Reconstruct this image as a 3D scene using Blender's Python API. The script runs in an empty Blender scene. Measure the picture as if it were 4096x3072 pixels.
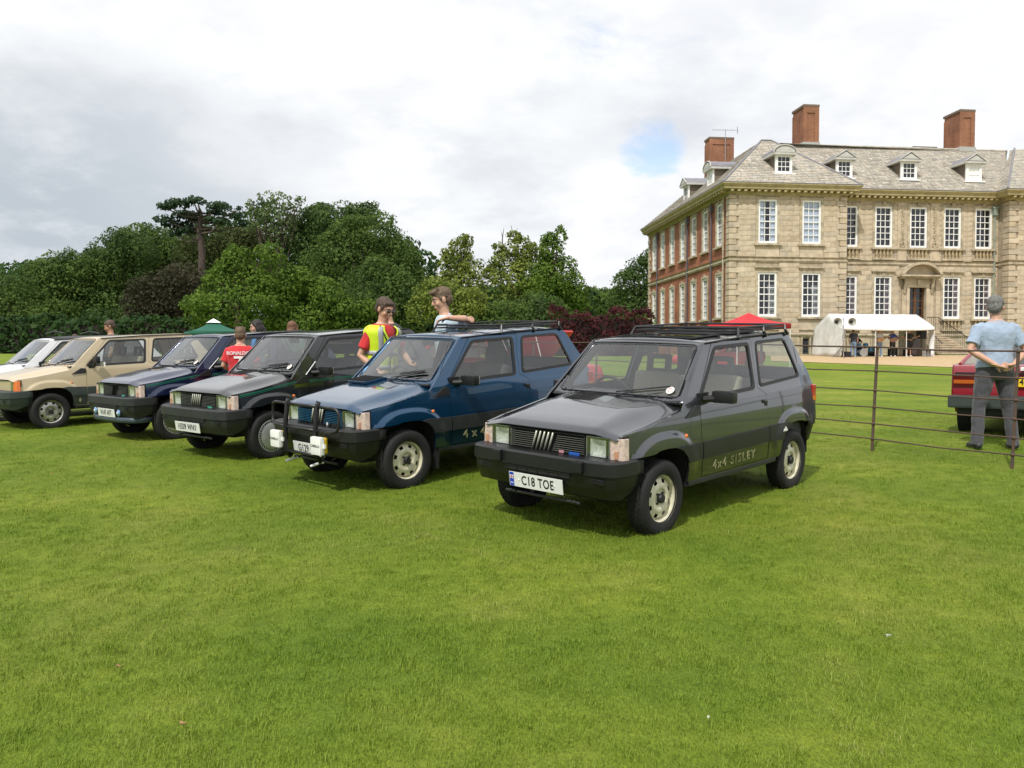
import bpy, bmesh, math, random
import numpy as np
from mathutils import Vector, Matrix, Euler
from mathutils.geometry import delaunay_2d_cdt
R = math.radians
rnd = random.Random(7)
scene = bpy.context.scene
C = scene.collection

# ------------------------------------------------------------------ camera
EYE = 1.613
cam_d = bpy.data.cameras.new('camera')
cam = bpy.data.objects.new('camera', cam_d); C.objects.link(cam)
cam_d.sensor_fit = 'HORIZONTAL'; cam_d.sensor_width = 36.0
cam_d.lens = 36.0*825.5/1024
cam_d.clip_start = 0.05; cam_d.clip_end = 3000
cam.location = (0, 0, EYE)
cam.rotation_euler = (math.pi/2 - 0.0308, 0, 0)
scene.camera = cam
scene.render.resolution_x = 1024; scene.render.resolution_y = 768

# ------------------------------------------------------------------ sky and sun
SUN = Vector((-0.42, -0.90, 0)).normalized()*math.cos(R(52)) + Vector((0, 0, math.sin(R(52))))
world = bpy.data.worlds.new('World'); scene.world = world
world.use_nodes = True
nt = world.node_tree; nt.nodes.clear()
def wn(t, **k):
    n = nt.nodes.new(t)
    for a, b in k.items(): setattr(n, a, b)
    return n
out = wn('ShaderNodeOutputWorld'); bg = wn('ShaderNodeBackground'); bg.inputs['Strength'].default_value = 0.1
sky = wn('ShaderNodeTexSky', sky_type='NISHITA', sun_disc=False)
sky.sun_elevation = R(52); sky.sun_rotation = math.atan2(SUN.x, SUN.y)
sky.air_density = 1.0; sky.dust_density = 2.0; sky.ozone_density = 1.0
tc = wn('ShaderNodeTexCoord'); sep = wn('ShaderNodeSeparateXYZ')
nt.links.new(tc.outputs['Generated'], sep.inputs[0])
# flatten the direction so that clouds thin out towards the horizon
def math_(op, a, b=None, c=None):
    n = wn('ShaderNodeMath', operation=op)
    for i, v in enumerate((a, b, c)):
        if v is None: continue
        if isinstance(v, (int, float)): n.inputs[i].default_value = v
        else: nt.links.new(v, n.inputs[i])
    return n.outputs[0]
den = math_('ADD', math_('MAXIMUM', sep.outputs[2], 0.0), 0.28)
px = math_('DIVIDE', sep.outputs[0], den); py = math_('DIVIDE', sep.outputs[1], den)
comb = wn('ShaderNodeCombineXYZ'); nt.links.new(px, comb.inputs[0]); nt.links.new(py, comb.inputs[1])
def noise(scale, detail, rough, off=(0, 0, 0), dist=0.0):
    m = wn('ShaderNodeMapping'); m.inputs['Location'].default_value = off
    nt.links.new(comb.outputs[0], m.inputs[0])
    n = wn('ShaderNodeTexNoise'); n.inputs['Scale'].default_value = scale; n.inputs['Detail'].default_value = detail
    n.inputs['Roughness'].default_value = rough; n.inputs['Distortion'].default_value = dist
    nt.links.new(m.outputs[0], n.inputs['Vector']); return n.outputs['Fac']
def ramp(fac, stops, interp='EASE'):
    n = wn('ShaderNodeValToRGB'); n.color_ramp.interpolation = interp
    e = n.color_ramp.elements
    while len(e) > 1: e.remove(e[-1])
    e[0].position, e[0].color = stops[0][0], (*stops[0][1], 1)
    for p, c in stops[1:]:
        x = e.new(p); x.color = (*c, 1)
    nt.links.new(fac, n.inputs[0]); return n.outputs[0]
def mix(f, a, b):
    n = wn('ShaderNodeMix', data_type='RGBA')
    for s, v in ((n.inputs[0], f), (n.inputs[6], a), (n.inputs[7], b)):
        if isinstance(v, (int, float)): s.default_value = v
        elif isinstance(v, tuple): s.default_value = (*v, 1)
        else: nt.links.new(v, s)
    return n.outputs[2]
cov = ramp(noise(1.25, 9, 0.56, (3.1, 1.7, 0)), [(0.24, (0, 0, 0)), (0.34, (1, 1, 1))])
shade = ramp(noise(0.85, 7, 0.55, (8.3, 4.4, 2), 0.25), [(0.30, (7.6, 7.9, 8.4)), (0.42, (9.0, 9.2, 9.5)), (0.50, (10.2, 10.3, 10.5)), (0.60, (11.8, 11.8, 11.8))])
puff = ramp(noise(3.2, 8, 0.6, (1.3, 9.1, 0)), [(0.35, (0.90, 0.91, 0.93)), (0.65, (1.06, 1.06, 1.05))])
cl = wn('ShaderNodeVectorMath', operation='MULTIPLY'); nt.links.new(shade, cl.inputs[0]); nt.links.new(puff, cl.inputs[1])
# darker rain clouds low in the west (left of the view)
def smooth(v, a, b):
    n = wn('ShaderNodeMapRange', interpolation_type='SMOOTHSTEP'); nt.links.new(v, n.inputs[0])
    n.inputs[1].default_value = a; n.inputs[2].default_value = b; return n.outputs[0]
def pdir(x, y):
    v = Vector(((x-512)/825.5, 1, -(y-384)/825.5)).normalized(); return (Matrix.Rotation(-0.0308, 3, 'X') @ v)
def spot(x, y, r_in, r_out):
    """1 near the direction in which pixel (x, y) of the photograph looks"""
    d = wn('ShaderNodeVectorMath', operation='DOT_PRODUCT'); nrm_ = wn('ShaderNodeVectorMath', operation='NORMALIZE')
    nt.links.new(tc.outputs['Generated'], nrm_.inputs[0]); nt.links.new(nrm_.outputs[0], d.inputs[0]); d.inputs[1].default_value = pdir(x, y)
    return smooth(d.outputs['Value'], math.cos(R(r_out)), math.cos(R(r_in)))
west = math_('MULTIPLY', smooth(sep.outputs[0], -0.10, -0.50), smooth(sep.outputs[2], 0.40, 0.16))
wn_ = math_('MULTIPLY', west, ramp(noise(1.5, 8, 0.58, (5.5, 2.2, 1)), [(0.32, (0.1, 0.1, 0.1)), (0.50, (1, 1, 1))]))
clw = mix(wn_, cl.outputs[0], (5.4, 6.0, 6.6))
soft = ramp(noise(1.9, 8, 0.6, (2.5, 7.7, 4)), [(0.50, (0, 0, 0)), (0.70, (0.7, 0.7, 0.7))])
clw = mix(soft, clw, (8.8, 9.0, 9.35))
gn_ = noise(2.6, 9, 0.62, (6.1, 0.4, 3), 0.4)
gaps = math_('MAXIMUM', math_('MAXIMUM', spot(652, 147, .1, 3.8), math_('MULTIPLY', spot(625, -60, 2, 13), .85)), math_('MULTIPLY', spot(930, 120, 2, 14), 0.55))
gap = ramp(math_('ADD', math_('MULTIPLY', gaps, 0.55), math_('MULTIPLY', gn_, 1.1)), [(0.98, (0, 0, 0)), (1.0, (0.02, 0.02, 0.02))]) if 0 else smooth(math_('ADD', math_('MULTIPLY', gaps, 0.55), math_('MULTIPLY', gn_, 1.1)), 0.93, 1.16)
gap = math_('MULTIPLY', gap, 0.62)
inv = math_('SUBTRACT', 1.0, gap); cov = math_('MULTIPLY', cov, inv)
blue = wn('ShaderNodeVectorMath', operation='MULTIPLY'); nt.links.new(sky.outputs[0], blue.inputs[0]); blue.inputs[1].default_value = (2.0, 2.25, 2.5)
final = mix(cov, blue.outputs[0], clw)
nt.links.new(final, bg.inputs['Color']); nt.links.new(bg.outputs[0], out.inputs[0])

sun_d = bpy.data.lights.new('sun', 'SUN'); sun = bpy.data.objects.new('sun', sun_d); C.objects.link(sun)
sun_d.energy = 3.6; sun_d.angle = R(1.2); sun_d.color = (1.0, 0.955, 0.88)
sun.rotation_euler = (-SUN).to_track_quat('-Z', 'Y').to_euler()
scene.view_settings.view_transform = 'Standard'; scene.view_settings.look = 'None'
scene.view_settings.exposure = 0.0; scene.view_settings.gamma = 1.0
scene.cycles.max_bounces = 8; scene.cycles.transparent_max_bounces = 16
scene.cycles.caustics_reflective = False; scene.cycles.caustics_refractive = False

# ------------------------------------------------------------------ materials
MATS = {}
def mat(name, col=(0.5, 0.5, 0.5), rough=0.5, metal=0.0, coat=0.0, noise_scale=0, noise_amt=0.0, col2=None, bump=0.0,
        bump_scale=None, emit=None, spec=0.5, sheen=0.0, trans=0.0, stretch=(1, 1, 1), sub=0.0, detail=5):
    if name in MATS: return MATS[name]
    m = bpy.data.materials.new(name); m.use_nodes = True
    t = m.node_tree; b = t.nodes['Principled BSDF']
    b.inputs['Base Color'].default_value = (*col, 1); b.inputs['Roughness'].default_value = rough
    b.inputs['Metallic'].default_value = metal; b.inputs['Coat Weight'].default_value = coat
    b.inputs['Coat Roughness'].default_value = 0.03
    b.inputs['Specular IOR Level'].default_value = spec
    if sheen: b.inputs['Sheen Weight'].default_value = sheen
    if sub:
        b.inputs['Subsurface Weight'].default_value = sub; b.inputs['Subsurface Radius'].default_value = (0.02, 0.008, 0.004)
    if noise_scale:
        tc = t.nodes.new('ShaderNodeTexCoord'); mp = t.nodes.new('ShaderNodeMapping'); mp.inputs['Scale'].default_value = stretch
        t.links.new(tc.outputs['Object'], mp.inputs[0])
        n = t.nodes.new('ShaderNodeTexNoise'); n.inputs['Scale'].default_value = noise_scale; n.inputs['Detail'].default_value = detail
        t.links.new(mp.outputs[0], n.inputs['Vector'])
        r = t.nodes.new('ShaderNodeValToRGB'); r.color_ramp.elements[0].position = 0.3; r.color_ramp.elements[1].position = 0.7
        c2 = col2 or tuple(c*(1-noise_amt) for c in col)
        r.color_ramp.elements[0].color = (*c2, 1); r.color_ramp.elements[1].color = (*[min(1, c*(1+noise_amt*0.5)) for c in col], 1)
        t.links.new(n.outputs['Fac'], r.inputs[0]); t.links.new(r.outputs[0], b.inputs['Base Color'])
    if bump:
        tc2 = t.nodes.new('ShaderNodeTexCoord')
        n2 = t.nodes.new('ShaderNodeTexNoise'); n2.inputs['Scale'].default_value = bump_scale or 40; n2.inputs['Detail'].default_value = 4
        t.links.new(tc2.outputs['Object'], n2.inputs['Vector'])
        bp = t.nodes.new('ShaderNodeBump'); bp.inputs['Strength'].default_value = bump; bp.inputs['Distance'].default_value = 0.01
        t.links.new(n2.outputs['Fac'], bp.inputs['Height']); t.links.new(bp.outputs[0], b.inputs['Normal'])
    if emit:
        b.inputs['Emission Color'].default_value = (*emit[:3], 1); b.inputs['Emission Strength'].default_value = emit[3]
    MATS[name] = m; return m

def glass_mat(name, tint=(0.75, 0.8, 0.78), rough=0.02, base=0.06, gain=1.0):
    """thin pane: tinted see-through plus Fresnel mirror"""
    if name in MATS: return MATS[name]
    m = bpy.data.materials.new(name); m.use_nodes = True; t = m.node_tree; t.nodes.clear()
    o = t.nodes.new('ShaderNodeOutputMaterial'); mx = t.nodes.new('ShaderNodeMixShader')
    tr = t.nodes.new('ShaderNodeBsdfTransparent'); tr.inputs[0].default_value = (*tint, 1)
    gl = t.nodes.new('ShaderNodeBsdfGlossy'); gl.inputs['Roughness'].default_value = rough
    fr = t.nodes.new('ShaderNodeFresnel'); ge = t.nodes.new('ShaderNodeNewGeometry'); mi = t.nodes.new('ShaderNodeMath'); mi.operation = 'MULTIPLY_ADD'
    mi.inputs[1].default_value = 1/1.5-1.5; mi.inputs[2].default_value = 1.5; t.links.new(ge.outputs['Backfacing'], mi.inputs[0]); t.links.new(mi.outputs[0], fr.inputs[0])
    mm = t.nodes.new('ShaderNodeMath'); mm.operation = 'MULTIPLY_ADD'; mm.inputs[1].default_value = gain; mm.inputs[2].default_value = base
    t.links.new(fr.outputs[0], mm.inputs[0]); t.links.new(mm.outputs[0], mx.inputs[0])
    t.links.new(tr.outputs[0], mx.inputs[1]); t.links.new(gl.outputs[0], mx.inputs[2]); t.links.new(mx.outputs[0], o.inputs[0])
    MATS[name] = m; return m

# ------------------------------------------------------------------ mesh builder
class MB:
    def __init__(s): s.v = []; s.f = []; s.mi = []; s.cur = 0
    def add(s, vs, fs):
        n = len(s.v); s.v.extend([tuple(v) for v in vs]); s.f.extend([tuple(i+n for i in f) for f in fs]); s.mi.extend([s.cur]*len(fs)); return s
    def box(s, c, d, rot=None, bev=0):
        x, y, z = (q/2 for q in d)
        if bev:
            b = min(bev, x*.9, y*.9, z*.9); vs = []; 
            bm = bmesh.new(); bmesh.ops.create_cube(bm, size=1)
            bmesh.ops.scale(bm, vec=(2*x, 2*y, 2*z), verts=bm.verts)
            bmesh.ops.bevel(bm, geom=list(bm.edges), offset=b, segments=2, affect='EDGES', profile=0.7)
            bm.verts.ensure_lookup_table()
            vs = [v.co.copy() for v in bm.verts]; fs = [[v.index for v in f.verts] for f in bm.faces]; bm.free()
        else:
            vs = [Vector((a*x, b*y, e*z)) for a in (-1, 1) for b in (-1, 1) for e in (-1, 1)]
            fs = [(0, 1, 3, 2), (4, 6, 7, 5), (0, 4, 5, 1), (2, 3, 7, 6), (0, 2, 6, 4), (1, 5, 7, 3)]
        if rot is not None:
            m = rot if isinstance(rot, Matrix) else Euler(rot).to_matrix()
            vs = [m @ v for v in vs]
        c = Vector(c); return s.add([v+c for v in vs], fs)
    def bb(s, x0, x1, y0, y1, z0, z1): return s.box(((x0+x1)/2, (y0+y1)/2, (z0+z1)/2), (abs(x1-x0), abs(y1-y0), abs(z1-z0)))
    def tube(s, pts, r, n=8, cap=True, closed=False):
        pts = [Vector(p) for p in pts]; k = len(pts); rs = r if isinstance(r, list) else [r]*k
        ring = []; prev = None
        for i, p in enumerate(pts):
            if closed: d = pts[(i+1) % k]-pts[i-1]
            else: d = pts[min(i+1, k-1)]-pts[max(i-1, 0)]
            d.normalize()
            if prev is None:
                a = Vector((0, 0, 1)) if abs(d.z) < .9 else Vector((1, 0, 0)); u = d.cross(a).normalized()
            else:
                u = prev-d*prev.dot(d); u.normalize()
            w = d.cross(u); prev = u
            rr = rs[i]; ra, rb = rr if isinstance(rr, (tuple, list)) else (rr, rr)
            ring.append([p+u*ra*math.cos(2*math.pi*j/n)+w*rb*math.sin(2*math.pi*j/n) for j in range(n)])
        vs = [q for g in ring for q in g]; fs = []
        for i in range(k if closed else k-1):
            a = i*n; b = ((i+1) % k)*n
            for j in range(n): fs.append((a+j, a+(j+1) % n, b+(j+1) % n, b+j))
        if cap and not closed: fs.append(tuple(range(n-1, -1, -1))); fs.append(tuple((k-1)*n+j for j in range(n)))
        return s.add(vs, fs)
    def cyl(s, a, b, r, n=16): return s.tube([a, b], r, n)
    def lathe(s, prof, c=(0, 0, 0), axis='z', n=32, skip=None, a0=0, a1=2*math.pi):
        """prof: (radius, height) pairs; skip(i, j) drops a face"""
        vs = []; full = abs(a1-a0-2*math.pi) < 1e-6; m = n if full else n+1
        for r, h in prof:
            for j in range(m):
                t = a0+(a1-a0)*j/n; x, y = r*math.cos(t), r*math.sin(t)
                v = {'z': (x, y, h), 'y': (x, h, y), 'x': (h, x, y)}[axis]
                vs.append(Vector(v)+Vector(c))
        fs = []
        for i in range(len(prof)-1):
            for j in range(n):
                if skip and skip(i, j): continue
                j2 = (j+1) % m; q = (i*m+j, i*m+j2, (i+1)*m+j2, (i+1)*m+j)
                fs.append(q if axis != 'y' else q[::-1])
        return s.add(vs, fs)
    def grid(s, fn, nu, nv):
        vs = [fn(i/nu, j/nv) for i in range(nu+1) for j in range(nv+1)]
        fs = [(i*(nv+1)+j, (i+1)*(nv+1)+j, (i+1)*(nv+1)+j+1, i*(nv+1)+j+1) for i in range(nu) for j in range(nv)]
        return s.add(vs, fs)
    def prism(s, poly, fn0, fn1):
        """closed outline poly (2-D) mapped by fn0 and fn1 to its two faces"""
        n = len(poly); vs = [fn0(*p) for p in poly]+[fn1(*p) for p in poly]
        fs = [tuple(range(n-1, -1, -1)), tuple(range(n, 2*n))]+[(i, (i+1) % n, n+(i+1) % n, n+i) for i in range(n)]
        return s.add(vs, fs)
    def quad(s, a, b, c, d): return s.add([a, b, c, d], [(0, 1, 2, 3)])
    def ball(s, c, r, nu=12, nv=8, rot=None):
        rx, ry, rz = r if isinstance(r, (tuple, list)) else (r, r, r)
        vs = []; c = Vector(c)
        for i in range(nv+1):
            t = math.pi*i/nv
            for j in range(nu):
                p = 2*math.pi*j/nu; v = Vector((rx*math.sin(t)*math.cos(p), ry*math.sin(t)*math.sin(p), rz*math.cos(t)))
                if rot is not None: v = rot @ v
                vs.append(v+c)
        fs = [(i*nu+j, (i+1)*nu+j, (i+1)*nu+(j+1) % nu, i*nu+(j+1) % nu) for i in range(nv) for j in range(nu)]
        return s.add(vs, fs)
    def mesh(s, name, smooth=False, angle=None, fix=True):
        me = bpy.data.meshes.new(name); me.from_pydata(s.v, [], s.f)
        if len(set(s.mi)) > 1 or s.cur: me.polygons.foreach_set('material_index', s.mi)
        if fix and len(s.f) < 60000:
            bm = bmesh.new(); bm.from_mesh(me)
            if smooth: bmesh.ops.remove_doubles(bm, verts=bm.verts, dist=1e-5)
            bmesh.ops.recalc_face_normals(bm, faces=bm.faces); bm.to_mesh(me); bm.free()
        if smooth:
            me.polygons.foreach_set('use_smooth', [True]*len(me.polygons))
            if angle:
                try: me.set_sharp_from_angle(angle=R(angle))
                except Exception: pass
        me.update(); return me
    def build(s, name, m, parent=None, smooth=False, angle=None, bevel=0, **k):
        return put(name, s.mesh(name, smooth, angle), m, parent, bevel=bevel, **k)

def put(name, me, m, parent=None, loc=None, rot=None, bevel=0, solid=0, label=None):
    o = bpy.data.objects.new(name, me); C.objects.link(o)
    for q in (m if isinstance(m, (list, tuple)) else [m]):
        if q is not None and len(me.materials) < (len(m) if isinstance(m, (list, tuple)) else 1): me.materials.append(q)
    if parent: o.parent = parent
    if loc is not None: o.location = loc
    if rot is not None: o.rotation_euler = rot
    if solid:
        q = o.modifiers.new('solid', 'SOLIDIFY'); q.thickness = solid; q.offset = -1
    if bevel:
        q = o.modifiers.new('bevel', 'BEVEL'); q.width = bevel; q.segments = 2; q.limit_method = 'ANGLE'; q.angle_limit = R(35)
    if label: o['label'] = label
    return o
def again(o, parent=None, loc=None, rot=None, scale=None):
    """another object on the same mesh"""
    c = o.copy(); C.objects.link(c); c.parent = parent if parent else o.parent
    if loc is not None: c.location = loc
    if rot is not None: c.rotation_euler = rot
    if scale is not None: c.scale = scale
    return c
def tag(o, label, cat, group=None):
    o['label'] = label; o['category'] = cat
    if group: o['group'] = group
    return o
def struct(o): o['kind'] = 'structure'; return o
def thing(name, label, cat, loc=(0, 0, 0), rz=0, group=None, mtx=None):
    o = bpy.data.objects.new(name, None); C.objects.link(o); o.empty_display_size = 0.2
    if mtx is not None: o.matrix_world = mtx
    else: o.location = loc; o.rotation_euler = (0, 0, rz)
    return tag(o, label, cat, group)
def text(name, s, size, m, parent, mtx, extrude=0.001, bold=0.0, outline=0.0, sx=1.0, align='CENTER', space=1.0):
    cu = bpy.data.curves.new(name, 'FONT'); cu.body = s; cu.size = size; cu.align_x = align; cu.align_y = 'CENTER'
    cu.space_character = space; cu.resolution_u = 3
    if outline: cu.fill_mode = 'NONE'; cu.bevel_depth = outline; cu.bevel_resolution = 0
    else: cu.extrude = extrude; cu.offset = bold
    t = bpy.data.objects.new('tmp', cu); C.objects.link(t)
    dg = bpy.context.evaluated_depsgraph_get()
    me = bpy.data.meshes.new_from_object(t.evaluated_get(dg)); me.name = name
    bpy.data.objects.remove(t); bpy.data.curves.remove(cu)
    me.transform(Matrix.Diagonal((sx, 1, 1, 1)))
    me.materials.clear()
    o = put(name, me, m, parent); o.matrix_local = mtx
    return o
def frame(o, x, y):
    """matrix with origin o, local x along x, local y along y"""
    x = Vector(x).normalized(); y = Vector(y); y = (y-x*y.dot(x)).normalized(); z = x.cross(y)
    m = Matrix((x, y, z)).transposed().to_4x4(); m.translation = Vector(o); return m
def cdt_panel(outline, holes, mapf, step=0.06, lines=(), extra=()):
    """triangulated sheet with a 2-D outline and holes, mapped by mapf(x, z)"""
    pts = []; edges = []
    def loop(l):
        n = len(pts); pts.extend(l); edges.extend([(n+i, n+(i+1) % len(l)) for i in range(len(l))])
    def inside(p, poly):
        c = False; x, y = p; j = len(poly)-1
        for i in range(len(poly)):
            xi, yi = poly[i]; xj, yj = poly[j]
            if (yi > y) != (yj > y) and x < (xj-xi)*(y-yi)/(yj-yi)+xi: c = not c
            j = i
        return c
    def dense(l):
        o = []
        for i, a in enumerate(l):
            b = l[(i+1) % len(l)]; d = math.hypot(b[0]-a[0], b[1]-a[1]); k = max(1, int(d/step))
            o += [(a[0]+(b[0]-a[0])*t/k, a[1]+(b[1]-a[1])*t/k) for t in range(k)]
        return o
    loop(dense(outline))
    for h in holes: loop(dense(h))
    xs = [p[0] for p in outline]; zs = [p[1] for p in outline]
    x = min(xs)+step/2
    while x < max(xs):
        for z in np.arange(min(zs)+step/2, max(zs), step): pts.append((x, float(z)))
        for z in lines: pts.append((x, z))
        x += step
    pts.extend(extra)
    v, e, f, *_ = delaunay_2d_cdt([Vector(p) for p in pts], edges, [], 0, 1e-4)
    fs = []
    for t in f:
        c = sum((v[i] for i in t), Vector((0, 0)))/3
        if inside(c, outline) and not any(inside(c, h) for h in holes): fs.append(tuple(t))
    used = sorted({i for t in fs for i in t}); mp = {a: b for b, a in enumerate(used)}
    return [Vector(mapf(v[i].x, v[i].y)) for i in used], [tuple(mp[i] for i in t) for t in fs]
def rounded(poly, r, n=4):
    out = []; k = len(poly)
    for i in range(k):
        p = Vector(poly[i]); a = Vector(poly[i-1]); b = Vector(poly[(i+1) % k])
        da = (a-p); db = (b-p); q = min(r, da.length*.45, db.length*.45)
        p0 = p+da.normalized()*q; p1 = p+db.normalized()*q
        for j in range(n+1):
            t = j/n; out.append(tuple(p0*(1-t)**2+p*2*t*(1-t)+p1*t*t))
    return out

# ------------------------------------------------------------------ the ground
_gy = [-60, -20, 0, 11, 20, 35, 47, 53, 58, 75, 130, 400, 1600]
_gz = [-2.4, -1.0, 0.0, 0.595, 0.80, 1.07, 1.48, 1.74, 1.84, 2.05, 2.6, 4.0, 7.0]
def _prof():
    ys = np.arange(-60, 1600, 0.5); z = np.interp(ys, _gy, _gz)
    k = np.exp(-0.5*(np.arange(-12, 13)/2.5)**2); k /= k.sum()
    zs = np.convolve(np.pad(z, 12, 'edge'), k, 'valid'); return ys, zs
_PY, _PZ = _prof()
def gz(x, y):
    z = float(np.interp(y, _PY, _PZ))
    if x < -0.5: z -= 0.0135*min(-x-0.5, 8)*max(0, min(1, (30-y)/15))
    return z
def gn(x, y):
    e = 0.5; return Vector((gz(x-e, y)-gz(x+e, y), gz(x, y-e)-gz(x, y+e), 2*e)).normalized()
# ------------------------------------------------------------------ lawn, gravel
def lawn_material():
    m = bpy.data.materials.new('lawn'); m.use_nodes = True; t = m.node_tree; b = t.nodes['Principled BSDF']
    b.inputs['Roughness'].default_value = 0.85; b.inputs['Specular IOR Level'].default_value = 0.15
    geo = t.nodes.new('ShaderNodeNewGeometry')
    def nz(s, d, stretch=None, rough=.6):
        n = t.nodes.new('ShaderNodeTexNoise'); n.inputs['Scale'].default_value = s; n.inputs['Detail'].default_value = d; n.inputs['Roughness'].default_value = rough
        if stretch:
            mp = t.nodes.new('ShaderNodeMapping'); mp.inputs['Scale'].default_value = stretch; mp.inputs['Rotation'].default_value = (0, 0, 0.5)
            t.links.new(geo.outputs['Position'], mp.inputs[0]); t.links.new(mp.outputs[0], n.inputs['Vector'])
        else: t.links.new(geo.outputs['Position'], n.inputs['Vector'])
        return n.outputs['Fac']
    def rp(f, st):
        r = t.nodes.new('ShaderNodeValToRGB'); e = r.color_ramp.elements
        e[0].position, e[0].color = st[0][0], (*st[0][1], 1); e[1].position, e[1].color = st[-1][0], (*st[-1][1], 1)
        for p, c in st[1:-1]: q = e.new(p); q.color = (*c, 1)
        t.links.new(f, r.inputs[0]); return r.outputs[0]
    def mx(f, a, c, mode='MIX'):
        n = t.nodes.new('ShaderNodeMix'); n.data_type = 'RGBA'; n.blend_type = mode
        for s, v in ((n.inputs[0], f), (n.inputs[6], a), (n.inputs[7], c)):
            if isinstance(v, (int, float)): s.default_value = v
            elif isinstance(v, tuple): s.default_value = (*v, 1)
            else: t.links.new(v, s)
        return n.outputs[2]
    big = rp(nz(0.55, 5), [(0.32, (0.1150, 0.1856, 0.0160)), (0.52, (0.1580, 0.2203, 0.0220)), (0.70, (0.2100, 0.2448, 0.0400))])
    mid = rp(nz(5, 6, rough=.7), [(0.3, (0.76, 0.80, 0.66)), (0.5, (1, 1, 1)), (0.72, (1.30, 1.20, 1.25))])
    c = mx(1.0, big, mid, 'MULTIPLY')
    c = mx(1.0, c, rp(nz(.16, 3), [(0.35, (.84, .90, .86)), (0.65, (1.16, 1.10, 1.08))]), 'MULTIPLY')
    fine = rp(nz(90, 3, (1, 0.5, 1), .8), [(0.28, (0.50, 0.52, 0.42)), (0.5, (1, 1, 1)), (0.74, (1.5, 1.42, 1.5))])
    c = mx(1.0, c, fine, 'MULTIPLY')
    # mown stripes on the far lawn: the direction the mower went
    wv = t.nodes.new('ShaderNodeTexWave'); wv.inputs['Scale'].default_value = 0.16; wv.inputs['Distortion'].default_value = 0.6; wv.inputs['Detail'].default_value = 1
    mp = t.nodes.new('ShaderNodeMapping'); mp.inputs['Rotation'].default_value = (0, 0, R(96)); t.links.new(geo.outputs['Position'], mp.inputs[0]); t.links.new(mp.outputs[0], wv.inputs['Vector'])
    c = mx(0.8, c, rp(wv.outputs['Fac'], [(0.3, (0.9, 0.93, 0.9)), (0.7, (1.09, 1.06, 1.05))]), 'MULTIPLY')
    t.links.new(c, b.inputs['Base Color'])
    bp = t.nodes.new('ShaderNodeBump'); bp.inputs['Strength'].default_value = 0.9; bp.inputs['Distance'].default_value = 0.03
    t.links.new(nz(60, 4, (1, .6, 1), .8), bp.inputs['Height']); t.links.new(bp.outputs[0], b.inputs['Normal'])
    return m
LAWN = lawn_material()
def build_ground():
    xs = sorted(set(list(np.arange(-30, 40.1, 1.0))+[-1500, -800, -400, -250, -150, -100, -70, -50, -40, 50, 70, 100, 160, 250, 400, 800, 1500]))
    ys = sorted(set(list(np.arange(-20, 76, 1.0))+[-60, -40, 90, 110, 130, 180, 260, 400, 700, 1100, 1590]))
    nx, ny = len(xs), len(ys)
    v = [(x, y, gz(x, y)) for x in xs for y in ys]
    f = [(i*ny+j, (i+1)*ny+j, (i+1)*ny+j+1, i*ny+j+1) for i in range(nx-1) for j in range(ny-1)]
    me = bpy.data.meshes.new('lawn'); me.from_pydata(v, [], f); me.polygons.foreach_set('use_smooth', [True]*len(f))
    struct(put('lawn', me, LAWN))
build_ground()
GRAVEL = mat('gravel_mat', (0.50, 0.36, 0.20), 0.9, noise_scale=9, noise_amt=0.35, bump=0.6, bump_scale=30, detail=8)
def sheet(name, poly, m, dz, step=1.5):
    vs, fs = cdt_panel(poly, [], lambda x, y: (x, y, gz(x, y)+dz), step)
    me = bpy.data.meshes.new(name); me.from_pydata(vs, [], fs); me.polygons.foreach_set('use_smooth', [True]*len(fs))
    bm = bmesh.new(); bm.from_mesh(me); bmesh.ops.recalc_face_normals(bm, faces=bm.faces)
    if sum(f.normal.z for f in bm.faces) < 0: bmesh.ops.reverse_faces(bm, faces=bm.faces)
    bm.to_mesh(me); bm.free()
    return struct(put(name, me, m))
sheet('gravel_drive', [(14.6, 46.5), (18, 42), (22, 36.6), (30, 34.0), (60, 31), (60, 59), (17.5, 56)], GRAVEL, 0.02)

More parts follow.
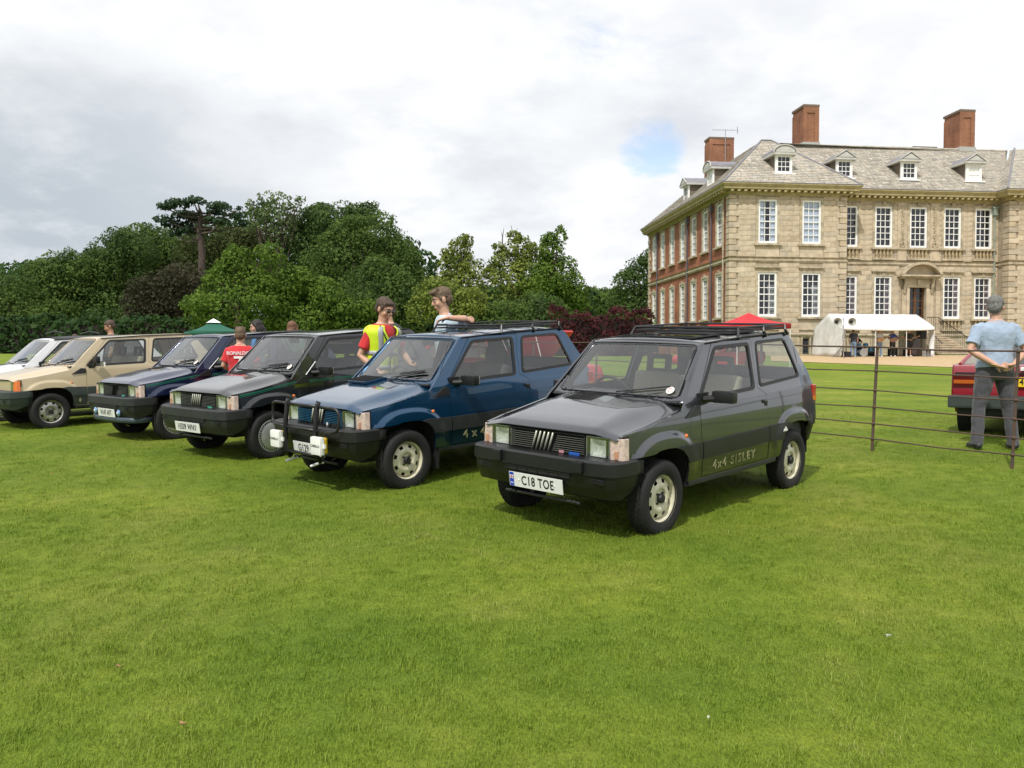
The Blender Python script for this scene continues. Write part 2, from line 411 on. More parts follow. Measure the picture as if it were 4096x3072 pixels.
# real blades of grass near the camera; farther off the lawn's own material takes over
def grass():
    rg = np.random.default_rng(3)
    def tuft(seed, nb, hgt, wid, spread):
        q = np.random.default_rng(seed); b = MB()
        for k in range(nb):
            a = q.uniform(0, 6.28); r = spread*math.sqrt(q.uniform()); x, y = r*math.cos(a), r*math.sin(a)
            h = hgt*q.uniform(.45, 1.15); w = wid*q.uniform(.6, 1.2); d = q.uniform(0, 6.28); l = h*q.uniform(.15, .95)
            dx, dy = math.cos(d), math.sin(d); sx, sy = -dy*w, dx*w
            b.add([(x-sx, y-sy, 0), (x+sx, y+sy, 0), (x+dx*l*.35+sx*.8, y+dy*l*.35+sy*.8, h*.6), (x+dx*l*.35-sx*.8, y+dy*l*.35-sy*.8, h*.6), (x+dx*l, y+dy*l, h)], [(0, 1, 2, 3), (3, 2, 4)])
        return b.mesh('grass_tuft', fix=False)
    gm = bpy.data.materials.new('grass_blade'); gm.use_nodes = True; t = gm.node_tree; b = t.nodes['Principled BSDF']
    b.inputs['Roughness'].default_value = 0.55; b.inputs['Specular IOR Level'].default_value = 0.25
    oi = t.nodes.new('ShaderNodeObjectInfo'); r = t.nodes.new('ShaderNodeValToRGB'); e = r.color_ramp.elements
    e[0].position = 0; e[0].color = (0.1000, 0.1754, 0.0100, 1); e[1].position = 1; e[1].color = (0.33, 0.33, 0.11, 1)
    for p, c in ((.35, (0.1420, 0.2162, 0.0150)), (.7, (0.1850, 0.2489, 0.0260)), (.92, (0.2300, 0.2703, 0.0550))): q = e.new(p); q.color = (*c, 1)
    geo = t.nodes.new('ShaderNodeNewGeometry'); n = t.nodes.new('ShaderNodeTexNoise'); n.inputs['Scale'].default_value = 1.1; n.inputs['Detail'].default_value = 5
    t.links.new(geo.outputs['Position'], n.inputs['Vector'])
    ma = t.nodes.new('ShaderNodeMath'); ma.operation = 'MULTIPLY_ADD'; ma.inputs[1].default_value = 1.6; ma.inputs[2].default_value = -0.80
    t.links.new(n.outputs['Fac'], ma.inputs[0]); ad = t.nodes.new('ShaderNodeMath'); ad.operation = 'ADD'; ad.use_clamp = True
    rm = t.nodes.new('ShaderNodeMath'); rm.operation = 'MULTIPLY_ADD'; rm.inputs[1].default_value = 0.55; rm.inputs[2].default_value = 0.20
    t.links.new(oi.outputs['Random'], rm.inputs[0])
    t.links.new(ma.outputs[0], ad.inputs[0]); t.links.new(rm.outputs[0], ad.inputs[1]); t.links.new(ad.outputs[0], r.inputs[0])
    t.links.new(r.outputs[0], b.inputs['Base Color'])
    coll = bpy.data.collections.new('grass_tufts')
    for k in range(6):
        me = tuft(k, 18, 0.025, 0.0013, 0.05); me.materials.append(gm)
        o = bpy.data.objects.new('grass_tuft', me); coll.objects.link(o)
    for k in range(2):
        me = tuft(20+k, 10, 0.031, 0.0014, 0.05); me.materials.append(gm)
        o = bpy.data.objects.new('grass_tuft', me); coll.objects.link(o)
    P = []
    for y0, y1, dens in ((1.9, 4.2, 560), (4.2, 7.0, 380), (7.0, 10.5, 190), (10.5, 15, 80)):
        w = lambda y: 0.66*y+0.5
        n_ = int((y1-y0)*2*w(y1)*dens); y = rg.uniform(y0, y1, n_); x = rg.uniform(-w(y1), w(y1), n_)
        k = np.abs(x) < 0.66*y+0.5; P.append(np.stack([x[k], y[k]], 1))
    P = np.concatenate(P); z = np.interp(P[:, 1], _PY, _PZ)
    z -= np.where(P[:, 0] < -.5, 0.0135*np.minimum(-P[:, 0]-.5, 8), 0)
    me = bpy.data.meshes.new('grass'); me.from_pydata(np.column_stack([P, z-0.002]).tolist(), [], [])
    o = put('grass', me, gm); o['kind'] = 'stuff'
    ng = bpy.data.node_groups.new('grass_scatter', 'GeometryNodeTree')
    ng.interface.new_socket('Geometry', in_out='INPUT', socket_type='NodeSocketGeometry'); ng.interface.new_socket('Geometry', in_out='OUTPUT', socket_type='NodeSocketGeometry')
    N = ng.nodes; gi = N.new('NodeGroupInput'); go = N.new('NodeGroupOutput'); ip = N.new('GeometryNodeInstanceOnPoints'); ci = N.new('GeometryNodeCollectionInfo')
    ci.inputs['Collection'].default_value = coll; ci.inputs['Separate Children'].default_value = True; ci.inputs['Reset Children'].default_value = True
    ip.inputs['Pick Instance'].default_value = True
    rv = N.new('FunctionNodeRandomValue'); rv.data_type = 'FLOAT_VECTOR'; rv.inputs[0].default_value = (-.12, -.12, 0); rv.inputs[1].default_value = (.12, .12, 6.283)
    rs = N.new('FunctionNodeRandomValue'); rs.data_type = 'FLOAT'; rs.inputs[2].default_value = .6; rs.inputs[3].default_value = 1.25
    L = ng.links; L.new(gi.outputs[0], ip.inputs['Points']); L.new(ci.outputs[0], ip.inputs['Instance']); L.new(rv.outputs[0], ip.inputs['Rotation']); L.new(rs.outputs[1], ip.inputs['Scale']); L.new(ip.outputs[0], go.inputs[0])
    md = o.modifiers.new('scatter', 'NODES'); md.node_group = ng
grass()
# ------------------------------------------------------------------ cars
RUB = mat('black_rubber', (0.012, 0.012, 0.013), 0.55)
TYRE = mat('tyre_rubber', (0.009, 0.009, 0.0095), 0.8, noise_scale=30, noise_amt=0.4, bump=0.3, bump_scale=120)
PLAS = mat('black_plastic', (0.009, 0.0095, 0.010), 0.42, noise_scale=14, noise_amt=0.25, bump=0.08, bump_scale=300)
PLAS2 = mat('dark_grey_plastic', (0.020, 0.022, 0.024), 0.5, noise_scale=10, noise_amt=0.25, bump=0.08, bump_scale=300)
PLAS3 = mat('green_grey_plastic', (0.036, 0.047, 0.044), 0.55, noise_scale=8, noise_amt=0.2)
DARK = mat('dark_inside', (0.010, 0.010, 0.010), 0.9)
BMETAL = mat('black_enamel', (0.010, 0.010, 0.011), 0.42)
GLASS = glass_mat('car_glass', (0.80, 0.84, 0.82), 0.015, 0.05, 1.25)
WGLASS = glass_mat('windscreen_glass', (0.82, 0.86, 0.84), 0.015, 0.08, 1.5)
LENS = glass_mat('lamp_lens', (0.93, 0.95, 0.93), 0.08, 0.10, 1.0)
CHROME = mat('silver_painted_shine', (0.90, 0.91, 0.90), 0.3, metal=0.0, coat=1.0, noise_scale=45, noise_amt=.35, bump=0.4, bump_scale=30)  # matt white carries the bright sky reflection in its colour
CREAM = mat('cream_wheel_paint', (0.62, 0.59, 0.44), 0.4, coat=0.3, noise_scale=18, noise_amt=0.18)
SILV = mat('silver_wheel_paint', (0.42, 0.43, 0.43), 0.38, metal=0.5, noise_scale=18, noise_amt=0.2)
STEELW = mat('bare_wheel_steel', (0.50, 0.49, 0.45), 0.35, metal=0.7, noise_scale=14, noise_amt=0.35)
AMBER = mat('amber_lens', (0.75, 0.16, 0.01), 0.25, coat=1.0)
PINKL = mat('clear_indicator_lens', (0.60, 0.47, 0.42), 0.25, coat=1.0, noise_scale=40, noise_amt=0.3)
REDL = mat('red_lens', (0.45, 0.015, 0.015), 0.2, coat=1.0)
SEATB = mat('beige_seat_cloth', (0.42, 0.38, 0.28), 0.9, noise_scale=60, noise_amt=0.15)
SEATG = mat('grey_seat_cloth', (0.08, 0.08, 0.085), 0.9, noise_scale=60, noise_amt=0.2)
DASH = mat('dashboard_grey', (0.05, 0.05, 0.052), 0.7, noise_scale=30, noise_amt=0.2)
PLATEW = mat('white_plate', (0.72, 0.73, 0.72), 0.35, coat=0.3)
PLATEY = mat('yellow_plate', (0.80, 0.55, 0.02), 0.35, coat=0.3)
LETTER = mat('plate_black', (0.012, 0.012, 0.012), 0.5)
BLUEB = mat('plate_blue', (0.02, 0.06, 0.45), 0.4)
GOLDL = mat('pale_gold_lettering', (0.42, 0.40, 0.20), 0.5)
WHITEP = mat('white_plastic', (0.82, 0.82, 0.80), 0.35, coat=0.2)
BARM = mat('grille_bar_metal', (0.40, 0.41, 0.34), 0.35, metal=0.5)

_yz = np.arange(.15, 1.6, .005); _yy = np.interp(_yz, [.2, .3, .50, .62, .80, .93, .98, 1.38, 1.46], [.700, .712, .722, .722, .708, .690, .672, .566, .53])
_yk = np.exp(-.5*(np.arange(-6, 7)/2.5)**2); _yy = np.convolve(np.pad(_yy, 6, 'edge'), _yk/_yk.sum(), 'valid')
def ysd(z): return float(np.interp(z, _yz, _yy))
def _sm(t): t = max(0, min(1, t)); return t*t*(3-2*t)
ARF, ARR = (-.035, .30), (-2.215, .30)     # wheel-arch centres (x, z)
def arch_pts(cx, rx=.315, top=.638, n=14, z0=.35, x_back=-1, full=True):
    """opening outline from rear foot over the top to the front foot (squarish)"""
    out = []
    for i in range(n+1):
        t = math.pi*(1-i/n); c, s = math.cos(t), math.sin(t); e = 0.72
        out.append((cx+rx*math.copysign(abs(c)**e, c), z0+(top-z0)*abs(s)**e))
    return out
def side_map(x, z, off=0.0):
    y = ysd(z)
    if x > .15: y -= .045*_sm((x-.15)/.33)*(.6+.4*_sm((z-.4)/.15))
    if x < -2.35: y -= .030*_sm((-2.35-x)/.4)
    if x > -.5: y -= .012*_sm((x+.5)/.6)
    for cx, cz in (ARF, ARR):
        if abs(x-cx) < .6 and z < .9:
            r = (abs((x-cx)/.39)**2.6+(max(z-.35, 0)/.365)**2.6)**(1/2.6)
            y += .020*_sm((1.12-r)/.12)*_sm((z-.30)/.15)
    return (x, y+off, z)
def side_nrm(x, z, sgn, e=.011):
    a = Vector(side_map(x-e, z)); b = Vector(side_map(x+e, z)); c = Vector(side_map(x, z-e)); d = Vector(side_map(x, z+e))
    n = (b-a).cross(d-c).normalized()
    if n.y < 0: n = -n
    return Vector((n.x, n.y*sgn, n.z))
def shell(name, sheets, thick):
    """sheets: (verts, faces, side) of side panels; adds a turned-in edge all round, with analytic normals on the skin"""
    V, F, N = [], [], []
    for vs, fs, sg in sheets:
        n0 = len(V); nr = [side_nrm(v[0], v[2], sg) for v in vs]
        V += [tuple(v) for v in vs]; N += [tuple(q) for q in nr]
        cnt = {}; ff = []
        for f in fs:
            a, b, c = (Vector(vs[i]) for i in f)
            if (b-a).cross(c-a).y*sg < 0: f = f[::-1]
            ff.append(f)
            for i in range(3): cnt.setdefault(frozenset((f[i], f[(i+1) % 3])), []).append((f[i], f[(i+1) % 3]))
        F += [tuple(n0+i for i in f) for f in ff]
        if thick:
            for e in cnt.values():
                if len(e) == 1:
                    i, j = e[0]; A, B = Vector(vs[i]), Vector(vs[j]); o = Vector((0, -sg*thick, 0)); m = len(V)
                    V += [tuple(A), tuple(B), tuple(B+o), tuple(A+o)]; q = (B-A).cross(o); q = -q.normalized() if q.length else Vector((0, 0, 1))
                    if (q.cross(B-A)).dot(o) < 0: pass
                    N += [tuple(q)]*4; F.append((m+1, m, m+3, m+2))
    me = bpy.data.meshes.new(name); me.from_pydata(V, [], F); me.polygons.foreach_set('use_smooth', [True]*len(F)); me.update()
    me.normals_split_custom_set_from_vertices(N); return me
def sidepart(name, outline, holes, m, car, sgn, off=0.0, step=0.06, thick=0.02, lines=(), extra=(), smooth=30):
    vs, fs = cdt_panel(outline, holes, lambda x, z: side_map(x, z, off), step, lines, extra)
    return put(name, shell(name, [([(v[0], v[1]*sgn, v[2]) for v in vs], fs, sgn)], thick), m, car)

DOOR = [(-.535, .355), (-.535, .955), (-.925, 1.388), (-1.612, 1.402), (-1.565, 1.20), (-1.545, .985), (-1.665, .925), (-1.675, .36)]
DGLASS = [(-.565, .962), (-.955, 1.345), (-1.535, 1.362), (-1.478, .992)]
QGLASS = [(-1.60, 1.002), (-1.690, 1.372), (-2.262, 1.388), (-2.415, 1.045)]
def shrink(poly, d):
    n = len(poly); A = sum(poly[i][0]*poly[(i+1) % n][1]-poly[(i+1) % n][0]*poly[i][1] for i in range(n)); s = 1 if A > 0 else -1
    out = []
    for i in range(n):
        p0, p1, p2 = Vector(poly[i-1]), Vector(poly[i]), Vector(poly[(i+1) % n])
        e1 = (p1-p0).normalized(); e2 = (p2-p1).normalized()
        n1 = Vector((-e1.y, e1.x))*s; n2 = Vector((-e2.y, e2.x))*s
        k = (n1+n2); k = k/max(.3, k.dot(n1)); out.append(tuple(p1+k*d))
    return out

def wheel(car, x, y, sgn, kind, steer=0.0, r=0.282, z=0.268):
    w = bpy.data.objects.new('wheel', None); C.objects.link(w); w.parent = car
    w.location = (x, y*sgn, z); w.rotation_euler = (0, 0, steer+(0 if sgn > 0 else math.pi))
    key = ('wheel', kind)
    if key not in MESHES:
        W = .078; t = MB(); rr = .178
        prof = [(rr-.004, .058), (rr+.012, .070), (.225, W), (.258, W-.002), (.272, W-.012), (r, W-.026), (r+.0015, .02), (r+.0015, -.02), (r, -W+.026), (.272, -W+.012), (.25, -W), (rr, -.065)]
        t.lathe(prof, axis='y', n=56)
        for k in range(44):      # tread blocks
            a = 2*math.pi*k/44
            for q, (s0, s1) in enumerate(((-.052, -.028), (-.022, 0.0), (.004, .026), (.032, .054))):
                aa = a+(.07 if q % 2 else 0); m3 = Matrix.Rotation(-aa, 3, 'Y')
                t.box(m3 @ Vector((r-.0005, (s0+s1)/2, 0)), (.010, s1-s0, .030), m3)
        tyre = t.mesh('tyre', True, 40)
        b = MB()
        if kind in ('cream', 'steel'):
            outer = [(.182, .066), (.184, .060), (.176, .052), (.166, .046), (.160, .010), (.158, -.05)]
            b.lathe(outer, axis='y', n=64)
            disc = [(.160, .012), (.150, .022), (.146, .030), (.118, .038), (.108, .046), (.090, .050), (.074, .046), (.066, .034), (.050, .030), (.034, .034), (.0, .036)]
            b.lathe(disc, axis='y', n=64, skip=lambda i, j: i == 2 and (j % 8) in (2, 3, 4))
        elif kind == 'trim':
            b.lathe([(.184, .058), (.186, .066), (.180, .070), (.172, .068), (.150, .074), (.146, .076), (.10, .084), (.05, .088), (0, .089)], axis='y', n=144,
                    skip=lambda i, j: i == 3 and (j % 4) in (1, 2))
        rim = b.mesh('rim', True, 30)
        d = MB().lathe([(.165, -.06), (.165, .0), (0, .0)], axis='y', n=24).mesh('wheel_well')
        h = MB()
        if kind in ('cream', 'steel'):
            h.lathe([(.036, .030), (.035, .058), (.030, .066), (0, .068)], axis='y', n=20)
            for k in range(4):
                a = math.pi/4+k*math.pi/2; h.cyl((.049*math.cos(a), .026, .049*math.sin(a)), (.049*math.cos(a), .046, .049*math.sin(a)), .0085, 6)
        else:
            for k in range(4):
                a = math.pi/4+k*math.pi/2; h.ball((.052*math.cos(a), .083, .052*math.sin(a)), (.016, .006, .016), 12, 6)
        hub = h.mesh('hub', True, 40)
        MESHES[key] = (tyre, rim, d, hub)
    tyre, rim, d, hub = MESHES[key]
    put('tyre', tyre, TYRE, w); put('rim', rim, {'cream': CREAM, 'steel': STEELW, 'trim': SILV}[kind], w)
    put('brake_drum', d, DARK, w); put('hub', hub, RUB if kind != 'trim' else DARK, w)
    return w
MESHES = {}

def plate(car, mtx, s, m=None, band=False, W=.52, H=.111, sx=.78, name='number_plate', size=.098):
    p = MB().box((0, 0, 0), (W, H, .006), bev=.002).build(name, m or PLATEW, car); p.matrix_local = mtx
    x0 = .02 if band else 0
    text('lettering', s, size, LETTER, p, Matrix.Translation((x0, -.002, .0042)), .0008, .0012, sx=sx, space=1.08)
    for q in (-1, 1): MB().cyl((q*W*.335+x0*.5, 0.0, .003), (q*W*.335+x0*.5, 0.0, .0075), .006, 8).build('screw', WHITEP, p)
    if band:
        bb = MB().box((-W/2+.026, 0, .0036), (.042, H-.006, .0012)).build('country_band', BLUEB, p)
        f = MB(); f.box((0, .0, .0012), (.034, .026, .0008)); fw = f.build('flag', WHITEP, bb, loc=(-W/2+.026, .018, .0036))
        f = MB(); f.box((-W/2+.026, .018, .0056), (.006, .026, .0006)); f.box((-W/2+.026, .018, .0057), (.034, .006, .0006)); f.build('flag_cross', REDL, bb)
        text('country_letters', 'ENG', .016, WHITEP, bb, Matrix.Translation((-W/2+.026, -.03, .0046)), .0004)
    return p

def build_car(spec):
    n = gn(spec['x'], spec['y']); hd = spec['h']
    f = Vector((math.cos(hd), math.sin(hd), 0)); f = (f-n*f.dot(n)).normalized(); l = n.cross(f)
    M = Matrix((f, l, n)).transposed().to_4x4(); M.translation = (spec['x'], spec['y'], gz(spec['x'], spec['y'])+spec.get('dz', -.014))
    car = thing('parked_car', spec['label'], 'car', mtx=M, group='small boxy hatchbacks parked in a row on the lawn')
    PA = spec['paint']; LOW = spec.get('low', PA); BND = spec.get('band', PLAS); BUM = spec.get('bumper', PLAS)
    bodyM = MB  # ---------------------------------------------------- body sides with window and arch openings
    archF = arch_pts(ARF[0], .30, .638); archR = arch_pts(ARR[0], .325, .640)
    sil = [(.455, .600), (.458, .768), (.15, .815), (-.30, .897), (-.345, .945), (-.80, 1.388), (-1.51, 1.420), (-2.34, 1.442), (-2.42, 1.412), (-2.575, 1.205), (-2.695, 1.07),
           (-2.742, .94), (-2.757, .70), (-2.757, .60)]
    ra = [p for p in archR if True]
    sil += [(ra[0][0]-.0, .60)] if False else []
    # under the rear bumper the body stops at z .60; then the rear arch, the sill and the front arch
    rear_pts = [p for p in archR if not (p[0] < ARR[0] and p[1] < .60)]
    front_pts = [p for p in archF if not (p[0] > ARF[0] and p[1] < .60)]
    sil2 = sil+rear_pts+[(-1.85, .345), (-.36, .345)]+front_pts
    ex = []
    for cx in (ARF[0], ARR[0]):
        for rr in (.985, 1.0, 1.02, 1.04, 1.06, 1.08, 1.10, 1.12, 1.14):
            for k in range(61):
                t = math.pi*k/60; c, s = math.cos(t), math.sin(t); e = 2/2.6
                x = cx+.39*rr*math.copysign(abs(c)**e, c); z = .35+.365*rr*abs(s)**e
                if z > .63 and -2.7 < x < .44: ex.append((x, z))
    dh = shrink(DOOR, -.005)
    qh = rounded(QGLASS, .05)
    parts = []
    for sg in (1, -1):
        vs, fs = cdt_panel(sil2, [dh, qh], side_map, .055, (.80, .93, .955, .98), ex)
        parts.append(([(v[0], v[1]*sg, v[2]) for v in vs], fs))
    body = put('body', shell('body', [(v, f, sg) for (v, f), sg in zip(parts, (1, -1))], .022), PA, car)
    # roof
    def roof(u, v):
        x = -.80-1.60*u; y0 = np.interp(x, [-2.4, -1.5, -.8], [.537, .552, .563]); t = 2*v-1
        ze = np.interp(x, [-2.40, -2.34, -1.51, -.80], [1.430, 1.442, 1.420, 1.388])
        return (x, y0*t, ze+.028*(1-abs(t)**2.4)-.006*_sm((u-.95)/.05)-(.010*_sm((.04-u)/.04)))
    rb = MB().grid(roof, 22, 18)
    # windscreen surround: painted header and pillars in the plane of the screen
    rb.build('roof', PA, car, True, solid=.02) if False else put('roof', rb.mesh('roof', True), PA, car, solid=.02)
    O0, O1 = Vector((-.345, 0, .938)), Vector((-.795, 0, 1.386))      # outer plane line
    def scr(u, v):      # u: -1..1 half width fraction in metres directly ; v: 0 base .. 1 top, small forward bow
        p = O0.lerp(O1, v); hw = .668+(.560-.668)*v
        return Vector((p.x-.055*(u/hw)**2*1.0-.0+.045, u, p.z+.012*(1-(u/hw)**2)*v))
    g0 = [(-.575, .115), (-.505, .935), (.505, .935), (.575, .115)]
    outer = [(-.668, 0), (-.560, 1), (.560, 1), (.668, 0)]
    gl = rounded(g0, .05)
    def pan(outl, hol, off, name, m, par, step=.07, th=0, smooth=40):
        nrm = Vector((O1.z-O0.z, 0, O0.x-O1.x)).normalized()
        vs, fs = cdt_panel(outl, hol, lambda u, v: scr(u, v)+nrm*off, step)
        q = MB().add(vs, fs).mesh(name, True, smooth)
        bm = bmesh.new(); bm.from_mesh(q)
        if sum(fc.normal.x for fc in bm.faces) < 0: bmesh.ops.reverse_faces(bm, faces=bm.faces)
        bm.to_mesh(q); bm.free(); return put(name, q, m, par, solid=th)
    pan(outer, [gl], 0, 'windscreen_surround', PA, car, .07, .02)
    def grow(poly, dx, dy): 
        cy = sum(p[1] for p in poly)/len(poly); return [(p[0]+math.copysign(dx, p[0]), p[1]+math.copysign(dy, p[1]-cy)) for p in poly]
    seal = pan(rounded(grow(g0, .018, .035), .05), [rounded(grow(g0, -.012, -.022), .05)], .006, 'windscreen_seal', RUB, car, .07, .008)
    ws = pan(rounded(grow(g0, .004, .006), .05), [], -.004, 'windscreen', WGLASS, car, .12)
    # tax disc / sticker inside the lower corner of the screen
    if spec.get('disc'):
        nrm = Vector((O1.z-O0.z, 0, O0.x-O1.x)).normalized(); c = scr(.50, .19)+nrm*.006
        fr = frame(c, (0, 1, 0), (-1, 0, 1))
        d = MB().lathe([(.0, .002), (.034, .002), (.036, 0)], n=20).build('tax_disc', WHITEP, ws); d.matrix_local = fr
        dd = MB().lathe([(.016, .0028), (.022, .0028)], n=20).build('disc_ring', REDL, ws); dd.matrix_local = fr
    # bonnet
    def bon(u, v):
        x = .478-.905*u; t = 2*v-1; a = abs(t)
        hw = np.interp(x, [-.43, -.30, .15, .48], [.640, .652, .655, .640])
        ze = np.interp(x, [-.43, -.30, .15, .40, .478], [.925, .905, .822, .786, .776]); zc = np.interp(x, [-.43, .0, .40, .46, .478], [.972, .908, .824, .806, .796])
        k = _sm((.93-a)/.25) if a > .68 else 1; k = k*.88+.12*(1-a**2)
        z = ze+(zc-ze)*k; x2 = x
        if a > .97: z -= .010
        y = hw*t
        # raised centre panel
        yc = .40+.10*(1-u); z += .010*_sm((yc-abs(y))/.05)*_sm(u*6)
        if u < .02: x2 = .486; z -= .022
        return (x2+.018*(1-t*t)*(1-u), y, z)
    bb_ = MB()
    us = [0, .004, .03, .07]+[.07+.93*i/14 for i in range(1, 15)]; vs_ = [0, .012]+[.012+.976*i/30 for i in range(1, 31)]+[1.0]
    bb_.grid(lambda i, j: bon(us[int(round(i*(len(us)-1)))], vs_[int(round(j*(len(vs_)-1)))]), len(us)-1, len(vs_)-1)
    q = bb_.mesh('bonnet', True, 40)
    bm = bmesh.new(); bm.from_mesh(q)
    if sum(fc.normal.z for fc in bm.faces) < 0: bmesh.ops.reverse_faces(bm, faces=bm.faces)
    bm.to_mesh(q); bm.free()
    bonnet = put('bonnet', q, spec.get('bonnet', PA), car, solid=.015)
    def bz(x, y):
        hw = np.interp(x, [-.43, -.30, .15, .48], [.640, .652, .655, .640]); return Vector(bon((.478-x)/.905, (y/hw+1)/2))
    # bonnet vent
    vx = (-.33, -.12); vy = (-.33, -.04)
    if spec.get('vent', 'flat') == 'flat':
        v_ = MB()
        for k in range(9):
            x = vx[0]+(vx[1]-vx[0])*k/8; p0 = bz(x, vy[0]); p1 = bz(x, vy[1])
            v_.tube([p0+Vector((0, 0, .003)), p1+Vector((0, 0, .003))], (.004, .0025), 4)
        v_.build('bonnet_vent', DARK, bonnet)
    else:
        v_ = MB(); z0 = bz(-.2, -.2).z
        v_.prism([(-.36, z0+.022), (-.10, z0-.012), (-.08, z0+.016), (-.34, z0+.052)], lambda x, z: (x, -.37, z), lambda x, z: (x, -.05, z))
        s_ = v_.build('bonnet_scoop', PA, bonnet, bevel=.006)
        v_ = MB()
        for k in range(10):
            y = -.36+.30*k/9; v_.box((-.20, y, z0+.037), (.22, .010, .008), (0, .13, 0))
        v_.build('scoop_slats', DARK, s_)
    # scuttle panel, vents, wipers
    sc = MB(); sc.grid(lambda u, v: (-.435-.03*u+.0, (v*2-1)*.645, .930+.030*(1-(2*v-1)**2)+.0*u), 2, 12); sc.build('scuttle', PLAS, car, True)
    for sy in (1, -1):
        v_ = MB()
        for k in range(6): v_.box((-.375+.0*k, sy*(.43+.034*k), .965-.004*k), (.085, .012, .012), (0, .35, 0))
        v_.box((-.375, sy*.515, .955), (.10, .21, .012), (0, .35, 0)); v_.build('scuttle_vent', RUB, car)
    nrm = Vector((O1.z-O0.z, 0, O0.x-O1.x)).normalized()
    wp = MB(); a0 = scr(-.02, -.03)+nrm*.02; a1 = scr(.22, .12)+nrm*.035; a2 = scr(.42, .20)+nrm*.03
    wp.tube([a0, a1, a2], [.008, .006, .004], 6); wp.tube([scr(.04, .10)+nrm*.016, scr(.49, .24)+nrm*.016], .006, 4)
    if spec.get('wiper2', True):
        for dv in (.0, .014, .028): wp.tube([scr(.16, .155+dv)+nrm*.028, scr(.47, .235+dv)+nrm*.028], .004, 4)
    wp.cyl(a0-nrm*.03, a0+nrm*.01, .014, 8)
    wp.build('wiper', RUB, car, True, 40)
    # ---------------------------------------------------- doors, glass
    for sg in (1, -1):
        d = sidepart('door', DOOR, [rounded(DGLASS, .04)], PA, car, sg, .001, .055, .03, (.80, .93, .955, .98))
        fr_ = sidepart('window_frame', rounded(shrink(DGLASS, -.018), .05), [rounded(shrink(DGLASS, .012), .03)], RUB, d, sg, .006, .07, .010)
        gl_ = sidepart('door_glass', rounded(shrink(DGLASS, .003), .04), [], GLASS, d, sg, -.006, .15, 0)
        sidepart('quarter_seal', rounded(shrink(QGLASS, -.014), .06), [rounded(shrink(QGLASS, .012), .04)], RUB, body, sg, .005, .07, .008)
        sidepart('quarter_glass', rounded(shrink(QGLASS, .003), .045), [], GLASS, body, sg, -.004, .15, 0)
        # protective band along the side, door and rear panel
        def ax(cx, rx, top, z, s_): s3 = min(1, ((z-.35)/(top-.35)))**(1/.72); return cx+s_*rx*math.sqrt(max(0, 1-s3*s3))**.72
        eF = [(ax(ARF[0], .30, .638, z, -1)+.012, z) for z in (.352, .40, .45, .498, .55, .60, .625)]; eR = [(ax(ARR[0], .325, .640, z, 1)-.012, z) for z in (.355, .40, .45, .50, .55, .60, .63)]
        for nm, ol, par in (('side_cladding', eF[3:]+[(-.24, .640), (-.528, .628), (-.528, .500)], body), ('door_cladding', [(-.542, .495), (-1.668, .505), (-1.668, .642), (-.542, .628)], d),
                            ('side_cladding', [(-1.682, .505)]+eR[3:]+[(-2.03, .648), (-1.682, .642)], body)):
            sidepart(nm, ol, [], BND, par, sg, .014, .08, .02)
        if LOW is not PA:
            sidepart('lower_door', [(-.545, .362), (-1.665, .366), (-1.665, .497), (-.545, .490)], [], LOW, d, sg, .004, .1, .006)
            sidepart('lower_wing', eF[:4]+[(-.528, .496), (-.528, .352)], [], LOW, body, sg, .004, .1, .006)
            sidepart('lower_panel', [(-1.682, .355)]+eR[:4]+[(-1.682, .500)], [], LOW, body, sg, .004, .1, .006)
        # sill under the door
        s_ = MB(); s_.bb(-1.86, -.36, sg*.66, sg*.712, .30, .345); s_.build('sill', PLAS2, car, bevel=.01)
        # lock, handle recess, waist crease highlight
        hd_ = MB(); y = side_map(-1.60, .865)[1]; hd_.cyl((-1.60, sg*(y-.002), .865), (-1.60, sg*(y+.014), .865), .016, 12)
        hd_.box((-1.645, sg*(y+.003), .845), (.05, .014, .045)); hd_.build('door_handle', PLAS if spec.get('dark_lock', 1) else CHROME, d, bevel=.003)
        # black triangle at the foot of the pillar
        t_ = MB(); t_.prism([(-.315, .832), (-.528, .842), (-.528, .915), (-.46, .922)], lambda x, z: (x, sg*(ysd(z)-.004), z), lambda x, z: (x, sg*(ysd(z)+.014), z)); t_.build('wing_vent', PLAS, car, bevel=.004)
        r_ = MB(); y = side_map(-.31, .70)[1]; r_.ball((-.31, sg*y, .70), (.020, .012, .018), 12, 8); r_.build('side_repeater', AMBER, car, True)
        # door mirror
        if not (spec.get('no_far_mirror') and sg < 0):
            mm = MB()
            if spec.get('round_mirror'):
                mm.box((-.66, sg*.80, 1.045), (.07, .15, .12), bev=.03); mm.tube([(-.62, sg*.68, .94), (-.64, sg*.75, .955), (-.66, sg*.78, 1.0)], .016, 8); mm.box((-.625, sg*.685, .945), (.10, .03, .05), bev=.01)
            else:
                mm.box((-.70, sg*.815, .975), (.085, .185, .095), (0, 0, sg*.10), bev=.022); mm.tube([(-.60, sg*.675, .955), (-.65, sg*.72, .958), (-.70, sg*.76, .965)], [.03, .026, .03], 8); mm.box((-.615, sg*.678, .972), (.13, .022, .075), bev=.008)
            mr = mm.build('mirror', PLAS, d, True, 40)
            MB().box((-.748, sg*.82, .976), (.004, .15, .07), (0, 0, sg*.10)).build('mirror_glass', CHROME, mr)
        # drip rail
        p_ = [(-.385, sg*(ysd(.985)+.0), .985), (-.80, sg*.574, 1.392), (-1.51, sg*.562, 1.428), (-2.34, sg*.544, 1.450)]
        MB().tube([(-.83, sg*.570, 1.388)]+p_[2:], .008, 6).build('drip_rail', RUB, car, True)
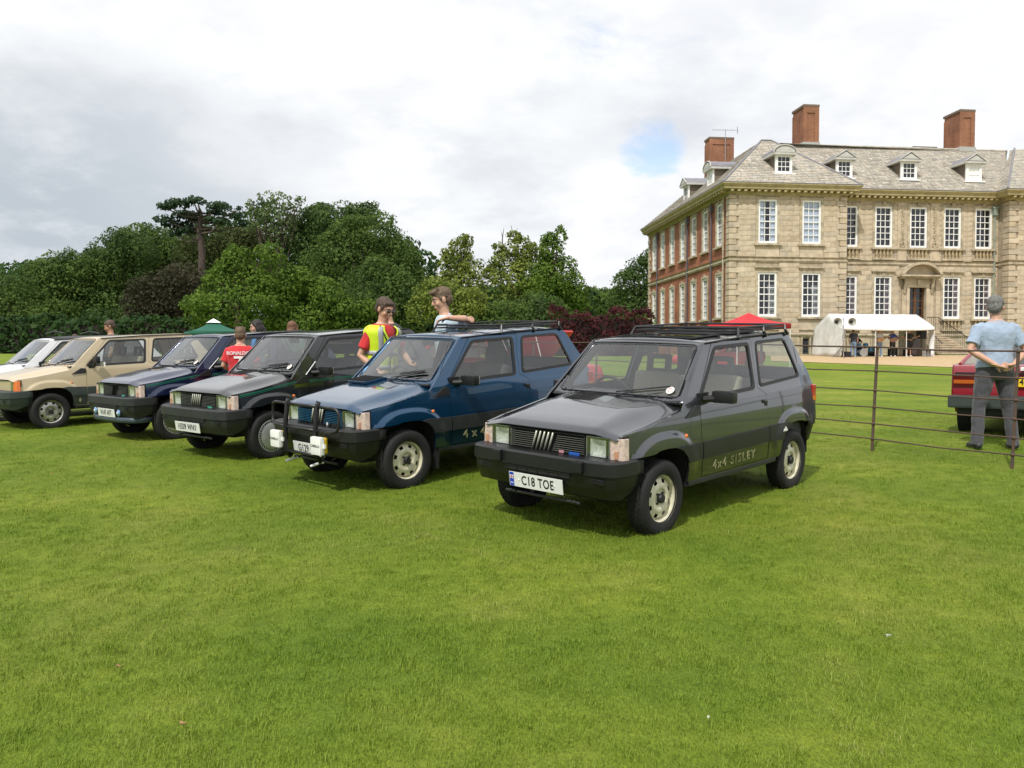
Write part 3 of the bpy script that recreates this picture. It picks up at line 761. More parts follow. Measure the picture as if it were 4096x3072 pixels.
    # pin stripes
    if spec.get('stripe'):
        for z_ in (0.0, -.018):
            for sg in (1, -1):
                for nm, x0, x1, par in (('pin_stripe', .43, -.525, body), ('pin_stripe', -.545, -1.66, body), ('pin_stripe', -1.68, -2.70, body)):
                    q = MB()
                    for k in range(10):
                        xa = x0+(x1-x0)*k/10; xb = x0+(x1-x0)*(k+1)/10; zf = lambda x: np.interp(x, [-2.7, -.5, -.3, .15, .45], [.905, .865, .855, .785, .742])+z_
                        A = side_map(xa, zf(xa), .0025); B = side_map(xb, zf(xb), .0025); h = .006 if z_ == 0 else .003
                        q.quad(*[(p[0], p[1]*sg, p[2]+s_*h) for p, s_ in ((A, -1), (B, -1), (B, 1), (A, 1))])
                    q.build(nm, mat('green_stripe', (0.01, 0.16, 0.10), .4), par)
    # ---------------------------------------------------- front
    MB().bb(.38, .43, -.67, .67, .55, .765).build('front_panel', DARK, car)
    mk1 = spec.get('mk1')
    g = bpy.data.objects.new('grille', None); C.objects.link(g); g.parent = car
    GR = PA if mk1 else spec.get('grille', PLAS)
    fm = MB(); y0, y1, z0, z1 = (-.385, .355, .588, .750)
    xs = lambda y: .474+.012*(1-(y/.66)**2)
    if not mk1:
        for z in (z0, z1): fm.tube([(xs(y), y, z) for y in np.linspace(y0, y1, 8)], .005, 4)
        for y in (y0, y1): fm.tube([(xs(y), y, z0), (xs(y), y, z1)], .005, 4)
        fm.build('grille_frame', GR, g)
        for k in range(9):
            z = z0+.012+(z1-z0-.02)*k/9
            for ya, yb in ((y0, -.135+.05*(k/9)), (.055+.05*(k/9), y1)):
                MB().tube([(xs(y)-.004, y, z) for y in np.linspace(ya, yb, 6)], (.007, .0030), 4).build('slat', spec.get('slat', mat('grille_slat', (0.14, 0.15, 0.13), 0.4, metal=.4)), g)
        if not spec.get('no_bars'):
            for k in range(5):
                yb = -.145+.040*k; MB().tube([(.490, yb, z0+.002), (.494, yb+.055, z1-.002)], .0085, 6).build('grille_bar', BARM, g, True)
        bd = spec.get('badges', ())
        for (y, z, w, h, m_) in bd: MB().box((.499, y, z), (.006, w, h), bev=.002).build('badge', m_, g)
    else:
        MB().box((.462, 0, .668), (.02, 1.10, .17), bev=.006).build('front_grille_panel', PA, g)
    lampz = (.592, .755)
    for sg in (1, -1):
        ya, yb, yc = (.365, .575, .688) if not mk1 else (.50, .60, .690)
        hl = MB(); hl.prism([(ya, lampz[0]), (yb, lampz[0]), (yb, lampz[1]), (ya, lampz[1])], lambda y, z: (.43, sg*y, z), lambda y, z: (.478, sg*y, z)); hl_ = hl.mesh('lamp_shell')
        h = bpy.data.objects.new('headlight', None); C.objects.link(h); h.parent = car
        ho = MB(); w = .010
        for (a, b_, c, d_) in ((ya, yb, lampz[0], lampz[0]+w), (ya, yb, lampz[1]-w, lampz[1]), (ya, ya+w, lampz[0], lampz[1]), (yb-w, yb, lampz[0], lampz[1])): ho.bb(.42, .476, sg*a, sg*b_, c, d_)
        ho.build('lamp_rim', mat('lamp_rim_grey', (0.30, 0.31, 0.30), .35, metal=.5), h)
        yc0, zc0 = (ya+yb)/2, sum(lampz)/2; ry, rz = (yb-ya)/2*.66, .062
        MB().bb(.428, .436, sg*(ya+.004), sg*(yb-.004), lampz[0]+.004, lampz[1]-.004).build('lamp_back', mat('lamp_back_grey', (.20, .23, .20), .3, metal=.4, coat=.5), h)
        bowl = MB(); bowl.grid(lambda u, v: (.472-.034*(1-min(1, (abs(2*u-1)**2.5+abs(2*v-1)**2.5)**.5)**2), sg*(yc0+(2*u-1)*ry), zc0+(2*v-1)*rz), 10, 10)
        bowl.build('reflector', CHROME, h, True)
        MB().prism([(ya+.004, lampz[0]+.004), (yb-.004, lampz[0]+.004), (yb-.004, lampz[1]-.004), (ya+.004, lampz[1]-.004)], lambda y, z: (.476, sg*y, z), lambda y, z: (.480, sg*y, z)).build('lamp_lens', LENS, h)
        # corner indicator wraps round the wing
        ii = MB(); prof = [(.476, yb+.003), (.468, yc-.016), (.455, yc-.003), (.405, yc+.004), (.40, yc-.03), (.44, yb+.003)]
        ii.prism(prof, lambda x, y: (x, sg*y, lampz[0]), lambda x, y: (x-.004, sg*(y-.006), lampz[1])); ind = ii.build('indicator', AMBER if mk1 else PINKL, car, bevel=.004)
        if not mk1:
            MB().box((.474, sg*(yb+.055), .64), (.008, .030, .055)).build('indicator_bulb', mat('indicator_amber_bulb', (.50, .26, .16), .3, coat=1), ind)
            for z in (.604, .744): MB().cyl((.468, sg*(yb+.05), z), (.479, sg*(yb+.05), z), .005, 8).build('screw', mat('rusty_screw', (.25, .09, .04), .6), ind)
    # bumper: a section swept round the nose
    path = [(.245, .705), (.34, .715), (.47, .712), (.560, .690), (.600, .640), (.622, .50), (.630, .25), (.632, 0)]
    path = path+[(x, -y) for x, y in path[-2::-1]]
    sec = [(-.15, .606), (-.02, .604), (.0, .590), (.002, .500), (-.014, .492), (-.020, .415), (-.030, .400), (-.070, .330), (-.12, .322)]
    bm_ = MB(); vs = []
    for i, (x, y) in enumerate(path):
        a = Vector(path[max(0, i-1)]); c = Vector(path[min(len(path)-1, i+1)]); d = (c-a).normalized(); nn = Vector((-d.y, d.x))
        if nn.dot(Vector((x-(-.2), y*.6))) < 0: nn = -nn
        for o_, z in sec: vs.append((x+nn.x*o_, y+nn.y*o_*(.6 if o_ < -.05 else 1), z+(.04 if (z < .4 and (i < 2 or i > len(path)-3)) else 0)))
    k = len(sec); bm_.add(vs, [(i*k+j, (i+1)*k+j, (i+1)*k+j+1, i*k+j+1) for i in range(len(path)-1) for j in range(k-1)])
    bump = bm_.build('front_bumper', BUM, car, True, 32, solid=.012)
    vg = MB(); vg.box((.616, .025, .487), (.012, .62, .058)); vo = vg.build('air_intake', DARK, bump)
    for k in range(7): MB().box((.620, -.275+.1*k, .487), (.014, .014, .058)).build('intake_bar', BUM, vo)
    MB().box((.620, .025, .487), (.014, .62, .010)).build('intake_bar', BUM, vo)
    if spec.get('overriders'):
        for y in (-.36, .42):
            MB().box((.635, y, .553), (.05, .085, .085), bev=.012).build('overrider', BUM, bump)
    for y in (-.52, .56):
        q = MB()
        for k in range(3): q.box((.606, y, .452+.012*k), (.012, .13, .005), (0, 0, -.12*np.sign(y)))
        q.build('bumper_slots', DARK, bump)
    pl = spec.get('plate')
    if pl: plate(car, frame((.626, spec.get('py', .014), .385), (0, 1, 0), (.12, 0, 1)), pl, band=spec.get('eng', False))
    # lower lip
    q = MB(); q.tube([(.56, -.34, .275), (.56, .38, .275)], .012, 6)
    for y in (-.28, -.24, .30, .34): q.ball((.572, y, .282), .011, 8, 6)
    q.build('tow_bar', mat('undershield_metal', (.05, .05, .05), .4, metal=.6), car)
    # underbody, and a floored tub added inside to block light
    ub = MB(); ub.bb(-2.60, .36, -.50, .50, .27, .33); ub.bb(-1.80, -.42, -.66, .66, .30, .36); ub.bb(-2.65, -2.56, -.62, .62, .34, .64); ub.build('underbody', DARK, car)
    tb = MB(); tb.bb(-2.50, -.45, -.655, -.640, .36, .90); tb.bb(-2.50, -.45, .640, .655, .36, .90); tb.bb(.33, .36, -.60, .60, .33, .74); tb.bb(-.46, -.44, -.62, .62, .33, .91)
    tb.bb(-2.62, -.45, -.62, .62, .36, .38); tb.build('light_block_tub', mat('light_block_grey', (.045, .045, .047), .8), car)
    for cx in (ARF[0], ARR[0]):
        prof = arch_pts(cx, .325, .66, 16, .30)
        for sg in (1, -1):
            w_ = MB()
            for (a, b_) in zip(prof[:-1], prof[1:]): w_.quad((a[0], sg*.70, a[1]), (b_[0], sg*.70, b_[1]), (b_[0], sg*.44, b_[1]), (a[0], sg*.44, a[1]))
            w_.add([(p[0], sg*.44, p[1]) for p in prof], [tuple(range(len(prof)))])
            w_.build('wheel_arch_liner', DARK, car)
    # ---------------------------------------------------- rear
    tg = MB(); hw = lambda z: ysd(z)-.035
    zz = [(.60, -2.757), (.70, -2.757), (.94, -2.742), (1.07, -2.695)]
    for (za, xa), (zb, xb) in zip(zz[:-1], zz[1:]): tg.quad((xa, -hw(za), za), (xa, hw(za), za), (xb, hw(zb), zb), (xb, -hw(zb), zb))
    tail = tg.build('tailgate', PA, car)
    def rw(u, v, off=0): # rear screen plane
        a = Vector((-2.695, 0, 1.07)); b_ = Vector((-2.42, 0, 1.425)); p = a.lerp(b_, v); return Vector((p.x-off, u, p.z+off*.5))
    ol = [(-.60, 0), (-.515, 1), (.515, 1), (.60, 0)]; rh = rounded([(-.53, .08), (-.45, .86), (.45, .86), (.53, .08)], .05)
    if not spec.get('open_back'):
        for nm, o_, hs, m_, of, par in (('tailgate_frame', ol, [rh], PA, 0, tail), ('rear_window', rounded([(-.535, .07), (-.455, .87), (.455, .87), (.535, .07)], .05), [], GLASS, -.003, tail)):
            vs, fs = cdt_panel(o_, hs, lambda u, v: rw(u, v, of), .12); MB().add(vs, fs).build(nm, m_, par)
    for sg in (1, -1):
        tl = MB(); tl.bb(-2.772, -2.70, sg*.615, sg*.678, .70, .94); t1 = tl.build('tail_light', REDL, car, bevel=.006)
        MB().bb(-2.774, -2.702, sg*.616, sg*.680, .79, .83).build('tail_indicator', AMBER, t1)
    rpath = [(-2.555, .700), (-2.68, .700), (-2.77, .675), (-2.815, .60), (-2.82, 0)]; rpath = rpath+[(x, -y) for x, y in rpath[-2::-1]]
    rsec = [(-.06, .668), (0, .660), (.003, .560), (-.012, .550), (-.05, .40), (-.09, .39)]
    vs = []; k = len(rsec)
    for x, y in rpath:
        nn = Vector((x+2.3, y)).normalized()
        for o_, z in rsec: vs.append((x+nn.x*o_, y+nn.y*o_, z))
    MB().add(vs, [(i*k+j, (i+1)*k+j, (i+1)*k+j+1, i*k+j+1) for i in range(len(rpath)-1) for j in range(k-1)]).build('rear_bumper', BUM, car, True, 32, solid=.012)
    MB().tube([(-2.5, .50, .36), (-2.78, .50, .375), (-2.88, .50, .37)], .022, 8).build('exhaust_pipe', mat('exhaust_steel', (.2, .18, .15), .5, metal=.8), car, True)
    # ---------------------------------------------------- cabin
    ST = spec.get('seat', SEATG)
    for sy in (1, -1):
        s = bpy.data.objects.new('front_seat', None); C.objects.link(s); s.parent = car
        MB().box((-1.18, sy*.32, .58), (.48, .44, .16), bev=.05).build('cushion', ST, s, True)
        MB().box((-1.45, sy*.32, .84), (.13, .44, .50), (0, -.22, 0), bev=.05).build('backrest', ST, s, True)
        hr = MB(); c = Vector((-1.525, sy*.32, 1.155)); m3 = Euler((0, -.15, 0)).to_matrix()
        for dy in (-.10, .10): hr.box(c+Vector((0, dy, 0)), (.055, .05, .17), m3, bev=.018)
        for dz in (-.065, .070): hr.box(c+m3 @ Vector((0, 0, dz)), (.055, .25, .045), m3, bev=.018)
        for dy in (-.05, .05): hr.cyl(c+Vector((.02, dy, -.16)), c+Vector((0, dy, -.06)), .006, 6)
        hr.build('headrest', RUB, s, True, 40)
    MB().box((-2.05, 0, .60), (.40, 1.05, .16), bev=.05).build('rear_seat', ST, car, True); MB().box((-2.28, 0, .80), (.12, 1.10, .40), (0, -.2, 0), bev=.04).build('rear_backrest', ST, car, True)
    MB().bb(-2.62, -2.34, -.56, .56, .915, .93).build('parcel_shelf', DASH, car)
    da = MB(); da.box((-.60, 0, .895), (.26, 1.22, .07), (0, .08, 0), bev=.02); da.box((-.62, -.30, .925), (.16, .34, .09), (0, .1, 0), bev=.02); da.bb(-.70, -.5, -.60, .60, .62, .88); da.build('dashboard', DASH, car)
    sw = MB(); c = Vector((-.80, -.31, .915)); m3 = Euler((0, -1.05, 0)).to_matrix()
    sw.tube([c+m3 @ Vector((.185*math.cos(a), .185*math.sin(a), 0)) for a in np.linspace(0, 2*math.pi, 25)[:-1]], .013, 8, closed=True)
    for a in (0, math.pi): sw.tube([c, c+m3 @ Vector((0, .18*math.cos(a), 0))], .012, 6)
    sw.tube([c, c+Vector((.16, 0, -.06))], .03, 8); sw.build('steering_wheel', RUB, car, True, 50)
    MB().box((-.86, 0.0, 1.325), (.02, .19, .058), (0, .1, 0), bev=.01).build('rear_view_mirror', RUB, car)
    # wheels
    for x, sg, st in ((0, 1, spec.get('steer', 0)), (0, -1, spec.get('steer', 0)), (-2.20, 1, 0), (-2.20, -1, 0)): wheel(car, x, .648, sg, spec['wheels'], st)
    # mud flap
    if spec.get('flap'):
        for x in (-.36, -2.57): MB().box((x, .64, .245), (.012, .17, .20), (0, -.08, 0)).build('mud_flap', RUB, car)
    # roof panels and rack
    if spec.get('sunroof'):
        for k, x in enumerate((-1.16, -1.78)):
            q = MB(); q.grid(lambda u, v: (x+(u-.5)*.46, (v*2-1)*.37, Vector(roof((-.80-(x+(u-.5)*.46))/1.6, .5+(v-.5)*.37*2/1.1)).z+.012), 6, 8)
            s_ = q.build('sunroof', mat('sunroof_glass', (.012, .014, .014), .04, coat=1), car, True)
            fr_ = MB(); xs_ = (x-.235, x+.235)
            rz_ = lambda x, y: Vector(roof((-.80-x)/1.6, .5+y/1.12)).z+.012; fr_.tube([(a, b_, rz_(a, b_)) for a, b_ in ((xs_[0], -.38), (xs_[0], 0), (xs_[0], .38), (xs_[1], .38), (xs_[1], 0), (xs_[1], -.38))], .009, 4, closed=True); fr_.build('sunroof_frame', RUB, s_)
    if spec.get('rack'):
        rk = bpy.data.objects.new('roof_rack', None); C.objects.link(rk); rk.parent = car
        rz = lambda x: np.interp(x, [-2.4, -1.5, -.8], [1.446, 1.424, 1.395])
        xs3 = (-1.42, -1.90, -2.34)
        for x in xs3:
            for sg in (1, -1): MB().tube([(x+.03*(1 if x > -1.5 else -.6), sg*.560, rz(x)-.012), (x+.01, sg*.545, rz(x)+.035), (x-.01, sg*.530, rz(x)+.080)], [.016, .013, .012], 6).build('rack_foot', BMETAL, rk)
            MB().tube([(x-.01, -.52, rz(x)+.05), (x-.01, .52, rz(x)+.05)], .009, 6).build('cross_bar', BMETAL, rk)
        for h_, r_ in ((.050, .007), (.082, .010)):
            pts = [(-1.40, -.50, rz(-1.4)+h_), (-1.44, -.53, rz(-1.44)+h_), (-2.30, -.53, rz(-2.3)+h_), (-2.34, -.50, rz(-2.3)+h_), (-2.34, .50, rz(-2.3)+h_), (-2.30, .53, rz(-2.3)+h_), (-1.44, .53, rz(-1.44)+h_), (-1.40, .50, rz(-1.4)+h_)]
            MB().tube(pts, r_, 6, closed=True).build('rack_rail', BMETAL, rk)
        for y in (-.27, 0, .27): MB().tube([(-1.41, y, rz(-1.41)+.050), (-2.33, y, rz(-2.3)+.050)], .005, 5).build('rack_slat', BMETAL, rk)
    if spec.get('aerial'):
        MB().tube([(-.42, .655, .95), (-.62, .645, 1.44)], [.004, .002], 5).build('aerial', RUB, car)
    if spec.get('chrome_pillar'):
        for sg in (1,): MB().tube([(-.50, sg*.700, .935), (-.665, sg*.672, 1.085)], .006, 5).build('pillar_trim', CHROME, car)
    return car, bump, body

def metal_paint(name, c, flake=0.6, **k): return mat(name, c, 0.24, metal=flake, coat=1.0, noise_scale=600, noise_amt=0.12, detail=1, **k)
P_GREY = metal_paint('graphite_metallic', (0.090, 0.095, 0.106), .85)
P_BLUE = metal_paint('mid_blue_metallic', (0.003, 0.052, 0.125), .6)
P_DGREY = metal_paint('dark_green_grey_metallic', (0.026, 0.029, 0.033), .5)
P_DGREYB = metal_paint('bonnet_grey_metallic', (0.050, 0.051, 0.056), .6)
P_NAVY = metal_paint('navy_metallic', (0.005, 0.014, 0.055), .35)
P_BEIGE = mat('beige_paint', (0.50, 0.405, 0.265), 0.35, coat=0.6, noise_scale=3, noise_amt=0.05)
P_WHITE = mat('white_car_paint', (0.70, 0.71, 0.74), 0.3, coat=0.7)
LOW_G = metal_paint('lower_grey_grass_reflection', (0.030, 0.032, 0.028), .4)  # grey body paint with the reflected grass tinted into the colour
LOW_B = metal_paint('lower_blue_grass_reflection', (0.006, 0.030, 0.050), .4)  # blue body paint, the lawn's reflection put into its colour
bluebadge = mat('blue_badge', (.02, .10, .42), .4); pinkbadge = mat('pink_badge', (.45, .22, .26), .4); greenbadge = mat('green_badge', (.05, .30, .22), .4)
CAR1 = build_car(dict(x=.589, y=6.5455, h=3.964, paint=P_GREY, low=LOW_G, wheels='cream', plate='C18 TOE', eng=True, overriders=True, rack=True, sunroof=True, seat=SEATB, disc=True, wiper2=False,
    badges=((.155, .618, .045, .020, pinkbadge), (.275, .612, .095, .026, bluebadge)),
    label='graphite grey hatchback with roof rack, cream wheels and plate C18 TOE, nearest of the row'))
CAR2 = build_car(dict(x=-1.47, y=8.181, h=3.936, paint=P_BLUE, low=LOW_B, band=PLAS2, wheels='cream', plate='G129 CEE', rack=True, vent='scoop', aerial=True, flap=True, grille=mat('blue_grille', (.01, .07, .14), .4), slat=mat('blue_slat', (.03, .15, .26), .4, metal=.4),
    badges=((.145, .618, .025, .025, CHROME), (.25, .615, .10, .026, DARK)),
    label='mid blue hatchback with black bull bar, white spotlight covers and roof rack'))
CAR3 = build_car(dict(x=-3.287, y=9.878, h=4.028, paint=P_DGREY, bonnet=P_DGREYB, band=P_DGREY, bumper=PLAS2, wheels='trim', plate='H509 WNV', stripe=True, disc=True, aerial=True, chrome_pillar=True, py=-.01,
    badges=((.265, .612, .09, .024, greenbadge),), label='dark grey hatchback with slotted silver wheel trims and plate H509 WNV'))
CAR4 = build_car(dict(x=-5.05, y=11.581, h=3.99, paint=P_NAVY, band=P_NAVY, bumper=PLAS2, wheels='trim', plate='H147 AFT', stripe=True, disc=True, no_bars=True, chrome_pillar=True, badges=((.265, .612, .09, .024, greenbadge),),
    label='navy blue hatchback with two small fog lamps and plate H147 AFT'))
CAR5 = build_car(dict(x=-7.6, y=13.15, h=3.974, paint=P_BEIGE, low=PLAS3, band=PLAS3, bumper=PLAS3, wheels='steel', plate='A112 KDP' if 0 else None, mk1=True, seat=SEATB, round_mirror=True, flap=False,
    label='beige hatchback with grey green lower panels and bare steel wheels'))
CAR6 = build_car(dict(x=-9.05, y=14.4, h=3.92, paint=P_WHITE, wheels='trim', mk1=True, label='white hatchback with black roof, farthest of the row at the edge'))
# writing on the doors
def door_text(car, s, size, x, z, m, outline, space=1.1, sx=1.0):
    y = side_map(x, z)[1]+.010; a = Vector(side_map(x, z-.05)); b = Vector(side_map(x, z+.05))
    up = (b-a); o = Vector((x, y, z))
    return text('lettering', s, size, m, car, frame(o, (-1, 0, 0.008), up) @ Matrix.Shear('XZ', 4, (0, 0)), outline=outline, sx=sx, space=space)
c1, b1, bd1 = CAR1; c2, b2, bd2 = CAR2
door_text(bd1, '4x4 SISLEY', .102, -1.055, .427, GOLDL, .0017, 1.35, 1.15)
door_text(bd2, '4 x 4', .115, -.83, .440, GOLDL, .0019, 1.15, 1.1)
# small white emblem on the grey car's rear panel
em = MB()
for dx, h_ in ((-.03, .010), (-.015, .022), (0, .034), (.015, .020), (.03, .012)): em.box((-1.93+dx, side_map(-1.93, .585)[1]+.020, .585+h_/2), (.010, .002, h_))
em.box((-1.93, side_map(-1.93, .585)[1]+.020, .580), (.085, .002, .010)); em.build('side_emblem', WHITEP, bd1)
# bull bar and covered spotlights on the blue car
bbm = bpy.data.objects.new('bull_bar', None); C.objects.link(bbm); bbm.parent = c2
X = .70
for y in (-.26, .26):
    MB().tube([(X-.05, y, .29), (X+.005, y, .36), (X, y, .60), (X-.03, y, .815), (X-.045, y, .845)], (.016, .026), 8).build('upright', BMETAL, bbm, True)
for z, dx in ((.355, .0),): MB().tube([(X, -.26, z), (X, .26, z)], .015, 8).build('cross_tube', BMETAL, bbm, True)
for z, dx in ((.585, .0), (.800, -.03)): MB().tube([(X+dx, -.26, z), (X+dx, .26, z)], .015, 8).build('cross_tube', BMETAL, bbm, True)
for s in (1, -1):
    MB().tube([(X-.03, s*.26, .800), (X-.035, s*.50, .800), (X-.045, s*.55, .785), (X-.05, s*.57, .745), (X-.045, s*.57, .64), (X-.035, s*.55, .60), (X-.02, s*.50, .585), (X, s*.26, .585)], .014, 8).build('side_hoop', BMETAL, bbm, True)
for y in (-.355, .355):
    s = bpy.data.objects.new('spotlight', None); C.objects.link(s); s.parent = bbm
    q = MB().box((X+.045, y, .462), (.05, .165, .165), bev=.045); q.build('cover', WHITEP, s, True, 50)
    MB().box((X+.005, y, .462), (.05, .15, .15), bev=.02).build('lamp_housing', mat('yellow_lamp', (.6, .42, .02), .25, coat=1), s, True)
    MB().tube([(X-.01, y, .40), (X-.01, y, .33)], .012, 6).build('bracket', BMETAL, s)
    MB().box((X+.03, y+.088, .462), (.02, .03, .035)).build('strap', WHITEP, s)
    text('lettering', 'CARELLO', .030, LETTER, s, frame((X+.0712, y, .462), (0, 1, 0), (0, 0, 1)), .0005, .0006, sx=1.1)
for y in (-.34, .10):
    q = MB(); q.tube([(.50, y, .262), (.60, y, .245), (.66, y-.01, .232)], [.010, .014, .012], 6); q.ball((.56, y+.05, .262), .014, 8, 6); q.build('tow_hook', CHROME, c2, True)
# fog lamps on the navy car, with a body-coloured lip
c4, b4, _ = CAR4
for y in (-.36, .36):
    f_ = MB().ball((.612, y, .395), (.02, .045, .045), 14, 8).build('fog_lamp', mat('fog_lens', (.25, .45, .75), .1, coat=1, metal=.5), b4, True)
    MB().ball((.628, y, .395), (.008, .018, .018), 10, 6).build('fog_bulb', WHITEP, f_, True)
lp = MB(); pts = [(.30, .66), (.45, .66), (.55, .60), (.60, .40), (.615, 0)]; pts = pts+[(x, -y) for x, y in pts[-2::-1]]
lp.add([(x, y, z) for x, y in pts for z in (.335, .265)], [(2*i, 2*i+2, 2*i+3, 2*i+1) for i in range(len(pts)-1)]); lp.build('front_lip', mat('blue_grey_lip', (.05, .07, .09), .4), c4, True, solid=.02)
# black roof and canvas on the white car
c6, b6, _ = CAR6
q = MB(); q.grid(lambda u, v: (-.86-1.5*u, (v*2-1)*.575, np.interp(-.86-1.5*u, [-2.4, -1.5, -.8], [1.455, 1.432, 1.400])+.035*(1-(2*v-1)**2)), 10, 10); q.build('canvas_roof', RUB, c6, True)
for x in (-1.0, -1.6): MB().tube([(x, -.52, 1.50), (x, 0, 1.54), (x, .52, 1.50)], .018, 6).build('canvas_roll', RUB, c6, True)
# ------------------------------------------------------------------ the country house
STONE_L = [mat('ashlar_%s' % n, c, 0.9, noise_scale=1.6, noise_amt=0.28, bump=0.35, bump_scale=12, detail=9) for n, c in
           (('buff', (0.50, 0.415, 0.30)), ('pale', (0.54, 0.455, 0.335)), ('tan', (0.475, 0.385, 0.27)), ('grey', (0.46, 0.395, 0.30)))]
STONE = STONE_L[0]; TRIM = mat('carved_stone', (0.46, 0.39, 0.28), 0.9, noise_scale=3, noise_amt=0.4, bump=0.4, bump_scale=14, detail=9)
JOINT = mat('stone_joint', (0.40, 0.33, 0.24), 0.95, noise_scale=4, noise_amt=0.3)
CORN = mat('cornice_paint', (0.40, 0.335, 0.18), 0.7, noise_scale=2.5, noise_amt=0.25)
WPAINT = mat('white_window_paint', (0.80, 0.80, 0.79), 0.5); LEAD = mat('lead', (0.22, 0.215, 0.24), 0.6, noise_scale=5, noise_amt=0.3)
PANE = mat('window_pane', (0.012, 0.016, 0.024), 0.06, spec=0.6, noise_scale=0.9, noise_amt=0.6); SHUT = mat('white_shutter', (0.82, 0.82, 0.80), 0.6, noise_scale=2, noise_amt=0.1)
CURT = mat('curtain_cloth', (0.42, 0.38, 0.31), 0.9, noise_scale=5, noise_amt=0.3); PINKC = mat('pink_curtain', (0.30, 0.20, 0.18), 0.9)
LIP = mat('black_iron', (0.018, 0.018, 0.018), 0.5); WOODD = mat('oak_door', (0.13, 0.055, 0.018), 0.5, noise_scale=6, noise_amt=0.3, stretch=(1, 1, .2))
def brick_mat(name, c1, c2, mortar, scale=1.0, turn=0.0):
    m = bpy.data.materials.new(name); m.use_nodes = True; t = m.node_tree; b = t.nodes['Principled BSDF']; b.inputs['Roughness'].default_value = .9
    tc = t.nodes.new('ShaderNodeTexCoord'); sp = t.nodes.new('ShaderNodeSeparateXYZ'); t.links.new(tc.outputs['Object'], sp.inputs[0])
    ad = t.nodes.new('ShaderNodeMath'); ad.operation = 'ADD'; t.links.new(sp.outputs[0], ad.inputs[0]); t.links.new(sp.outputs[1], ad.inputs[1])
    cb = t.nodes.new('ShaderNodeCombineXYZ'); t.links.new(ad.outputs[0], cb.inputs[0]); t.links.new(sp.outputs[2], cb.inputs[1])
    br = t.nodes.new('ShaderNodeTexBrick'); t.links.new(cb.outputs[0], br.inputs['Vector'])
    br.inputs['Color1'].default_value = (*c1, 1); br.inputs['Color2'].default_value = (*c2, 1); br.inputs['Mortar'].default_value = (*mortar, 1)
    br.inputs['Scale'].default_value = scale; br.inputs['Brick Width'].default_value = .235; br.inputs['Row Height'].default_value = .078; br.inputs['Mortar Size'].default_value = .008
    n = t.nodes.new('ShaderNodeTexNoise'); n.inputs['Scale'].default_value = .7; n.inputs['Detail'].default_value = 8; t.links.new(tc.outputs['Object'], n.inputs['Vector'])
    r = t.nodes.new('ShaderNodeValToRGB'); r.color_ramp.elements[0].position = .3; r.color_ramp.elements[0].color = (.7, .66, .68, 1); r.color_ramp.elements[1].position = .7; r.color_ramp.elements[1].color = (1.25, 1.2, 1.15, 1)
    t.links.new(n.outputs['Fac'], r.inputs[0]); mx = t.nodes.new('ShaderNodeMix'); mx.data_type = 'RGBA'; mx.blend_type = 'MULTIPLY'; mx.inputs[0].default_value = 1
    t.links.new(br.outputs['Color'], mx.inputs[6]); t.links.new(r.outputs[0], mx.inputs[7]); t.links.new(mx.outputs[2], b.inputs['Base Color'])
    bp = t.nodes.new('ShaderNodeBump'); bp.inputs['Strength'].default_value = .5; bp.inputs['Distance'].default_value = .01; t.links.new(br.outputs['Fac'], bp.inputs['Height']); bp.invert = True; t.links.new(bp.outputs[0], b.inputs['Normal'])
    return m
BRICK = brick_mat('red_brick', (.34, .115, .055), (.25, .075, .04), (.30, .20, .13))
BRICKC = brick_mat('chimney_brick', (.30, .115, .055), (.21, .075, .04), (.30, .22, .14))
HA = 0.1113; HX, HY = 15.223, 58.0
HS = 1.0
HOUSE = thing('country_house', 'large stone fronted country house with red brick flank, slate roof and tall chimneys', 'house', (HX, HY, 0), HA)
GB = 1.80   # ground level at the house
ZT, ZB = 13.19, 8.49
W1, W2, W3 = 8.55, 21.09, 30.0; HD = 1.20; HL = 20.54
TOPW = (9.70, 12.79); LOWW = (4.57, 7.695); CTOP = (9.71, 12.71); CLOW = (4.55, 7.65)
wing_c = (2.763, 5.987); cen_c = (9.42, 12.09, 14.79, 17.458, 19.912)
def fpt(u, v, z): return Vector((u, v, z))
# back wall cores (joints) behind the blocks, brick flank
core = MB()
def wall_core(b, u0, u1, v, holes, z0=GB-.4, z1=ZT):
    vs, fs = cdt_panel([(u0, z0), (u1, z0), (u1, z1), (u0, z1)], holes, lambda x, z: (x, v, z), 2.0); b.add(vs, fs)
def win_hole(c, w, z0, z1): return [(c-w/2, z0), (c+w/2, z0), (c+w/2, z1), (c-w/2, z1)]
Wd, Cw = 1.41, 1.36
DOORC = 14.77; DOOR_Z = (3.8, 6.82)
holes_wing = [win_hole(c, Wd, *TOPW) for c in wing_c]+[win_hole(c, Wd, *LOWW) for c in wing_c]+[win_hole(5.987, 1.3, 1.95, 3.05)]
holes_cen = [win_hole(c, Cw, *CTOP) for c in cen_c]+[win_hole(c, Cw, *CLOW) for i, c in enumerate(cen_c) if i != 2]+[win_hole(DOORC, 1.28, *DOOR_Z)]
core.cur = 0
wall_core(core, 0, W1, .02, holes_wing); wall_core(core, W1, W2, HD+.02, holes_cen); wall_core(core, W2, W3, .02, [])
for u in (W1, W2): core.quad((u, .02, GB-.4), (u, HD+.02, GB-.4), (u, HD+.02, ZT), (u, .02, ZT))
core.build('wall', JOINT, HOUSE)
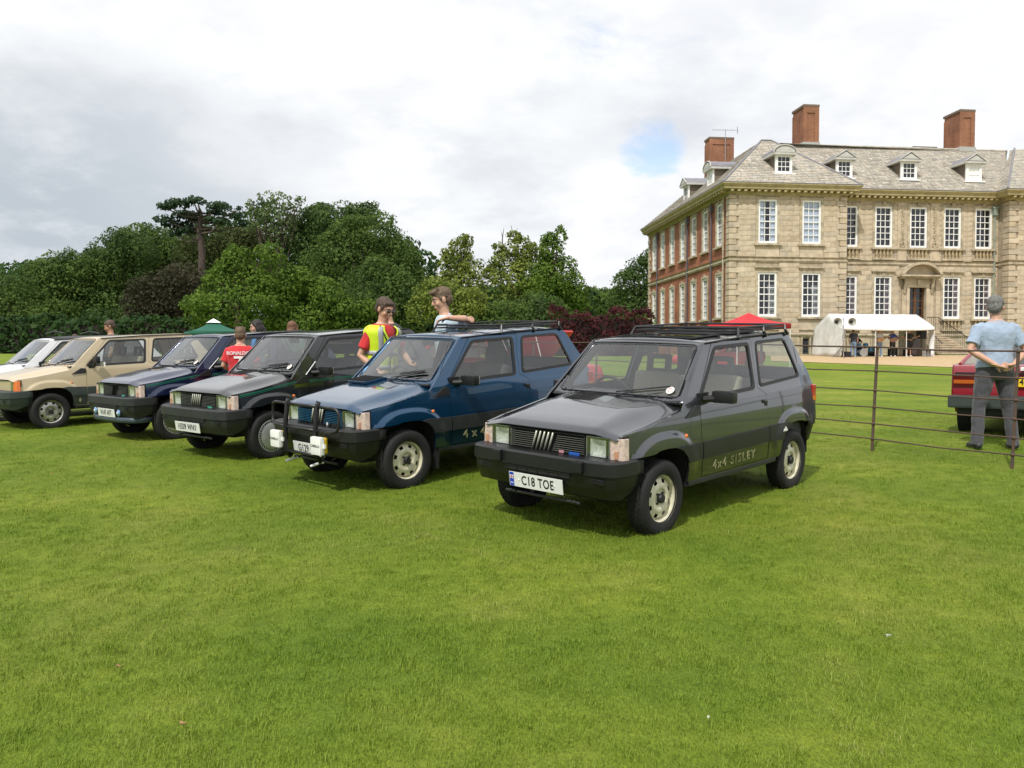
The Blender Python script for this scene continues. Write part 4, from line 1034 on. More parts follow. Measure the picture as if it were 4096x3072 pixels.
# ashlar blocks laid in courses; openings are left free
blocks = []
def lay(u0, u1, z0, z1, holes, hgt=.36, wid=.78, seed=0):
    q = random.Random(seed); z = z0; row = 0
    rects = [(min(p[0] for p in h), max(p[0] for p in h), min(p[1] for p in h), max(p[1] for p in h)) for h in holes]
    out = []
    n = max(1, round((z1-z0)/hgt)); hh = (z1-z0)/n
    for r in range(n):
        za, zb = z0+r*hh, z0+(r+1)*hh; segs = [(u0, u1)]
        for a, b, c, d in rects:
            if zb > c+.03 and za < d-.03:
                ns = []
                for s0, s1 in segs:
                    if b <= s0 or a >= s1: ns.append((s0, s1))
                    else:
                        if a > s0: ns.append((s0, a))
                        if b < s1: ns.append((b, s1))
                segs = ns
        for s0, s1 in segs:
            k = max(1, round((s1-s0)/(wid*q.uniform(.75, 1.25)))); cuts = [s0]
            for i in range(1, k): cuts.append(s0+(s1-s0)*(i+q.uniform(-.22, .22)+(.25 if r % 2 else -.1))/k)
            cuts.append(s1); cuts.sort()
            for a, b in zip(cuts[:-1], cuts[1:]):
                if b-a > .06: out.append((a+.006, b-.006, za+.006, zb-.006, q.uniform(0, .014), q.choice((0, 0, 0, 1, 1, 2, 3))))
    return out
def block_mesh(u, w, z, h, d): b = MB(); b.box((0, 0, 0), (w, d, h)); return b
bandz = (ZB-.10, ZB+.28)
H_ = lambda hs, pad=.0: hs
ex_w = [win_hole(c, Wd+.36, TOPW[0]-1.02, TOPW[1]+.16) for c in wing_c]+[win_hole(c, Wd+.30, LOWW[0]-.12, LOWW[1]+.42) for c in wing_c]+[win_hole(5.987, 1.6, 1.9, 3.3), win_hole(wing_c[0], Wd+.3, 3.2, LOWW[0]), win_hole(wing_c[1], Wd+.3, 3.4, LOWW[0])]
ex_c = [win_hole(c, Cw+.34, CTOP[0]-.98, CTOP[1]+.28) for c in cen_c]+[win_hole(c, Cw+.34, CLOW[0]-.9, CLOW[1]+.34) for i, c in enumerate(cen_c) if i != 2]+[win_hole(DOORC, 2.9, 2.0, 9.0)]
B1 = lay(.60, W1-.55, GB-.1, bandz[0], ex_w, seed=1)+lay(.60, W1-.55, bandz[1], ZT-.05, ex_w, seed=2)
B2 = lay(W1+.0, W2, GB-.1, bandz[0], ex_c, seed=3)+lay(W1, W2, bandz[1], ZT-.05, ex_c, seed=4)
B3 = lay(W2+.65, W3, GB-.1, bandz[0], [], seed=5)+lay(W2+.65, W3, bandz[1], ZT-.05, [], seed=6)
allb = [(b, 0) for b in B1]+[(b, HD) for b in B2]+[(b, 0) for b in B3]
single = [x for x in allb if x[0][2] > 3.2 and x[0][0] < 30]
single.sort(key=lambda x: -(x[0][1]-x[0][0])); single = single[:290]; ss = set(id(x) for x in single)
cache = {}
for x in single:
    (a, b, c, d, o, mi), v = x
    w = round(b-a, 1); k = (w, mi)
    if k not in cache:
        me = MB().box((0, 0, 0), (1, 1, 1)).mesh('stone_block'); me.materials.append(STONE_L[mi]); cache[k] = me
    q = bpy.data.objects.new('stone_block', cache[k]); C.objects.link(q); q.parent = HOUSE
    q.location = ((a+b)/2, v-o/2, (c+d)/2); q.scale = (b-a, .03+o, d-c)
rest = MB()
for x in allb:
    if id(x) in ss: continue
    (a, b, c, d, o, mi), v = x; rest.cur = mi; rest.box(((a+b)/2, v-o/2, (c+d)/2), (b-a, .03+o, d-c))
r_ = put('stone_blocks', rest.mesh('stone_blocks'), STONE_L, HOUSE); r_['kind'] = 'stuff'
# quoins: long and short rusticated stones up each corner
def quoins(u, v, side, z0, z1, face_side=None):
    n = int((z1-z0)/.372); h = (z1-z0)/n
    for i in range(n):
        w = .72 if i % 2 else .46; z = z0+h*(i+.5)
        x0, x1 = (u, u+w) if side > 0 else (u-w, u)
        b = MB().box(((x0+x1)/2+(-.03 if side > 0 else .03), v+.28, z), (w+.06, .68, h-.035), bev=.03); b.build('quoin', STONE_L[(i*7) % 4], HOUSE)
for (z0, z1) in ((GB-.1, bandz[0]), (bandz[1], ZT-.02)):
    quoins(0, 0, 1, z0, z1); quoins(W1, 0, -1, z0, z1); quoins(W2, 0, 1, z0, z1)
    n = int((z1-z0)/.372); h = (z1-z0)/n
    for i in range(n):      # far corner of the brick flank
        MB().box((.02, HL-.2, z0+h*(i+.5)), (.14, .72 if i % 2 else .46, h-.035), bev=.02).build('quoin', STONE_L[i % 4], HOUSE)
# flank wall in brick, with stone window surrounds
va = [1.569, 4.537, 7.184, 9.959, 12.791, 15.569, 18.279]; vb = [2.686, 5.643, 8.282, 11.063, 13.894, 16.667, 19.369]
fl = MB(); holes = [[(a, z0), (b, z0), (b, z1), (a, z1)] for a, b in zip(va, vb) for z0, z1 in ((TOPW[0], TOPW[1]), (LOWW[0], LOWW[1]))]
vs, fs = cdt_panel([(.35, GB-.5), (HL, GB-.5), (HL, ZT), (.35, ZT)], holes, lambda y, z: (.04, y, z), 2.0); fl.add(vs, fs)
fl.build('brick_flank', BRICK, HOUSE)
MB().bb(.2, W3, HL-.02, HL, GB-.5, ZT).build('back_wall', BRICK, HOUSE); MB().bb(W3, W3+.05, 0, HL, GB-.5, ZT).build('end_wall', JOINT, HOUSE)
def window(u, v, z0, z1, w, axis='x', cols=3, rows=6, dress=None, mid=True, panes=True, depth=.14):
    """sash window with its glazing bars; local x along the wall, y inward"""
    e = bpy.data.objects.new('window', None); C.objects.link(e); e.parent = HOUSE; e.location = (u, v, z0)
    if axis == 'y': e.rotation_euler = (0, 0, -math.pi/2)
    if axis == 'd': pass
    h = z1-z0; fwd = .145; key = (round(w, 2), round(h, 2), cols, rows)
    if key not in MESHES:
        b = MB(); t = fwd
        for x0, x1, a, c in ((-w/2, -w/2+t, 0, h), (w/2-t, w/2, 0, h), (-w/2+t, w/2-t, 0, t+.03), (-w/2+t, w/2-t, h-t, h)): b.bb(x0, x1, depth-.12, depth, a, c)
        frame_ = b.mesh('frame'); b = MB(); iw = w-2*t; ih = h-2*t-.03; x0 = -w/2+t; zz = t+.03
        for c in range(1, cols): b.bb(x0+iw*c/cols-.024, x0+iw*c/cols+.024, depth-.05, depth-.012, zz, zz+ih)
        for r in range(1, rows):
            tt = .035 if (rows % 2 == 0 and r == rows//2 and mid) else .023
            b.bb(x0, x0+iw, depth-.052-(.02 if tt > .02 else 0), depth-.010, zz+ih*r/rows-tt, zz+ih*r/rows+tt)
        bars = b.mesh('glazing_bars')
        b = MB().bb(-iw/cols/2, iw/cols/2, -.003, .003, -ih/rows/2, ih/rows/2); pane = b.mesh('pane')
        b = MB()
        for c in range(cols):
            for r in range(rows): b.box((x0+iw*(c+.5)/cols, depth-.004, zz+ih*(r+.5)/rows), (iw/cols, .006, ih/rows))
        allp = b.mesh('panes'); MESHES[key] = (frame_, bars, pane, allp, iw, ih, x0, zz)
        for m_, mm in ((frame_, WPAINT), (bars, WPAINT), (pane, WGL), (allp, WGL)): m_.materials.append(mm)
    frame_, bars, pane, allp, iw, ih, x0, zz = MESHES[key]
    def raw(nm, me): o = bpy.data.objects.new(nm, me); C.objects.link(o); o.parent = e; return o
    raw('frame', frame_); raw('glazing_bars', bars)
    if panes:
        for c in range(cols):
            for r in range(rows):
                o = raw('pane', pane); o.location = (x0+iw*(c+.5)/cols, depth-.004, zz+ih*(r+.5)/rows)
                o.rotation_euler = (rnd.uniform(-.012, .012), 0, rnd.uniform(-.02, .02))
    else: o = raw('panes', allp); o['kind'] = 'stuff'
    # the room behind
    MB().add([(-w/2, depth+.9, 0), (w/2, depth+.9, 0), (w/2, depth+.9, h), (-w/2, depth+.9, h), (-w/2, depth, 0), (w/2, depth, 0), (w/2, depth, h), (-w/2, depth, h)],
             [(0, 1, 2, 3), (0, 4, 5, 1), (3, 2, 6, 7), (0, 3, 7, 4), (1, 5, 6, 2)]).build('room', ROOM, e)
    if dress == 'shut' or dress == 'half':
        for k, (a, b_) in enumerate(((-w/2+.02, -.005), (.005, w/2-.02))):
            if dress == 'half': a, b_ = ((-w/2+.02, -w/2+.02+.48), (w/2-.50, w/2-.02))[k]
            s = MB().bb(a, b_, depth+.05, depth+.08, .02, h-.02).build('shutter', SHUT, e)
            q = MB()
            for r in range(4): q.bb(a+.06, b_-.06, depth+.038, depth+.05, .12+(h-.1)*r/4, .12+(h-.1)*(r+1)/4-.14)
            q2 = q.mesh('shutter_panel'); put('shutter_panels', q2, SHUT, s)['kind'] = 'stuff'
    if dress in ('curtain', 'curtain_right', 'pink'):
        q = MB(); sides = [(.08, w/2-.05)] if dress != 'pink' else [(w*.22, w/2-.02)]
        for a, b_ in sides:
            q.grid(lambda i, j: (a+(b_-a)*i-(.0 if dress == 'pink' else .10*j*(1-j)*4*(-1)), depth+.12+.03*math.sin(i*22), .03+(h*(.97 if dress == 'pink' else .72))*j), 16, 4)
        q.build('curtain', CURT if dress != 'pink' else PINKC, e, True)
    return e
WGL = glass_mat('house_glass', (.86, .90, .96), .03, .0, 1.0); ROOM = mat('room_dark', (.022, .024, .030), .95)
def surround(u, v, z0, z1, w, key=True, sill=True, brow=False, axis='x'):
    """stone architrave, sill and keystone"""
    def P(nm, x0, x1, y0, y1, a, c, bev=.0):
        b = MB()
        if axis == 'x': b.box((u+(x0+x1)/2, v+(y0+y1)/2, (a+c)/2), (x1-x0, y1-y0, c-a))
        else: b.box((u+(y0+y1)/2, v-(x0+x1)/2, (a+c)/2), (y1-y0, x1-x0, c-a))
        return b.build(nm, TRIM, HOUSE)
    t = .17
    P('jamb', -w/2-t, -w/2, -.05, .14, z0, z1); P('jamb', w/2, w/2+t, -.05, .14, z0, z1); P('lintel', -w/2-t, w/2+t, -.055, .14, z1, z1+.17)
    if sill: P('window_sill', -w/2-.30, w/2+.30, -.20, .14, z0-.14, z0-.005)
    if brow: P('brow_moulding', -w/2-.26, w/2+.26, -.20, .05, z1+.30, z1+.40); P('brow_frieze', -w/2-.16, w/2+.16, -.07, .05, z1+.175, z1+.297)
    if key: P('keystone', -.11, .11, -.10, .05, z1+.01, z1+.30)
dress_up = ['half', 'shut']; dress_lo = ['curtain', 'curtain']
for i, c in enumerate(wing_c):
    window(c, 0, *TOPW, Wd, dress=dress_up[i]); surround(c, 0, *TOPW, Wd, key=False)
    window(c, 0, *LOWW, Wd, dress=dress_lo[i]); surround(c, 0, *LOWW, Wd, key=False, brow=True)
    # sunk apron panel below the upper window
    for (za, zb) in ((TOPW[0]-.98, TOPW[0]-.16), (LOWW[0]-.95, LOWW[0]-.16)):
        b = MB(); b.bb(c-.85, c+.85, -.015, .03, za, zb); b.build('apron_panel', STONE_L[1], HOUSE)
        b = MB(); b.bb(c-.90, c+.90, -.05, .02, zb-.10, zb); b.build('apron_moulding', TRIM, HOUSE); b = MB(); b.bb(c-.90, c+.90, -.05, .02, za, za+.07); b.build('apron_moulding', TRIM, HOUSE)
bal = MB().lathe([(.085, 0), (.085, .05), (.05, .09), (.045, .14), (.095, .30), (.085, .36), (.045, .47), (.05, .53), (.085, .56), (.085, .60)], n=10).mesh('baluster', True, 40); bal.materials.append(mat('baluster_stone', (.42, .33, .19), .9, noise_scale=3, noise_amt=.3))
def balusters(c, v, ztop):
    for k in range(5):
        o = bpy.data.objects.new('baluster', bal); C.objects.link(o); o.parent = HOUSE; o.location = (c-.56+.28*k, v-.10, ztop-.76)
    MB().bb(c-.80, c+.80, v+.005, v+.03, ztop-.9, ztop-.14).build('baluster_recess', JOINT, HOUSE); MB().bb(c-.86, c+.86, v-.18, v+.04, ztop-.90, ztop-.77).build('baluster_base', TRIM, HOUSE)
for i, c in enumerate(cen_c):
    window(c, HD, *CTOP, Cw); surround(c, HD, *CTOP, Cw, key=True); balusters(c, HD, CTOP[0])
    if i != 2:
        window(c, HD, *CLOW, Cw, dress='pink'); surround(c, HD, *CLOW, Cw, key=True, brow=True)
        balusters(c, HD, CLOW[0])
for a, b in zip(va, vb):
    for zz in (TOPW, LOWW):
        window(.04, (a+b)/2, *zz, b-a, axis='y', panes=False, dress='shut' if zz is TOPW and a > 8 else None); surround(.04, (a+b)/2, *zz, b-a, key=True, axis='y')
# basement window with leaded lights
MB().bb(5.36, 6.62, .16, .20, 1.92, 3.08).build('basement_window', PANE, HOUSE)
for x in (5.34, 5.99, 6.64): MB().bb(x-.07, x+.07, -.02, .16, 1.85, 3.16).build('mullion', TRIM, HOUSE)
MB().bb(5.20, 6.78, -.05, .15, 3.162, 3.34).build('lintel', TRIM, HOUSE)
b = MB()
for k in range(9): b.bb(5.46+.125*k, 5.47+.125*k, .145, .157, 1.92, 3.08)
for k in range(7): b.bb(5.42, 6.60, .143, .155, 2.02+.155*k, 2.03+.155*k)
b.build('leaded_lights', LEAD, HOUSE)['kind'] = 'stuff'
# string course, plinth, cornice with its modillions
def run(nm, pts, prof, m, close=False):
    """profile (out, z) swept along the wall line; mitred"""
    V = []; n = len(pts)
    for i, p in enumerate(pts):
        a = Vector(pts[max(0, i-1)]); q = Vector(p); c = Vector(pts[min(n-1, i+1)])
        d1 = (q-a).normalized() if i else (c-q).normalized(); d2 = (c-q).normalized() if i < n-1 else d1
        n1 = Vector((d1.y, -d1.x)); n2 = Vector((d2.y, -d2.x)); k = n1+n2; k = k/max(.2, k.dot(n1))
        V += [(q.x+k.x*o, q.y+k.y*o, z) for o, z in prof]
    k = len(prof); F = [(i*k+j, (i+1)*k+j, (i+1)*k+(j+1) % k, i*k+(j+1) % k) for i in range(n-1) for j in range(k)]
    F += [tuple(range(k)), tuple((n-1)*k+j for j in range(k))[::-1]]
    return MB().add(V, F).build(nm, m, HOUSE)
path = [(0, HL), (0, 0), (W1, 0), (W1, HD), (W2, HD), (W2, 0), (W3, 0)]
run('string_course', path, [(-.05, ZB-.10), (.05, ZB-.10), (.05, ZB-.02), (.11, ZB+.0), (.11, ZB+.12), (.05, ZB+.13), (.05, ZB+.22), (.16, ZB+.26), (-.05, ZB+.29)], TRIM)
run('plinth_moulding', path, [(-.05, 3.22), (.08, 3.22), (.12, 3.30), (.12, 3.36), (-.05, 3.42)], TRIM)
run('cornice_frieze', path, [(-.05, ZT-.16), (.06, ZT-.16), (.06, ZT-.05), (.20, ZT), (.20, ZT+.17), (-.05, ZT+.17)], CORN)
run('cornice', path, [(-.05, ZT+.172), (.60, ZT+.172), (.66, ZT+.20), (.66, ZT+.32), (.74, ZT+.40), (.82, ZT+.50), (.82, ZT+.56), (-.05, ZT+.60)], CORN)
mod = MB().box((0, -.40, ZT+.095), (.20, .40, .145), bev=.03).mesh('modillion'); mod.materials.append(CORN)
def mods(a, b, n, rz):
    for i in range(n):
        t = (i+.5)/n; o = bpy.data.objects.new('modillion', mod); C.objects.link(o); o.parent = HOUSE
        o.location = (a[0]+(b[0]-a[0])*t, a[1]+(b[1]-a[1])*t, 0); o.rotation_euler = (0, 0, rz)
mods((-.3, 0), (W1+.3, 0), 19, 0); mods((W1+.5, HD), (W2-.3, HD), 26, 0); mods((W2-.3, 0), (W3, 0), 18, 0); mods((0, HL), (0, -.1), 40, -math.pi/2)
# ------------------------------------------------ roof
def slate_mat():
    m = mat('stone_slate', (0.40, 0.365, 0.31), 0.85, noise_scale=0.6, noise_amt=0.28, bump=.4, bump_scale=9, detail=10); return m
SL = [slate_mat(), mat('slate_pale', (0.45, 0.41, 0.35), .85, noise_scale=2, noise_amt=.3), mat('slate_dark', (0.34, 0.315, 0.28), .85, noise_scale=2, noise_amt=.3), mat('slate_warm', (0.42, 0.37, 0.30), .85, noise_scale=2, noise_amt=.3), mat('slate_lichen', (0.385, 0.365, 0.31), .85, noise_scale=2, noise_amt=.3)]
ZE = ZT+.58; ZR = 18.0
slates = []
def slope(eave0, eave1, top0, top1, seed, rows=26, w0=.42):
    """slates on a quad; eave0-eave1 along the eaves, top0-top1 the upper edge"""
    q = random.Random(seed); e0, e1, t0, t1 = map(Vector, (eave0, eave1, top0, top1)); nrm = (e1-e0).cross(t0-e0 if (t0-e0).length > .1 else t1-e0).normalized()
    if nrm.z < 0: nrm = -nrm
    for r in range(rows):
        f = 1-(1-r/rows)**1.0; f2 = (r+1.35)/rows
        a0, a1 = e0.lerp(t0, f), e1.lerp(t1, f); b0, b1 = e0.lerp(t0, min(1, f2)), e1.lerp(t1, min(1, f2))
        L = (a1-a0).length; w = w0*(1-.35*r/rows); n = max(1, int(L/w)); cuts = [0]+[(i+q.uniform(-.25, .25)+(.3 if r % 2 else 0))/n for i in range(1, n)]+[1]
        for c0, c1 in zip(cuts[:-1], cuts[1:]):
            if c1-c0 < .002: continue
            th = nrm*(.030+q.uniform(0, .016)); g = (c1-c0)*.03; d = (b0-a0).normalized()*q.uniform(-.02, .02)
            p = [a0.lerp(a1, c0+g)+d, a0.lerp(a1, c1-g)+d, b0.lerp(b1, c1-g), b0.lerp(b1, c0+g)]
            slates.append(((p[0]+th, p[1]+th, p[2]+nrm*.004, p[3]+nrm*.004, p[0]-nrm*.005, p[1]-nrm*.005), q.choices((0, 1, 2, 3, 4), (9, 6, 1.4, 5, 2))[0]))
    return MB().quad(e0-nrm*.03, e1-nrm*.03, t1-nrm*.03, t0-nrm*.03)
ov = .74; RD = 7.6     # ridge distance behind the eaves
under = MB()
V_ = Vector
FH = W1/2+.1
hipL = V_((FH, 4.9, ZR+.35)); ridgeZ = ZR
mainE0, mainE1 = V_((W1, HD-ov, ZE)), V_((W2, HD-ov, ZE)); ry = 6.6
def U(b_): under.add(b_.v, b_.f)
U(slope((-ov, -ov, ZE), (W1+ov, -ov, ZE), (4.2, 4.6, ZR+.08), (5.0, 4.6, ZR+.08), 1))          # hipped front of the left wing
U(slope((-ov, HL+.5, ZE), (-ov, -ov, ZE), (4.2, HL+.5-5, ZR+.08), (4.2, 4.6, ZR+.08), 2, 26, .6))          # its flank
U(slope((W1+ov, -ov, ZE), (W1+ov, 5.9, ZE), (5.0, 4.6, ZR+.08), (5.0, 5.9, ZR+.08), 3))
U(slope((W1+.2, HD-ov, ZE), (W2-.2, HD-ov, ZE), (5.0, 5.2, ridgeZ), (W2+3.5, 5.2, ridgeZ), 4, 30))            # centre range
U(slope((W2-ov, -ov, ZE), (W3, -ov, ZE), (W2+3.8, 4.6, ZR+.05), (W3, 4.6, ZR+.05), 5)); U(slope((W2-ov, 5.9, ZE), (W2-ov, -ov, ZE), (W2+3.8, 5.9, ZR+.05), (W2+3.8, 4.6, ZR+.05), 6))
under.quad((4.2, 4.6, ZR), (4.2, HL-4.5, ZR), (W3, HL-4.5, ridgeZ-.2), (W3, 5.2, ridgeZ-.2)); under.build('roof', SL[2], HOUSE)
front = sorted(range(len(slates)), key=lambda i: -((slates[i][0][1]-slates[i][0][0]).length if slates[i][0][0].y < 2.2 and slates[i][0][0].x > 0 and abs(slates[i][0][0].x-slates[i][0][1].x) > .1 else 0))[:230]; fset = set(front)
rest = MB()
for i, (p, mi) in enumerate(slates):
    f = [(0, 1, 2, 3), (4, 5, 1, 0)]
    if i in fset: MB().add(p, f).build('slate', SL[mi], HOUSE)
    else: rest.cur = mi; rest.add(p, f)
put('roof_slates', rest.mesh('roof_slates'), SL, HOUSE)['kind'] = 'stuff'
for a, b in (((-ov, -ov, ZE), (4.2, 4.6, ZR+.08)), ((W1+ov, -ov, ZE), (5.0, 4.6, ZR+.08)), ((W2-ov, -ov, ZE), (W2+3.8, 4.6, ZR+.05)), ((4.2, 4.6, ZR+.08), (5.0, 4.6, ZR+.08))):
    MB().tube([V_(a)+V_((0, 0, .06)), V_(b)+V_((0, 0, .06))], .07, 6).build('hip_lead', LEAD, HOUSE)
MB().tube([(4.9, 5.2, ridgeZ+.03), (W3, 5.2, ridgeZ+.03)], .10, 6).build('ridge_lead', SL[1], HOUSE)
MB().tube([(W2+.1, HD-ov+.3, ZE+.05), (W2+3.6, 5.0, ridgeZ)], [.13, .10], 6).build('valley_lead', mat('pale_lead', (.50, .56, .60), .5), HOUSE)
# parapet lead edge on the eaves
run('eaves_edge', path, [(.60, ZE), (.84, ZE), (.84, ZE+.05), (.60, ZE+.07)], LEAD)
# dormers
DST = mat('dormer_stone', (.50, .49, .46), .8, noise_scale=3, noise_amt=.2)
def dormer(u, v, z, kind='tri', axis='x', w=1.12):
    d = bpy.data.objects.new('dormer', None); C.objects.link(d); d.parent = HOUSE; d.location = (u, v, z); d.rotation_euler = (0, 0, 0 if axis == 'x' else -math.pi/2)
    h = 1.22; D = 1.9
    b = MB(); b.bb(-w/2, w/2, .06, D, -.25, h-.05); b.build('cheeks', mat('dormer_cheek', (.16, .13, .10), .8), d)
    b = MB(); t = .13
    for x0, x1, a, c in ((-w/2-.06, -w/2+t, -.1, h), (w/2-t, w/2+.06, -.1, h), (-w/2+t, w/2-t, -.1, .10), (-w/2+t, w/2-t, h-.12, h)): b.bb(x0, x1, -.06, .08, a, c)
    b.build('dormer_frame', WPAINT, d); b = MB(); iw = w-2*t; ih = h-.22
    for c in (1, 2, 3)[:2 if w < 1.2 else 3]: b.bb(-w/2+t+iw*c/(3 if w < 1.2 else 4)-.017, -w/2+t+iw*c/(3 if w < 1.2 else 4)+.017, -.02, .02, .10, .10+ih)
    for r in (1, 2): b.bb(-w/2+t, w/2-t, -.025, .018, .10+ih*r/3-.018-(.012 if r == 1 else 0), .10+ih*r/3+.018)
    b.build('glazing_bars', WPAINT, d)
    MB().bb(-w/2+t, w/2-t, .012, .03, .10, .10+ih).build('pane', PANE if not kind.endswith('w') else SHUT, d)
    b = MB(); k = w/2+.30
    if kind.startswith('arc'):
        b = MB(); prof = [(k*math.cos(a), h+.14+(.54*math.sin(a))) for a in np.linspace(0, math.pi, 15)]
        b.prism(prof, lambda x, y: (x, -.28, y), lambda x, y: (x, D+.9, y)); pr = [(k*.82*math.cos(a), h+.16+(.40*math.sin(a))) for a in np.linspace(0, math.pi, 15)]
    else:
        b.prism([(-k, h+.14), (k, h+.14), (0, h+.70)], lambda x, y: (x, -.28, y), lambda x, y: (x, D+.9, y)); pr = [(-k*.74, h+.18), (k*.74, h+.18), (0, h+.56)]
    b.build('dormer_roof', LEAD, d)
    MB().bb(-k-.02, k+.02, -.30, D, h, h+.138).build('dormer_cornice', DST, d); MB().prism(pr, lambda x, y: (x, -.305, y), lambda x, y: (x, -.27, y)).build('tympanum', DST, d)
    if kind.startswith('arc'):
        MB().tube([(k*math.cos(a), -.30, h+.14+(.54*math.sin(a))) for a in np.linspace(0, math.pi, 15)], .05, 5).build('dormer_moulding', DST, d)
    else: MB().tube([(-k, -.30, h+.14), (0, -.30, h+.70), (k, -.30, h+.14)], .05, 5).build('dormer_moulding', DST, d)
    MB().bb(-w/2-.25, w/2+.25, -.22, .3, -.16, -.06).build('dormer_sill', WPAINT, d)
dormer(4.10, .50, 14.78, 'arc'); dormer(9.15, 1.5, 14.80); dormer(14.15, 1.5, 14.80); dormer(19.27, 1.5, 14.80, 'triw')
dormer(.45, 5.2, 14.65, 'arcw', 'y'); dormer(.45, 10.9, 14.65, 'tri', 'y')
# chimneys
def chimney(x0, x1, y0, y1, z0, z1):
    c = bpy.data.objects.new('chimney', None); C.objects.link(c); c.parent = HOUSE
    MB().bb(x0, x1, y0, y1, z0, z1).build('stack', BRICKC, c)
    MB().bb(x0-.08, x1+.08, y0-.08, y1+.08, z1, z1+.18).build('cap', mat('chimney_cap', (.16, .11, .08), .9), c)
    for (a, b) in ((x0, x0+.22), (x1-.22, x1)): MB().bb(a-.06, b+.06 if b == x1 else b, y0-.06, y0-.002, z0+.1, z1-.45).build('pilaster', BRICKC, c)
    MB().bb(x0-.06, x1+.06, y0-.062, y0-.001, z1-.45, z1-.001).build('pilaster_head', BRICKC, c)
    n = max(1, round((y1-y0)/.9))
    for i in range(n+1):
        y = y0+(y1-y0)*i/n; MB().bb(x0-.06, x0-.002, max(y0, y-.11), min(y1, y+.11), z0+.1, z1-.3).build('pilaster', BRICKC, c)
    MB().bb(x0-.13, x1+.13, y0-.13, y1+.13, z0-.3, z0+.35).build('lead_flashing', mat('stone_flashing', (.38, .38, .36), .8), c)
chimney(7.85, 8.98, 5.2, 7.1, 17.9, 20.95); chimney(20.72, 21.86, 5.2, 7.2, 17.9, 21.0); chimney(3.9, 6.02, 15, 16.2, 17.0, 20.95)
MB().bb(18.9, 21.0, 8.5, 10, 17.6, 19.1).build('low_stack', mat('chimney_cap2', (.10, .08, .07), .9), HOUSE)
# aerial on the flank chimney
ae = MB(); ax, ay = 5.2, 14.7; ae.tube([(ax, ay, 17.6), (ax, ay, 21.75)], .03, 6); ae.tube([(ax-1.2, ay, 21.66), (ax+1.1, ay, 21.7)], .018, 5)
for k in range(7): ae.tube([(ax-1.1+.3*k, ay-.25, 21.67), (ax-1.1+.3*k, ay+.25, 21.67)], .012, 4)
ae.box((ax+1.1, ay, 21.7), (.03, .1, .6)); ae.box((ax, ay-.05, 18.6), (.25, .2, .3)); ae.build('roof_aerial', mat('aerial_metal', (.35, .35, .36), .4, metal=.5), HOUSE)
# rainwater pipes
for v in (1.0, 3.5, 9.0, 17.5):
    m_ = TRIM if v == 1.0 else mat('iron_pipe', (.11, .10, .12), .6)
    b = MB(); x = -.10; b.tube([(x, v, GB), (x, v, ZT-.1)], .065, 8)
    for z in (GB+2.5, GB+5, GB+7.5, GB+10): b.tube([(x, v, z), (x, v, z+.12)], .085, 8)
    if v > 1: b.box((x, v, ZT-.55), (.22, .30, .40))
    b.build('drainpipe', m_, HOUSE)
b = MB(); b.tube([(W2-.35, HD-.10, GB), (W2-.35, HD-.10, ZT-.4)], .06, 8); b.box((W2-.35, HD-.12, ZT-.75), (.34, .24, .5)); b.box((W2-.35, HD-.12, ZT-.45), (.5, .3, .12))
for z in (4, 6.3, 8.6, 10.4): b.tube([(W2-.35, HD-.10, z), (W2-.35, HD-.10, z+.14)], .085, 8)
b.build('drainpipe', mat('green_pipe', (.25, .30, .25), .6), HOUSE)
# centre bay: projecting panels beside the middle window, carved drops
for s in (-1, 1):
    MB().bb(DOORC+s*.92, DOORC+s*1.62, HD-.07, HD+.01, ZB+.30, ZT-.20).build('pilaster_strip', STONE_L[0], HOUSE)
    q = MB(); rr = random.Random(5+s)
    for k in range(26):
        z = ZT-.6-.118*k; q.ball((DOORC+s*1.26+rr.uniform(-.04, .04), HD-.10, z), (.06+rr.uniform(0, .05), .06, .07), 7, 5)
    for k in range(9): a = k/9*2*math.pi; q.ball((DOORC+s*1.26+.16*math.cos(a), HD-.11, CTOP[0]+.22+.18*math.sin(a)), .07, 7, 5)
    q.build('carved_garland', TRIM, HOUSE, True)
MB().bb(DOORC-1.70, DOORC+1.70, HD-.16, HD+.02, CTOP[0]-.13, CTOP[0]-.005).build('window_shelf', TRIM, HOUSE)
MB().bb(DOORC-1.66, DOORC+1.66, HD-.09, HD+.01, ZB+.30, CTOP[0]-.14).build('pedestal_panel', STONE_L[3], HOUSE) if 0 else None
# doorcase
D0 = HD; t1, t2, t3 = STONE_L[1], STONE_L[0], TRIM
for s in (-1, 1):
    MB().bb(DOORC+s*.65, DOORC+s*.88, D0-.12, D0+.2, 3.5, 7.05).build('door_jamb', t1, HOUSE); MB().bb(DOORC+s*.90, DOORC+s*1.22, D0-.08, D0+.1, 3.5, 6.7).build('door_pilaster', t2, HOUSE)
    q = MB()
    for k in range(12): t = k/11; q.ball((DOORC+s*1.06, D0-.32+.20*t, 7.40-.95*t), (.13-.04*t, .18-.08*t, .11), 8, 6)
    q.build('scroll_bracket', TRIM, HOUSE, True)
MB().bb(DOORC-.88, DOORC+.88, D0-.14, D0+.2, 6.822, 7.05).build('door_lintel', t1, HOUSE); MB().bb(DOORC-1.0, DOORC+1.0, D0-.16, D0+.1, 7.052, 7.45).build('door_frieze', t2, HOUSE)
MB().bb(DOORC-.11, DOORC+.11, D0-.24, D0, 7.0, 7.40).build('keystone', t1, HOUSE)
PH = 1.62
MB().bb(DOORC-PH, DOORC+PH, D0-.68, D0+.02, 7.58, 7.70).build('pediment_cornice', TRIM, HOUSE); MB().bb(DOORC-PH+.12, DOORC+PH-.12, D0-.5, D0+.02, 7.45, 7.578).build('pediment_bed', TRIM, HOUSE)
arc = lambda k, z0, zh: [(k*PH*math.sin(a)/math.sin(1.15), z0+zh*(math.cos(a)-math.cos(1.15))/(1-math.cos(1.15))) for a in np.linspace(-1.15, 1.15, 21)]
